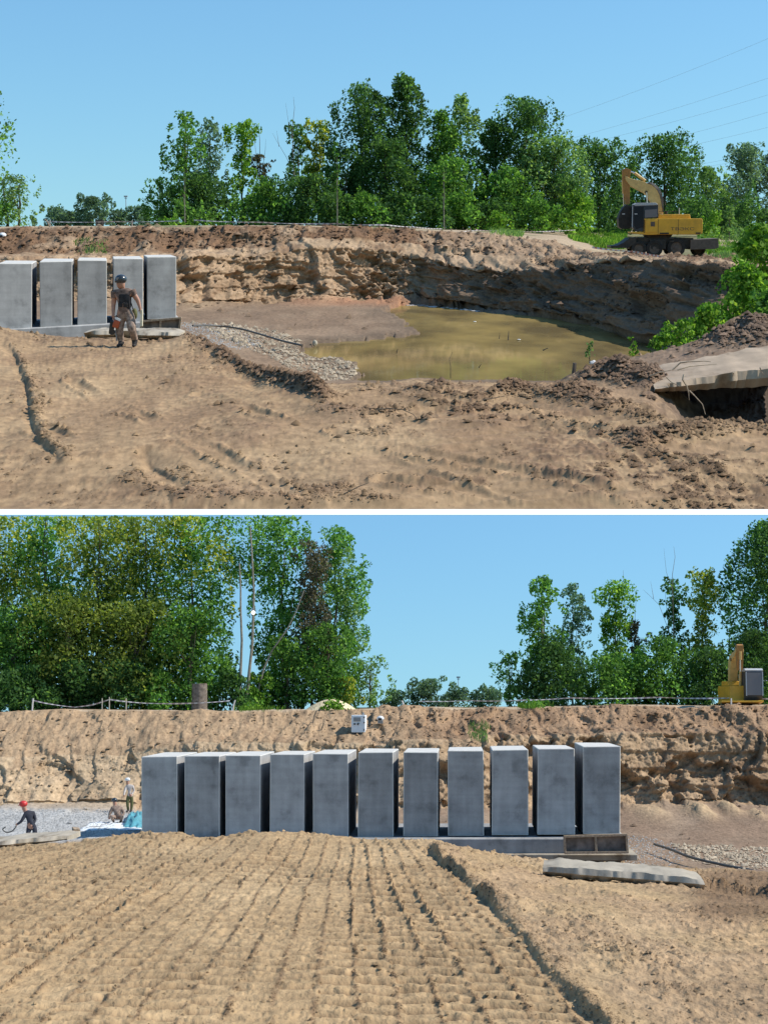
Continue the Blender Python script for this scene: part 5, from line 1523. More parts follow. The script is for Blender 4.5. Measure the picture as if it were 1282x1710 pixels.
mb = MB(); mb.tube([(0, .02, .05), (0, .12, .13)], .04, 8); mb.box((0, .1, .12), (.16, .12, .05)); mb.build('bracket', M['grey'], t)

# ---- stump, sand heap, generator, pump, crate, tarp
a = CUR.at(333, 1187, 73.2); s = 73.2 / F
mb = MB(); mb.tube([(0, 0, -.2), (.0, 0, .2), (.005, 0, .6), (0, 0, 44.5 * s)], [13.8 * s, 13.2 * s, 12.8 * s, 12.6 * s], 22)
t = thing('tree_stump', 'thick cut tree stump standing upright behind the striped tape', 'tree stump', a)
mb.build('bark', simple('stump_bark', (.21, .17, .14), .9, var=.5, scale=9, bump=.9), t, smooth=True)
mb = MB(); mb.tube([(0, 0, 44.5 * s), (0, 0, 44.5 * s + .012)], 11.8 * s, 22); mb.build('cut_face', M['wood'], t)
# sand heap
a = CUR.at(552, 1193, 73.0); s = 73 / F
g = 44
xs = np.linspace(-1, 1, g); gx, gy = np.meshgrid(xs, xs)
d = np.sqrt(gx ** 2 + gy ** 2)
hz = np.where(d < 1, 1 - d ** 2, -.1) * (27 * s) + .02 * fbm(gx * 5, gy * 5, oct=4, seed=700) - .05
hz = np.where(gx < 0, hz * (1 - .15 * np.abs(gx)), hz)
V = np.stack([gx * 54 * s, gy * 2.2, hz], -1).reshape(-1, 3)
idx = np.arange(g * g).reshape(g, g)
q = np.stack([idx[:-1, :-1], idx[:-1, 1:], idx[1:, 1:], idx[1:, :-1]], -1).reshape(-1, 4)
o = np_mesh('sand_heap', V, q, M['soil'], smooth=True, col=np.zeros((g * g, 3)) + np.array((.70, .58, .38))); o.location = a
top(o, 'smooth pale sand heap on the lower berm behind the green weeds', 'sand heap')
# generator
a = SL.hit(598, 1228); a = LO.at(598, 1228, a.y); s = a.y / F
t = thing('generator', 'white generator box standing on the slope above the lower row', 'generator', a, math.radians(-4))
w, h, dp = 23 * s, 34 * s, 34 * s
mb = MB(); mb.box((0, dp / 2, h * .56), (w, dp, h * .84), bev=.02); mb.build('housing', M['white'], t)
mb = MB(); mb.box((0, dp / 2, h * .07), (w * .92, dp * .95, h * .16)); mb.build('base_frame', M['black'], t)
mb = MB(); mb.box((-w * .08, -.012, h * .78), (w * .5, .03, h * .2), bev=.006); mb.build('control_panel', M['grey'], t)
mb = MB(); mb.box((-w * .26, -.012, h * .55), (w * .14, .03, h * .07)); mb.build('socket', M['black'], t)
mb = MB(); mb.box((-w * .02, -.012, h * .55), (w * .1, .03, h * .1)); mb.box((w * .04, -.013, h * .585), (w * .1, .03, h * .03)); mb.build('switch', M['black'], t)
for zz in (.87, .62, .27):
    mb = MB(); mb.box((w * .44, -.012, h * zz), (w * .08, .03, h * .07)); mb.build('latch', M['black'], t)
mb = MB(); mb.tube([(w * .3, dp * .5, h * .97), (w * .3, dp * .5, h * 1.1)], .04, 8); mb.build('exhaust', M['grey'], t)
def pump(px_, r1, Y, k, label):
    a = CUR.at(px_, r1, Y); s = Y / F * k
    t = thing('pump', label, 'pump', a)
    mb = MB(); mb.box((0, .1, 3 * s), (9 * s, 10 * s, 5 * s), bev=.6 * s); mb.build('base', M['grey'], t)
    mb = MB(); mb.ball((0, .1, 9 * s), 6.2 * s, seg=2, sq=(1, 1, .75), rough=.12); mb.build('hood', M['cloth_white'], t, smooth=True)
    mb = MB(); mb.box((-1 * s, -5.5 * s, 8 * s), (6 * s, 1.5 * s, 3.5 * s), bev=.3 * s); mb.build('visor', M['black'], t)
pump(635, 1209, SL.hit(635, 1209).y - .25, 1.0, 'small pale hooded pump on the slope right of the generator box')
CUR = UP
pump(4, 404, 98, 1.15, 'small pale hooded pump on the bank at the left edge of the upper scene')
CUR = LO
# dark crate beyond the upper tape
CUR = UP
a = CUR.at(167, 380, 135); s = 135 / F
t = thing('crate', 'dark slatted crate standing behind the left upper tape', 'crate', a)
mb = MB(); mb.box((0, 0, 6.5 * s), (12 * s, 12 * s, 13 * s), bev=.02); mb.build('box_body', M['black'], t)
for i in range(3):
    mb = MB(); mb.box((0, -6.3 * s, (2.5 + 4 * i) * s), (12.6 * s, .6 * s, 1.6 * s)); mb.build('slat', M['brownmetal'], t)
CUR = LO
def sheet(poly, n_sub, lift, mat, name, label, cat, seed, crump=.05):
    """crumpled sheet laid over the terrain; poly = 4 picture corners"""
    rs = np.random.default_rng(seed); g = n_sub
    c = [LO.onz(p[0], p[1] - 2, -3.93) for p in poly]
    a0 = c[0].copy()
    V = []
    for i in range(g + 1):
        for j in range(g + 1):
            u, v = i / g, j / g
            p = (c[0].lerp(c[1], u)).lerp(c[3].lerp(c[2], u), v) - a0
            e = 1 - (2 * u - 1) ** 4 * .9
            e2 = 1 - (2 * v - 1) ** 4 * .9
            V.append((p.x + rs.normal() * .015, p.y + rs.normal() * .05, p.z + .02 + lift * e * e2 + crump * abs(rs.normal()) * e * e2))
    idx = np.arange((g + 1) ** 2).reshape(g + 1, g + 1)
    q = np.stack([idx[:-1, :-1], idx[1:, :-1], idx[1:, 1:], idx[:-1, 1:]], -1).reshape(-1, 4)
    o = np_mesh(name, np.array(V), q, M[mat]); o.location = a0
    md = o.modifiers.new('thick', 'SOLIDIFY'); md.thickness = .01
    return top(o, label, cat)
sheet([(128, 1391), (198, 1390), (212, 1372), (150, 1376)], 12, .0, 'cloth_white', 'plastic_sheet', 'long white plastic sheet spread on the gravel left of the tarp', 'plastic sheet', 1, .03)
sheet([(160, 1390), (236, 1389), (238, 1376), (180, 1378)], 12, .0, 'cloth_white', 'plastic_sheet', 'white sheet running to the blue tarp at the first block', 'plastic sheet', 2, .03)
sheet([(205, 1386), (240, 1386), (242, 1366), (214, 1366)], 12, .14, 'cyan', 'tarp', 'crumpled turquoise tarp beside the leftmost lower block', 'tarp', 3, .09)
a = SL.hit(127, 1388); a = LO.at(127, 1390, 46.0)
mb = MB(); mb.box((0, 0, .05), (.17, .3, .12), (.1, .1, .3), bev=.01); o = mb.build('brick', M['wood']); o.location = a
top(o, 'brown loose brick on the end of the left slab', 'brick')
# white offcut between the last two blocks
a = LO.at(967, 1378, 55)
mb = MB(); mb.box((0, 0, 0), (.26, .4, .3), (.2, .3, .2), bev=.01); o = mb.build('foam_board', M['white']); o.location = a
top(o, 'white foam board seen in the last gap of the lower row', 'foam board')
CUR = UP
a = UP.at(243, 519, 66)
mb = MB(); mb.box((0, 0, 0), (.16, .3, .26), (.2, .3, .2), bev=.01); o = mb.build('foam_board', M['white']); o.location = a
top(o, 'white foam board seen in the last gap of the upper row', 'foam board')
CUR = LO
# starter bars sticking up behind the left blocks
for i, p_ in enumerate([301, 307, 313, 322, 330, 341, 348, 356]):
    stake(p_, 1243 + (i % 3), 1262, 54.0 + .1 * i, ['leftmost', 'second', 'third', 'fourth', 'fifth', 'sixth', 'seventh', 'rightmost'][i] + ' of the eight thin steel starter bars above the second lower block', w=1.1, mat='brownmetal', name='rebar', cat='rebar')
    TOPS[-1][0]['group'] = 'starter bars behind the lower blocks'

# ---- hoses
def hose(S_, pts, label, w=3.0, mat='hose', name='hose', cat='hose', lift=1.2, Ys=None):
    P_ = []
    for k, p in enumerate(pts):
        h = S_.hit(*p) if Ys is None else S_.fr.at(p[0], p[1], Ys[k])
        P_.append(S_.fr.at(p[0], p[1], h.y))
    s = P_[0].y / F
    o0 = P_[0].copy()
    Q = []
    for i in range(len(P_) - 1):
        for k in range(4):
            f_ = k / 4
            p0 = P_[max(i - 1, 0)]; p1 = P_[i]; p2 = P_[i + 1]; p3 = P_[min(i + 2, len(P_) - 1)]
            Q.append(.5 * ((2 * p1) + (p2 - p0) * f_ + (2 * p0 - 5 * p1 + 4 * p2 - p3) * f_ ** 2 + (3 * p1 - p0 - 3 * p2 + p3) * f_ ** 3) - o0 + Vector((0, 0, lift * s)))
    Q.append(P_[-1] - o0 + Vector((0, 0, lift * s)))
    mb = MB(); mb.tube(Q, w * s * .5, 8)
    o = mb.build(name, M[mat], smooth=True); o.location = o0
    return top(o, label, cat)
CUR = UP
hose(SU, [(322, 545), (360, 545), (400, 550), (440, 561), (470, 570), (504, 578)], 'dark hose lying over the rubble towards the pond', w=3.4, Ys=[58, 62, 61, 59, 57, 55.5])
CUR = LO
hose(SL, [(1092, 1411), (1120, 1420), (1150, 1432), (1190, 1442), (1240, 1452), (1300, 1462)], 'dark hose crossing the rubble at the right edge of the lower scene', w=4.4, Ys=[52, 50.5, 49, 48, 47.2, 46.5])
hose(SL, [(10, 1381), (5, 1385), (12, 1390), (22, 1387), (28, 1379)], 'short dark cable looped from the hand of the red-helmeted man', w=2.2, Ys=[49.5] * 5, lift=0)

# ---- roots, driftwood, pond litter
CUR = UP
def root(pts, w, label, Y=30.6, name='root', cat='root', mat='root'):
    P_ = [Vector(CUR.at(a, b, Y + random.uniform(-.1, .1))) for a, b in pts]; s = Y / F
    o0 = P_[0].copy(); n = len(P_)
    mb = MB(); mb.tube([p - o0 for p in P_], [w * s * .5 * (1 - .6 * i / (n - 1)) for i in range(n)], 6)
    o = mb.build(name, M[mat], smooth=True); o.location = o0
    return top(o, label, cat, None)
root([(1141, 626), (1139, 634), (1146, 645), (1149, 656), (1150, 668)], 3.6, 'thick pale root hanging down over the slab edge')
root([(1112, 630), (1120, 638), (1134, 645)], 2.4, 'short root hanging at the left end of the thick slab')
root([(1150, 652), (1160, 662), (1172, 675), (1177, 692)], 2.6, 'long thin root dangling into the dark hollow')
root([(1268, 614), (1270, 620), (1274, 626)], 2.4, 'small root end at the right part of the slab edge')
root([(1224, 622), (1222, 630)], 2.4, 'tiny root stub on the middle of the slab edge')
root([(1122, 618), (1135, 606), (1150, 604), (1175, 603), (1186, 604)], 3.0, 'twisted root lying along the top of the thick slab', 31.6)
root([(1130, 618), (1150, 612), (1172, 610), (1196, 608)], 2.6, 'second thinner root lying on the thick slab', 31.4)
root([(1085, 628), (1100, 622), (1120, 618)], 3.0, 'root sticking out of the mound left of the thick slab', 31.3)
root([(627, 684), (650, 682), (672, 684), (690, 692), (696, 700)], 2.4, 'dark crooked branch lying on the near sand', 26.2, 'branch', 'branch', 'bark')
root([(806, 668), (850, 660)], 2.0, 'thin straight stick on the bank right of centre', 28.3, 'branch', 'branch', 'bark')
root([(572, 826), (600, 812), (616, 806)], 2.2, 'dark stick near the front edge of the upper scene', 19.3, 'branch', 'branch', 'bark')
root([(752, 632), (752, 612), (750, 600), (755, 588)], 1.4, 'thin bare stem rising in front of the pond', 39, 'branch', 'branch', 'bark')
root([(848, 568), (849, 553)], 2.6, 'dark post stub standing in the pond', 66, 'pond_stick', 'stick', 'bark')
root([(833, 566), (834, 556)], 1.6, 'short stick left of the post stub in the pond', 67, 'pond_stick', 'stick', 'bark')
root([(662, 590), (664, 582)], 2.0, 'small stick poking out of the pond near the rubble', 59, 'pond_stick', 'stick', 'bark')
root([(799, 614), (803, 608)], 2.0, 'small dark twig floating in the middle of the pond', 53, 'pond_stick', 'stick', 'bark')
root([(906, 585), (915, 581)], 2.6, 'dark floating twig at the right half of the pond', 60, 'pond_stick', 'stick', 'bark')
for (x_, y_, w_, lb) in [(792, 537, 6, 'small pale scrap floating near the far pond bank'), (866, 567, 7, 'flat pale scrap floating right of the post stub')]:
    p = UP.onz(x_, y_, -4.17); s = p.y / F
    mb = MB(); mb.ball((0, 0, 0), w_ * .5 * s, seg=1, sq=(1, 1.4, .25), rough=.4); o = mb.build('scrap', M['cloth_white']); o.location = p
    top(o, lb, 'scrap')
p = UP.at(990, 607, 39.5); s = p.y / F
mb = MB(); mb.ball((0, 0, 0), 6 * s, seg=2, sq=(1.0, 1, .9), rough=.6); o = mb.build('plastic_bag', M['tape_white']); o.location = p
top(o, 'crumpled pale plastic bag on the near pond bank', 'plastic bag')
p = UP.onz(526, 577, -4.15); s = p.y / F
mb = MB(); mb.ball((0, 0, 4 * s), 5.5 * s, seg=2, sq=(.8, 1, 1), rough=.15); o = mb.build('stone', M['stone'], smooth=True); o.location = p
top(o, 'single rounded stone standing at the left tip of the pond', 'stone')
mb = MB()
rs = random.Random(4)
for i in range(90):
    f_ = i / 89
    x_ = 655 + f_ * 150; y_ = 507 + 12 * f_ ** 1.3 + rs.uniform(-1.5, 1.5)
    p = UP.onz(x_, y_, -4.185)
    mb.ball(p, rs.uniform(.04, .13), seg=1, sq=(1.5, 2.2, .16), rough=.5)
o = mb.build('foam', M['tape_white']); top(o, kind='stuff')

# ------------------------------------------------------------------ excavators (wheeled, side view measured in steps of one picture pixel)
def excavator(origin, rz, s, label, low=1.0):
    """local x along the picture, nose to -x, y away from the near side, z up; unit = s metres"""
    t = thing('excavator', label, 'excavator', origin, rz)
    def P(pts):
        q = [((x / 5.827 - 105) * s, (925 - y) / 5.827) for x, y in pts]
        return [(x, (z if z < 96 or low == 1 else 96 + (z - 96) * low) * s) for x, z in q]
    W = 62 * s                                  # overall width
    k = 1 / 5.827 * s
    def prism(name, pts, y0, y1, mat, bev=0.0, parent=t):
        mb = MB(); mb.prism(P(pts), y0 * s, y1 * s)
        o = mb.build(name, M[mat], parent)
        if bev:
            md = o.modifiers.new('edge', 'BEVEL'); md.width = bev * s; md.segments = 2; md.limit_method = 'ANGLE'
        return o
    # house
    body = prism('body', [(372, 560), (925, 560), (935, 580), (935, 700), (905, 712), (420, 712), (372, 690)], 0, 62 if low == 1 else 46, 'yellow', .8)
    prism('body_sill', [(265, 685), (420, 690), (500, 714), (415, 716), (265, 700)], .5, 61.5, 'yellow', .3)
    prism('hood', [(515, 519), (815, 519), (825, 560), (508, 560)], 6, 58 if low == 1 else 44, 'yellow', .8)
    prism('service_door', [(385, 575), (500, 575), (500, 690), (385, 690)], -.8, 0.2, 'yellow', .3)
    prism('vent', [(435, 590), (475, 590), (475, 635), (435, 635)], -1.2, -.6, 'brownmetal', .1)
    prism('step_plate', [(525, 694), (612, 694), (612, 708), (525, 708)], -.9, .2, 'black', .1)
    prism('tail_light', [(870, 692), (915, 692), (915, 706), (870, 706)], -.9, .2, 'black', .1)
    prism('panel_seam', [(508, 568), (511, 568), (511, 706), (508, 706)], -.25, .1, 'black')
    prism('panel_seam', [(700, 568), (703, 568), (703, 706), (700, 706)], -.25, .1, 'black')
    # lettering on the side
    cu = bpy.data.curves.new('lettering', 'FONT'); cu.body = 'ТВЭКС'; cu.size = 1.0; cu.extrude = .02; cu.align_x = 'LEFT'
    to = bpy.data.objects.new('tmp', cu); COL.objects.link(to)
    dg = bpy.context.evaluated_depsgraph_get()
    me = bpy.data.meshes.new_from_object(to.evaluated_get(dg)); bpy.data.objects.remove(to)
    xs = [v.co.x for v in me.vertices]; zs = [v.co.y for v in me.vertices]
    x0, x1, z0, z1 = min(xs), max(xs), min(zs), max(zs)
    p0 = P([(628, 672)])[0]; p1 = P([(855, 643)])[0]
    for v in me.vertices:
        v.co = Vector((p0[0] + (v.co.x - x0) / (x1 - x0) * (p1[0] - p0[0]), -.35 * s - v.co.z * .3 * s, p0[1] + (v.co.y - z0) / (z1 - z0) * (p1[1] - p0[1])))
    me.materials.append(M['brownmetal'])
    o = bpy.data.objects.new('lettering', me); COL.objects.link(o); o.parent = t
    # cab: frame, panes
    cab = prism('cab', [(262, 440), (290, 420), (350, 412), (470, 412), (505, 432), (508, 550), (372, 562), (368, 682), (300, 682), (262, 640)], 1, 26, 'cabpaint', .6)
    prism('side_window', [(378, 478), (496, 470), (499, 545), (378, 552)], .1, 1.3, 'glass_dusty', parent=cab)
    prism('door_window', [(274, 452), (364, 448), (364, 640), (300, 660), (276, 625)], .2, 1.3, 'glass', parent=cab)
    prism('roof', [(268, 428), (300, 412), (480, 410), (500, 424), (490, 434), (280, 440)], .2, 26.8, 'rooflight', .4, parent=cab)
    # windscreen facing -x
    mb = MB(); x_ = P([(262, 0)])[0][0]; z0_, z1_ = P([(0, 640)])[0][1], P([(0, 448)])[0][1]
    mb.box((x_ - .25 * s, 13.5 * s, (z0_ + z1_) / 2), (.5 * s, 21 * s, z1_ - z0_)); mb.build('windscreen', M['glass' if low == 1 else 'glass_dusty'], cab)
    for yy in (1.6, 25.4):
        mb = MB(); mb.box((x_ - .4 * s, yy * s, (z0_ + z1_) / 2), (1.2 * s, 1.6 * s, z1_ - z0_ + 2 * s)); mb.build('pillar', M['rooflight'], cab)
    # boom in the middle plane, to the right of the cab
    bm_ = [(205, 150), (260, 178), (385, 205), (425, 225), (472, 240), (515, 280), (545, 330), (562, 400), (582, 515), (512, 518), (470, 420), (430, 360), (395, 318), (330, 285), (255, 250), (208, 190)]
    boom = prism('boom', bm_, 30, 42, 'boompaint', .5)
    for i, (dx, dy) in enumerate([(0, 0), (9, -3), (18, -7)]):
        mb = MB(); mb.tube([(x, (30.2 + i * 1.8) * s, z + 1.2 * s) for x, z in P([(420 + dx, 228 + dy), (470 + dx, 243 + dy), (515 + dx, 285 + dy), (543 + dx, 335 + dy), (562 + dx, 405 + dy), (578, 500)])], .9 * s, 5)
        mb.build('hydraulic_hose', M['black'], boom)
    mb = MB(); c = P([(412, 308)])[0]; mb.cyl_y((c[0], 36 * s, c[1]), 2.4 * s, 14 * s, 14); mb.build('boom_pin', M['black'], boom)
    mb = MB(); a, b = P([(412, 308), (424, 425)])[0:2]; mb.tube([(a[0], 28 * s, a[1]), (b[0], 28 * s, b[1])], 1.2 * s, 8); mb.build('cylinder_rod', M['rod'], boom)
    mb = MB(); b2 = P([(440, 560)])[0]; mb.tube([(b[0], 28 * s, b[1]), (b2[0], 28 * s, b2[1])], 2.2 * s, 10); mb.build('boom_cylinder', M['boompaint'], t)
    # arm hanging from the tip of the boom
    arm = prism('arm', [(178, 96), (212, 78), (262, 98), (252, 160), (258, 420), (222, 430), (196, 330), (182, 200)], 31.5, 40.5, 'armpaint', .4)
    mb = MB(); a, b, c = P([(222, 105), (300, 130), (405, 205)]); mb.tube([(a[0], 36 * s, a[1] + 1 * s), (b[0], 36 * s, b[1] + 1 * s)], 1.3 * s, 8); mb.build('cylinder_rod', M['rod'], arm)
    mb = MB(); mb.tube([(b[0], 36 * s, b[1] + 1 * s), (c[0], 36 * s, c[1] + 1 * s)], 2.3 * s, 10); mb.build('arm_cylinder', M['boompaint'], t)
    mb = MB(); a, b = P([(196, 190), (206, 320)]); mb.tube([(a[0] - 2 * s, 36 * s, a[1]), (b[0] - 2 * s, 36 * s, b[1])], 2.0 * s, 10); mb.build('bucket_cylinder', M['boompaint'], t)
    mb = MB(); a, b = P([(206, 320), (214, 440)]); mb.tube([(a[0] - 2 * s, 36 * s, a[1]), (b[0] - 2 * s, 36 * s, b[1])], 1.1 * s, 8); mb.build('cylinder_rod', M['rod'], t)
    # bucket curled in under the arm
    if low == 1:
        bk = prism('bucket', [(222, 425), (262, 440), (262, 560), (258, 655), (185, 662), (150, 640), (142, 560), (160, 500), (190, 450)], 24, 48, 'black', .5)
        for i in range(4):
            mb = MB(); a = P([(250, 652)])[0]; mb.box((a[0] + 3 * s, (27 + 6 * i) * s, a[1]), (5 * s, 2.6 * s, 1.6 * s), (0, .2, 0)); mb.build('tooth', M['grey'], bk)
    for (xx, yy) in ((172, 517), (291, 517)):
        mb = MB(); a = P([(xx, yy)])[0]; mb.box((a[0], -1.0 * s, a[1]), (4.4 * s, 1.2 * s, 1.0 * s)); mb.build('mirror', M['white'], t)
    # undercarriage
    prism('turntable', [(400, 712), (660, 712), (640, 745), (420, 745)], 12, 50, 'black', .3)
    prism('chassis', [(240, 742), (640, 742), (860, 745), (860, 800), (800, 850), (600, 860), (420, 860), (250, 850), (215, 800)], 10, 52, 'black', .4)
    prism('blade', [(60, 818), (120, 815), (180, 790), (240, 742), (300, 742), (300, 800), (220, 840), (60, 840)], 2, 60, 'black', .3)
    prism('outrigger', [(825, 762), (1092, 748), (1095, 838), (1060, 850), (825, 855)], 1, 61, 'brownmetal', .4)
    prism('tool_box', [(430, 760), (590, 760), (590, 850), (450, 850)], 3, 14, 'black', .4)
    for i, (cx, cy, r, near) in enumerate([(690, 838, 88, True), (480, 845, 82, True), (925, 852, 72, False), (330, 850, 74, True), (690, 838, 84, 'far'), (330, 845, 74, 'far')]):
        c = P([(cx, cy)])[0]; rr = r * k
        y_ = 7 * s if near is True else 55 * s
        if near is False: y_ = 30 * s
        mb = MB()
        prof = [(-.5, .62), (-.5, .90), (-.36, 1.0), (.36, 1.0), (.5, .90), (.5, .62)]
        n = 26; w_ = 11 * s; vs, fs = [], []
        for a_ in range(n):
            an = 2 * math.pi * a_ / n
            for (yy, q) in prof:
                q2 = q * (1.0 if (a_ % 2 == 0 or q < .95) else .965)
                vs.append((c[0] + math.cos(an) * rr * q2, y_ + yy * w_, c[1] + math.sin(an) * rr * q2))
        m_ = len(prof)
        for a_ in range(n):
            for q in range(m_):
                fs.append((a_ * m_ + q, a_ * m_ + (q + 1) % m_, ((a_ + 1) % n) * m_ + (q + 1) % m_, ((a_ + 1) % n) * m_ + q))
        mb._add(vs, fs)
        wheel = mb.build('wheel', M['tyre'], t)
        mb = MB(); mb.cyl_y((c[0], y_, c[1]), rr * .63, w_ * .7, 20); mb.cyl_y((c[0], y_, c[1]), rr * .22, w_ * .95, 12); mb.build('rim', M['brownmetal'], wheel)
    mb = MB(); mb.tube([(P([(725, 0)])[0][0], 20 * s, P([(0, 519)])[0][1]), (P([(725, 0)])[0][0], 20 * s, P([(0, 458)])[0][1])], .8 * s, 8); mb.build('exhaust', M['rooflight'], t)
    mb = MB(); a = P([(600, 505)])[0]; mb.tube([(a[0], 20 * s, a[1] - 3 * s), (a[0], 20 * s, a[1] + 3 * s)], 2.4 * s, 10); mb.build('air_filter', M['black'], t)
    mb = MB(); a = P([(470, 238)])[0]; mb.box((a[0], 31 * s, a[1] + 4 * s), (.8 * s, .8 * s, 8 * s)); mb.build('antenna', M['white'], boom)
    # rails and steps
    q = P([(520, 519), (520, 492), (690, 492), (690, 519)])
    mb = MB(); mb.tube([(x, 8 * s, z) for x, z in q], .45 * s, 5); mb.build('handrail', M['black'], t)
    q = P([(372, 700), (372, 570)])
    mb = MB(); mb.tube([(q[0][0] + .5 * s, -1 * s, q[0][1]), (q[1][0] + .5 * s, -1 * s, q[1][1])], .5 * s, 5); mb.build('grab_rail', M['black'], t)
    for yy in (745, 775):
        q = P([(640, yy)])[0]; mb = MB(); mb.box((q[0], 1 * s, q[1]), (7 * s, 3 * s, .8 * s)); mb.build('step', M['brownmetal'], t)
    return t
M['cabpaint'] = simple('dark_cab_paint', (.035, .045, .06), .4, var=.2)
M['rooflight'] = simple('grey_cab_roof', (.42, .44, .46), .5, var=.1)
M['boompaint'] = simple('faded_yellow_paint', (.66, .44, .16), .5, var=.12, dirt=(.3, .2, .1), dirt_amt=.35)
M['armpaint'] = simple('brownish_yellow_paint', (.40, .19, .05), .5, var=.15, dirt=(.15, .09, .05), dirt_amt=.5)
CUR = UP
p = UP.at(1115, 429, 109.0)
excavator(p, 0, 109.0 / F, 'yellow wheeled excavator seen from the side with its boom folded above the cab')
CUR = LO
sc_ = 72.8 / F * 1.12
p = LO.at(1236, 1215, 74.6)
e2 = excavator(p, 0, 1.12 * 72.8 / F, 'yellow excavator facing the viewer behind the striped tape at the lower right', .55)
e2.rotation_euler = (0, 0, math.radians(90))
# put the cab where the picture has it
cabx = 13.5 * sc_ ; 
e2.location = Vector(p) + Vector((sc_ * 16, 60 * sc_ - 2.6, 0))

# ------------------------------------------------------------------ people
def figure(name, J, Y, mats_by_bone, rads, label, fingers=False, subsurf=2):
    """J: joints in the picture with an optional depth offset in metres"""
    s = Y / F
    o0 = CUR.at(J['pelvis'][0], J['ground'] if 'ground' in J else J['pelvis'][1], Y)
    t = thing(name, label, 'person', o0)
    def pt(k):
        v = J[k]; p = CUR.at(v[0], v[1], Y) - o0
        return p + Vector((0, v[2] if len(v) > 2 else 0, 0))
    chain = [('pelvis', 'belly'), ('belly', 'chest'), ('chest', 'neck'), ('neck', 'head'), ('head', 'crown'),
             ('chest', 'shoL'), ('shoL', 'elbL'), ('elbL', 'wriL'), ('wriL', 'hanL'), ('chest', 'shoR'), ('shoR', 'elbR'), ('elbR', 'wriR'), ('wriR', 'hanR'),
             ('pelvis', 'hipL'), ('hipL', 'kneL'), ('kneL', 'ankL'), ('ankL', 'toeL'), ('pelvis', 'hipR'), ('hipR', 'kneR'), ('kneR', 'ankR'), ('ankR', 'toeR')]
    chain = [(a, b) for a, b in chain if a in J and b in J]
    keys = []
    for a, b in chain:
        for q in (a, b):
            if q not in keys: keys.append(q)
    vs = [pt(q) for q in keys]; es = [(keys.index(a), keys.index(b)) for a, b in chain]
    rad = [rads[q] * s for q in keys]
    if fingers:
        for sd in ('L', 'R'):
            h = pt('han' + sd); w = pt('wri' + sd); d = (h - w).normalized(); side = Vector((1, 0, 0)) - d * d.x; side.normalize()
            for f_ in range(5):
                off = side * (f_ - 2) * .016 + Vector((0, -.01, 0))
                L_ = [.045, .06, .066, .06, .05][f_]
                if f_ == 0:
                    root_ = w.lerp(h, .4) + side * -.03; tip = root_ + (d * .035 - side * .03)
                else:
                    root_ = h + off; tip = root_ + d * L_ + Vector((0, -.012, 0))
                b = len(vs); vs += [root_, root_.lerp(tip, .5) + Vector((0, -.006, 0)), tip]; rad += [.0085, .008, .0065]
                es += [(keys.index('han' + sd), b), (b, b + 1), (b + 1, b + 2)]
    me = bpy.data.meshes.new('body'); me.from_pydata([tuple(v) for v in vs], es, [])
    ob = bpy.data.objects.new('body_tmp', me); COL.objects.link(ob)
    ob.modifiers.new('skin', 'SKIN'); ob.modifiers['skin'].use_smooth_shade = True
    sv = me.skin_vertices[0].data
    for i, r in enumerate(rad):
        dy = 1.0
        kk = keys[i] if i < len(keys) else ''
        dy = {'pelvis': .68, 'belly': .66, 'chest': .62}.get(kk, 1.0)
        sv[i].radius = (r, r * dy) if kk in ('pelvis', 'belly', 'chest') else (r, r)
    for i in range(len(vs)): sv[i].use_root = (i == 0)
    m2 = ob.modifiers.new('sub', 'SUBSURF'); m2.levels = subsurf; m2.render_levels = subsurf
    dg = bpy.context.evaluated_depsgraph_get()
    fin = bpy.data.meshes.new_from_object(ob.evaluated_get(dg))
    bpy.data.objects.remove(ob)
    mats = []; 
    for (_, m_) in mats_by_bone:
        if m_ not in mats: mats.append(m_)
    for m_ in mats: fin.materials.append(M[m_])
    bones = []
    for (bone, m_) in mats_by_bone:
        a, b = bone
        if a in J and b in J: bones.append((pt(a), pt(b), mats.index(m_)))
    cen = np.zeros(len(fin.polygons) * 3); fin.polygons.foreach_get('center', cen); cen = cen.reshape(-1, 3)
    best = np.full(len(cen), 1e9); mi = np.zeros(len(cen), int)
    for a, b, m_ in bones:
        a = np.array(a); b = np.array(b); d = b - a; L2 = (d * d).sum() + 1e-9
        t_ = np.clip(((cen - a) @ d) / L2, 0, 1); q = np.linalg.norm(cen - a - t_[:, None] * d, axis=1)
        mk = q < best; best[mk] = q[mk]; mi[mk] = m_
    fin.polygons.foreach_set('material_index', mi.astype(np.int32)); fin.polygons.foreach_set('use_smooth', np.ones(len(cen), bool))
    body = bpy.data.objects.new('body', fin); COL.objects.link(body); body.parent = t
    return t, pt, s, o0

M['shirt'] = simple('pale_shirt', (.50, .44, .40), .9, var=.25, scale=12)
CUR = UP
Y = 43.0
J = dict(head=(201.6, 474), crown=(202.2, 467), neck=(203.5, 482), chest=(206, 494), belly=(206, 511), pelvis=(209, 524),
         shoL=(192.5, 489), elbL=(189.8, 507), wriL=(190.5, 524, -.10), hanL=(191, 530, -.12), shoR=(220, 486.5), elbR=(230.5, 501), wriR=(235, 515, -.05), hanR=(236, 520, -.06),
         hipL=(202, 529), kneL=(200, 552, -.05), ankL=(203.5, 572), toeL=(200, 578, -.16), hipR=(218, 528), kneR=(222.5, 549, -.2), ankR=(226, 568, -.02), toeR=(225.5, 578, -.14), ground=579)
R_ = dict(head=8.2, crown=7.4, neck=6.0, chest=12.5, belly=11, pelvis=11.2, shoL=6.2, elbL=4.2, wriL=2.7, hanL=2.8, shoR=6.2, elbR=4.2, wriR=2.4, hanR=2.6,
          hipL=9.2, kneL=7.0, ankL=5.4, toeL=2.8, hipR=9.4, kneR=7.6, ankR=5.8, toeR=2.9)
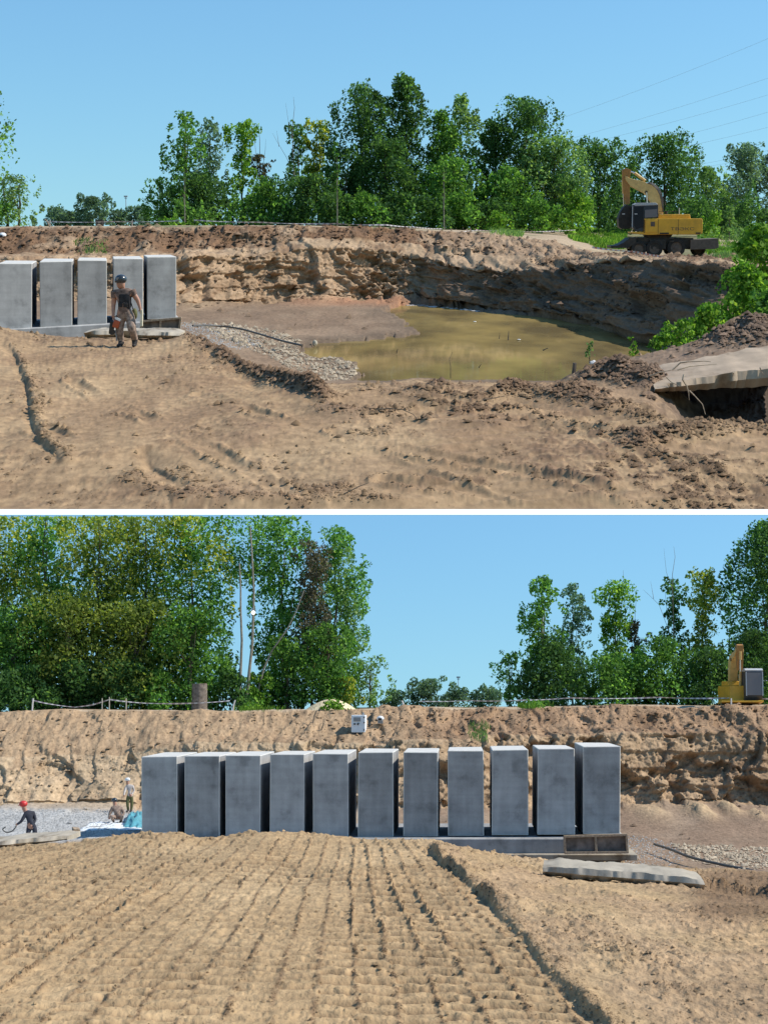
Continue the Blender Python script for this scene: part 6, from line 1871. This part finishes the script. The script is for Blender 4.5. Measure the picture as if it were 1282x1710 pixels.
MB_ = [(('head', 'crown'), 'skin'), (('neck', 'head'), 'skin'), (('chest', 'neck'), 'camo_dark'), (('pelvis', 'belly'), 'camo_dark'), (('belly', 'chest'), 'camo_dark'),
       (('chest', 'shoL'), 'camo_dark'), (('chest', 'shoR'), 'camo_dark'), (('shoL', 'elbL'), 'skin'), (('elbL', 'wriL'), 'skin'), (('wriL', 'hanL'), 'skin'),
       (('shoR', 'elbR'), 'skin'), (('elbR', 'wriR'), 'skin'), (('wriR', 'hanR'), 'skin'), (('hipL', 'kneL'), 'camo'), (('kneL', 'ankL'), 'camo'), (('hipR', 'kneR'), 'camo'), (('kneR', 'ankR'), 'camo'),
       (('pelvis', 'hipL'), 'camo'), (('pelvis', 'hipR'), 'camo'), (('ankL', 'toeL'), 'boot'), (('ankR', 'toeR'), 'boot')]
man, pt, s, o0 = figure('person', J, Y, MB_, R_, 'man in camouflage and dark helmet walking in front of the upper blocks', fingers=True)
mb = MB(); c = pt('crown'); mb.ball((c.x, c.y + .01, c.z + .6 * s), 9.4 * s, seg=3, sq=(1.05, 1.15, .86)); mb.box((c.x - 4.5 * s, c.y - 7 * s, c.z - 2 * s), (9 * s, 6 * s, 4 * s), (.3, 0, .3), bev=.01)
mb.build('helmet', M['helmet'], man, smooth=True)
mb = MB(); mb.box((c.x - 3.6 * s, c.y - 9.2 * s, c.z + 1.5 * s), (5 * s, .5 * s, 4.5 * s), (.2, 0, .3), bev=.004); mb.build('visor', M['grey'], man)
h = pt('head')
mb = MB(); mb.ball((h.x - 1.5 * s, h.y - 6.6 * s, h.z), 1.3 * s, seg=1, sq=(.8, 1, 1.3)); mb.build('nose', M['skin'], man, smooth=True)
for dx in (-4.0, 1.2):
    mb = MB(); mb.ball((h.x + dx * s, h.y - 6.0 * s, h.z + 1.4 * s), .6 * s, seg=1); mb.build('eye', M['black'], man)
for dx in (-6.4, 6.4):
    mb = MB(); mb.ball((h.x + dx * s, h.y, h.z + .3 * s), 1.3 * s, seg=1, sq=(.5, .9, 1.3)); mb.build('ear', M['skin'], man)
mb = MB(); c = pt('chest'); b = pt('belly')
for (x0, w_, z0, z1, m_) in [(1.0, 17, 6, -24, 0)]:
    mb.box((c.x + 2.5 * s, c.y, (c.z + b.z) / 2 - 1 * s), (21 * s, 19 * s, 27 * s), (0, .05, 0), bev=6 * s)
mb.build('vest', M['vest'], man, smooth=True)
for dx in (-5, 3.5):
    mb = MB(); mb.box((c.x + dx * s + 1.5 * s, c.y - 8.2 * s, b.z + 2 * s), (6.5 * s, 6.5 * s, 7 * s), bev=.8 * s); mb.build('pouch', M['vest'], man)
mb = MB(); p_ = pt('pelvis'); mb.tube([(p_.x - 8 * s, p_.y - 2 * s, p_.z + 4 * s), (p_.x, p_.y - 8.5 * s, p_.z + 3.4 * s), (p_.x + 9 * s, p_.y - 3 * s, p_.z + 4.4 * s)], 1.3 * s, 6); mb.build('belt', M['olive'], man)
for sd in ('L', 'R'):
    mb = MB(); k_ = pt('sho' + sd); e_ = pt('elb' + sd); m3 = k_.lerp(e_, .48); mb.tube([k_ + Vector((0, 0, 2 * s)), k_.lerp(e_, .25), m3], [6.8 * s, 6.4 * s, 5.8 * s], 10); mb.build('sleeve', M['camo_dark'], man, smooth=True)
for sd in ('L', 'R'):
    mb = MB(); a_ = pt('ank' + sd); q_ = pt('toe' + sd)
    mb.tube([a_ + Vector((0, 0, 4.5 * s)), a_, a_.lerp(q_, .5) + Vector((0, 0, -1.0 * s))], [4.7 * s, 4.6 * s, 4.0 * s], 10)
    mb.ball(tuple(q_ + Vector((0, .02, 1.6 * s))), 4.3 * s, seg=2, sq=(.85, 1.6, .72)); mb.build('boot', M['boot'], man, smooth=True)
# what he carries
a = UP.at(194, 541, 42.9)
tt = thing('power_tool', 'orange and black power saw hanging from the walking man\'s hand', 'power saw', a)
mb = MB(); mb.box((1 * s, 0, 0), (11 * s, 12 * s, 13 * s), (0, .3, 0), bev=2.2 * s); mb.build('casing', M['orange'], tt, smooth=True)
mb = MB(); mb.tube([(-1 * s, 0, 6 * s), (-4 * s, 0, 11 * s), (1 * s, 0, 13.5 * s), (5 * s, 0, 9 * s), (5 * s, 0, 5 * s)], 1.1 * s, 8); mb.build('handle', M['black'], tt, smooth=True)
mb = MB(); mb.box((-7 * s, .0, -6 * s), (8 * s, 5 * s, 22 * s), (0, .15, 0), bev=1.5 * s); mb.cyl_y((-6.5 * s, -.02, -13 * s), 5 * s, 3 * s, 16); mb.build('guard', M['black'], tt, smooth=True)
mb = MB(); mb.box((0, 0, -19 * s), (2.2 * s, 1.5 * s, 18 * s), (0, -.12, 0)); mb.build('blade', M['grey'], tt)
mb = MB(); mb.box((5 * s, -7 * s, 8 * s), (8 * s, 1.0 * s, 4 * s), (0, .5, 0), bev=.4 * s); mb.build('tag', M['white'], tt)
a = UP.at(237, 531, 42.9)
mb = MB(); mb.box((0, 0, 0), (3.6 * s, 6 * s, 27 * s), (0, .03, 0), bev=.5 * s); o = mb.build('paper_roll', M['paper']); o.location = a
top(o, 'pale rolled paper held in the walking man\'s other hand', 'paper roll')
a = UP.at(225, 524, 43.1)
tt = thing('shoulder_bag', 'dark strapped bag hanging at the walking man\'s hip', 'bag', a)
mb = MB(); mb.ball((0, .03, 0), 6.5 * s, seg=2, sq=(.75, 1, 1.5), rough=.1); mb.build('pouch', M['olive'], tt, smooth=True)
mb = MB(); mb.tube([(-2 * s, -.05, 8 * s), (-5 * s, -.13, 22 * s), (-9 * s, -.10, 38 * s)], .9 * s, 6); mb.build('strap', M['vest'], tt)

CUR = LO
# crouched over, red helmet
Y = 50.0
J = dict(head=(40.5, 1349), crown=(40, 1343), neck=(43, 1355), chest=(48, 1361), belly=(51, 1371), pelvis=(53, 1380), shoL=(43, 1360, -.05), elbL=(38, 1371, -.12), wriL=(31, 1376, -.15), hanL=(28, 1377, -.15),
         shoR=(56, 1358, .05), elbR=(59, 1370, .05), wriR=(55, 1378, -.1), hanR=(52, 1380, -.12), hipL=(49, 1383), kneL=(48, 1392, -.06), ankL=(48, 1402), toeL=(45, 1404, -.1), hipR=(58, 1382), kneR=(60, 1392, -.06), ankR=(60, 1402), toeR=(58, 1404, -.1), ground=1404)
R_ = dict(head=4.6, crown=4.0, neck=3.0, chest=7.2, belly=6.6, pelvis=6.8, shoL=3.8, elbL=2.6, wriL=1.9, hanL=2.1, shoR=3.8, elbR=2.6, wriR=1.9, hanR=2.1, hipL=5.0, kneL=3.8, ankL=3.0, toeL=2.2, hipR=5.0, kneR=3.8, ankR=3.0, toeR=2.2)
def mats(top_, legs, arms, boots='boot'):
    return [(('head', 'crown'), 'skin'), (('neck', 'head'), 'skin'), (('chest', 'neck'), top_), (('pelvis', 'belly'), top_), (('belly', 'chest'), top_), (('chest', 'shoL'), top_), (('chest', 'shoR'), top_),
            (('shoL', 'elbL'), arms), (('elbL', 'wriL'), arms), (('wriL', 'hanL'), 'skin'), (('shoR', 'elbR'), arms), (('elbR', 'wriR'), arms), (('wriR', 'hanR'), 'skin'),
            (('hipL', 'kneL'), legs), (('kneL', 'ankL'), legs), (('hipR', 'kneR'), legs), (('kneR', 'ankR'), legs), (('pelvis', 'hipL'), legs), (('pelvis', 'hipR'), legs), (('ankL', 'toeL'), boots), (('ankR', 'toeR'), boots)]
w1, pt, s, o0 = figure('person', J, Y, mats('darkcloth', 'darkcloth', 'darkcloth'), R_, 'worker in a red helmet and dark jacket bending over a cable on the gravel')
c = pt('crown'); mb = MB(); mb.ball((c.x - .5 * s, c.y, c.z + .6 * s), 6.4 * s, seg=3, sq=(1.1, 1.1, .85)); mb.box((c.x - 5.5 * s, c.y - .02, c.z - 1.2 * s), (5 * s, 8 * s, 1.2 * s), (0, -.25, 0), bev=.4 * s)
mb.build('helmet', M['helmet_red'], w1, smooth=True)
# squatting
Y = 57.0
J = dict(head=(191.5, 1341), crown=(191.5, 1336.5), neck=(193, 1345), chest=(195.5, 1350), belly=(197, 1358), pelvis=(198, 1364), shoL=(188.5, 1350, -.05), elbL=(184.5, 1358, -.1), wriL=(184, 1365, -.15), hanL=(184, 1368, -.15),
         shoR=(203, 1350, .03), elbR=(207, 1358, .0), wriR=(204, 1365, -.1), hanR=(202, 1367, -.12), hipL=(193, 1365), kneL=(189, 1362, -.35), ankL=(191, 1371, -.1), toeL=(189, 1373, -.2), hipR=(203, 1365), kneR=(206, 1361, -.3), ankR=(203, 1371, -.05), toeR=(202, 1373, -.15), ground=1373)
R_ = dict(head=3.8, crown=3.3, neck=2.6, chest=7.0, belly=6.8, pelvis=6.2, shoL=3.6, elbL=2.6, wriL=1.8, hanL=1.8, shoR=3.6, elbR=2.6, wriR=1.8, hanR=1.8, hipL=4.2, kneL=3.2, ankL=2.4, toeL=1.9, hipR=4.2, kneR=3.2, ankR=2.4, toeR=1.9)
w2, pt, s, o0 = figure('person', J, Y, mats('camo', 'camo', 'camo'), R_, 'worker in brown camouflage squatting between the white sheet and the tarp')
c = pt('crown'); mb = MB(); mb.ball((c.x, c.y, c.z + .6 * s), 4.6 * s, seg=3, sq=(1.1, 1.1, .8)); mb.build('cap', M['helmet'], w2, smooth=True)
# standing, white cap
Y = 61.5
J = dict(head=(213, 1306), crown=(213.5, 1302), neck=(214, 1310), chest=(216.5, 1315), belly=(217, 1324), pelvis=(217, 1330), shoL=(211.5, 1314), elbL=(209.5, 1321, -.1), wriL=(209, 1327, -.2), hanL=(209, 1330, -.2),
         shoR=(222.5, 1313), elbR=(224, 1321), wriR=(221, 1327, -.1), hanR=(219, 1328, -.15), hipL=(214, 1332), kneL=(213.5, 1343, -.05), ankL=(214.5, 1353), toeL=(212, 1356, -.1), hipR=(220, 1332), kneR=(220.5, 1343), ankR=(219.5, 1353), toeR=(218, 1356, -.1), ground=1356)
R_ = dict(head=3.2, crown=2.8, neck=2.0, chest=5.2, belly=4.6, pelvis=4.8, shoL=2.6, elbL=1.9, wriL=1.3, hanL=1.4, shoR=2.6, elbR=1.9, wriR=1.3, hanR=1.4, hipL=3.6, kneL=2.7, ankL=2.1, toeL=1.6, hipR=3.6, kneR=2.7, ankR=2.1, toeR=1.6)
w3, pt, s, o0 = figure('person', J, Y, mats('shirt', 'olive', 'shirt'), R_, 'worker in a white cap and pale shirt standing next to the leftmost lower block')
c = pt('crown'); mb = MB(); mb.ball((c.x, c.y, c.z + .5 * s), 4.0 * s, seg=3, sq=(1.1, 1.1, .75)); mb.box((c.x - 3.6 * s, c.y, c.z - .6 * s), (4 * s, 4 * s, .8 * s), (0, -.2, 0)); mb.build('cap', M['cloth_white'], w3, smooth=True)

# ------------------------------------------------------------------ low plants, grass
def grass(S_, polys, n, h, mat, seed, w=1.0, spread=.35):
    rng = np.random.default_rng(seed)
    R = S_.fr.row(S_.Y, S_.Z); PXg = np.broadcast_to(S_.cols[None, :], R.shape)
    W_ = np.zeros(R.shape)
    for p in polys: W_ = np.maximum(W_, in_poly(PXg, R, p).astype(float))
    W_ *= np.abs(np.gradient(R, axis=0)) + .05
    W_ *= np.clip(fbm(S_.X * .6, S_.Y * .2, oct=2, seed=seed) + .25, 0, 1)
    cs = np.cumsum(W_.ravel()); 
    if cs[-1] <= 0: return
    k = np.searchsorted(cs / cs[-1], rng.random(n))
    X = S_.X.ravel()[k] + rng.normal(size=n) * .05; Y_ = S_.Y.ravel()[k] + rng.normal(size=n) * .3; Z = S_.Z.ravel()[k]
    s = Y_ / F
    hh = h * s * rng.uniform(.5, 1.3, n); ww = w * s * .5
    a = rng.normal(size=(n, 3)) * spread; a[:, 2] = 1
    tip = np.stack([X, Y_, Z], -1) + a * hh[:, None]
    mid = np.stack([X, Y_, Z], -1) + a * hh[:, None] * .5 * np.array([.6, .6, 1.1])
    base = np.stack([X, Y_, Z - .02], -1)
    d = np.stack([ww, np.zeros(n), np.zeros(n)], -1)
    V = np.stack([base - d * .6, base + d * .6, mid + d, tip, mid - d], 1)
    V4 = np.stack([V[:, 0], V[:, 1], V[:, 2], V[:, 4], V[:, 4], V[:, 2], V[:, 3], V[:, 3]], 1).reshape(-1, 3)
    q = np.arange(n * 5).reshape(n, 5)
    global CUR
    old = CUR; CUR = S_.fr
    f3 = np.concatenate([np.stack([q[:, 0], q[:, 1], q[:, 2]], -1), np.stack([q[:, 0], q[:, 2], q[:, 4]], -1), np.stack([q[:, 4], q[:, 2], q[:, 3]], -1)])
    o = np_mesh('grass', V.reshape(-1, 3), f3, M[mat]); top(o, kind='stuff')
    CUR = old
grass(SU, [[(950, 384), (1045, 384), (1045, 420), (1000, 415), (950, 400)]], 5000, 6, 'lf_fresh', 1)
grass(SU, [[(1165, 384), (1310, 380), (1310, 432), (1200, 432), (1165, 420)]], 9000, 6, 'lf_pale', 2)
grass(SU, [[(1170, 392), (1310, 386), (1310, 425), (1180, 425)]], 5000, 7, 'lf_fresh', 3)
grass(SU, [[(815, 382), (880, 384), (870, 396), (820, 392)]], 1200, 7, 'lf_pale', 4)
grass(SU, [[(125, 400), (180, 400), (180, 424), (125, 424)]], 300, 5, 'lf_pale', 5)
grass(SL, [[(395, 1179), (475, 1179), (475, 1188), (395, 1188)]], 220, 8, 'lf_fresh', 6)
grass(SL, [[(780, 1205), (815, 1210), (812, 1240), (785, 1236)]], 260, 8, 'lf_pale', 7)
grass(SL, [[(868, 1176), (925, 1176), (925, 1183), (868, 1183)]], 600, 8, 'lf_fresh', 8)

CUR = LO
plant(555, 1194, 1170, 21, 70.8, 'bush', 'lf_fresh', 'clump of green weeds in front of the sand heap', 'weeds', 'weed_clump', dens=.6, gaps=.2, leaf=5.0, hide_trunk=True)
plant(422, 1186, 1173, 18, 71.4, 'bush', 'lf_fresh', 'low green weeds at the foot of the bare trunks', 'weeds', 'weed_clump', dens=.6, gaps=.25, leaf=4.5, hide_trunk=True)
plant(895, 1184, 1168, 22, 71.8, 'bush', 'lf_mid', 'low weeds below the slender tree of the lower right grove', 'weeds', 'weed_clump', dens=.6, gaps=.25, leaf=4.5, hide_trunk=True)
CUR = UP
plant(832, 388, 352, 20, 128, 'bush', 'lf_fresh', 'tall weeds at the edge of the dirt road below the broad tree', 'weeds', 'weed_clump', dens=.45, gaps=.35, leaf=4.6, hide_trunk=True)
plant(285, 380, 364, 20, 128, 'bush', 'lf_fresh', 'small weeds between the two left upper tapes', 'weeds', 'weed_clump', dens=.5, gaps=.3, leaf=4.2, hide_trunk=True)
plant(1268, 560, 372, 46, 50, 'round', 'lf_fresh', 'big fresh green bush growing at the right edge of the upper scene', 'shrub', 'shrub', dens=.8, gaps=.2, leaf=9, crown_from=.02, seed=91, tw=3)
plant(1238, 560, 440, 44, 47, 'bush', 'lf_fresh', 'leafy green bush left of the big one, over the dark pit wall', 'shrub', 'shrub', dens=.75, gaps=.2, leaf=9, seed=92, tw=2)
plant(1285, 585, 480, 50, 46, 'bush', 'lf_mid', 'dark green lower bush below the big bush at the right edge', 'shrub', 'shrub', dens=.75, gaps=.15, leaf=9, seed=93, tw=2)
plant(1182, 585, 508, 36, 44, 'bush', 'lf_fresh', 'bright bush spilling down towards the mound', 'shrub', 'shrub', dens=.7, gaps=.25, leaf=8, seed=94, tw=2)
plant(1135, 590, 532, 34, 43, 'bush', 'lf_fresh', 'bright leafy weeds at the left end of the right-hand bushes', 'weeds', 'weed_clump', dens=.6, gaps=.3, leaf=7, seed=95, tw=1.5)
plant(1186, 604, 585, 14, 37.5, 'bush', 'lf_fresh', 'tiny weed tuft just above the thick slab', 'weeds', 'weed_clump', dens=.45, gaps=.3, leaf=6, hide_trunk=True)
plant(1056, 602, 562, 9, 42, 'column', 'lf_fresh', 'single upright weed stem on the mound by the pond', 'weeds', 'weed_clump', dens=.3, gaps=.5, leaf=6, tw=1.2, crown_from=.2)
plant(984, 604, 568, 8, 43.5, 'column', 'lf_pale', 'thin weed stem above the plastic bag', 'weeds', 'weed_clump', dens=.22, gaps=.5, leaf=5, tw=1.0, crown_from=.2)
plant(1240, 402, 378, 50, 124, 'bush', 'lf_pale', 'low wide weeds in the meadow right of the excavator', 'weeds', 'weed_clump', dens=.5, gaps=.3, leaf=4.5, hide_trunk=True)
plant(1108, 596, 556, 24, 42.5, 'bush', 'lf_fresh', 'low fresh weeds where the bushes meet the pond bank', 'weeds', 'weed_clump', dens=.5, gaps=.3, leaf=6.5, hide_trunk=True)

# ------------------------------------------------------------------ put every thing onto its terrace
bpy.context.view_layer.update()
for o, fr in TOPS:
    o.matrix_world = fr.M @ o.matrix_basis
bpy.context.view_layer.update()
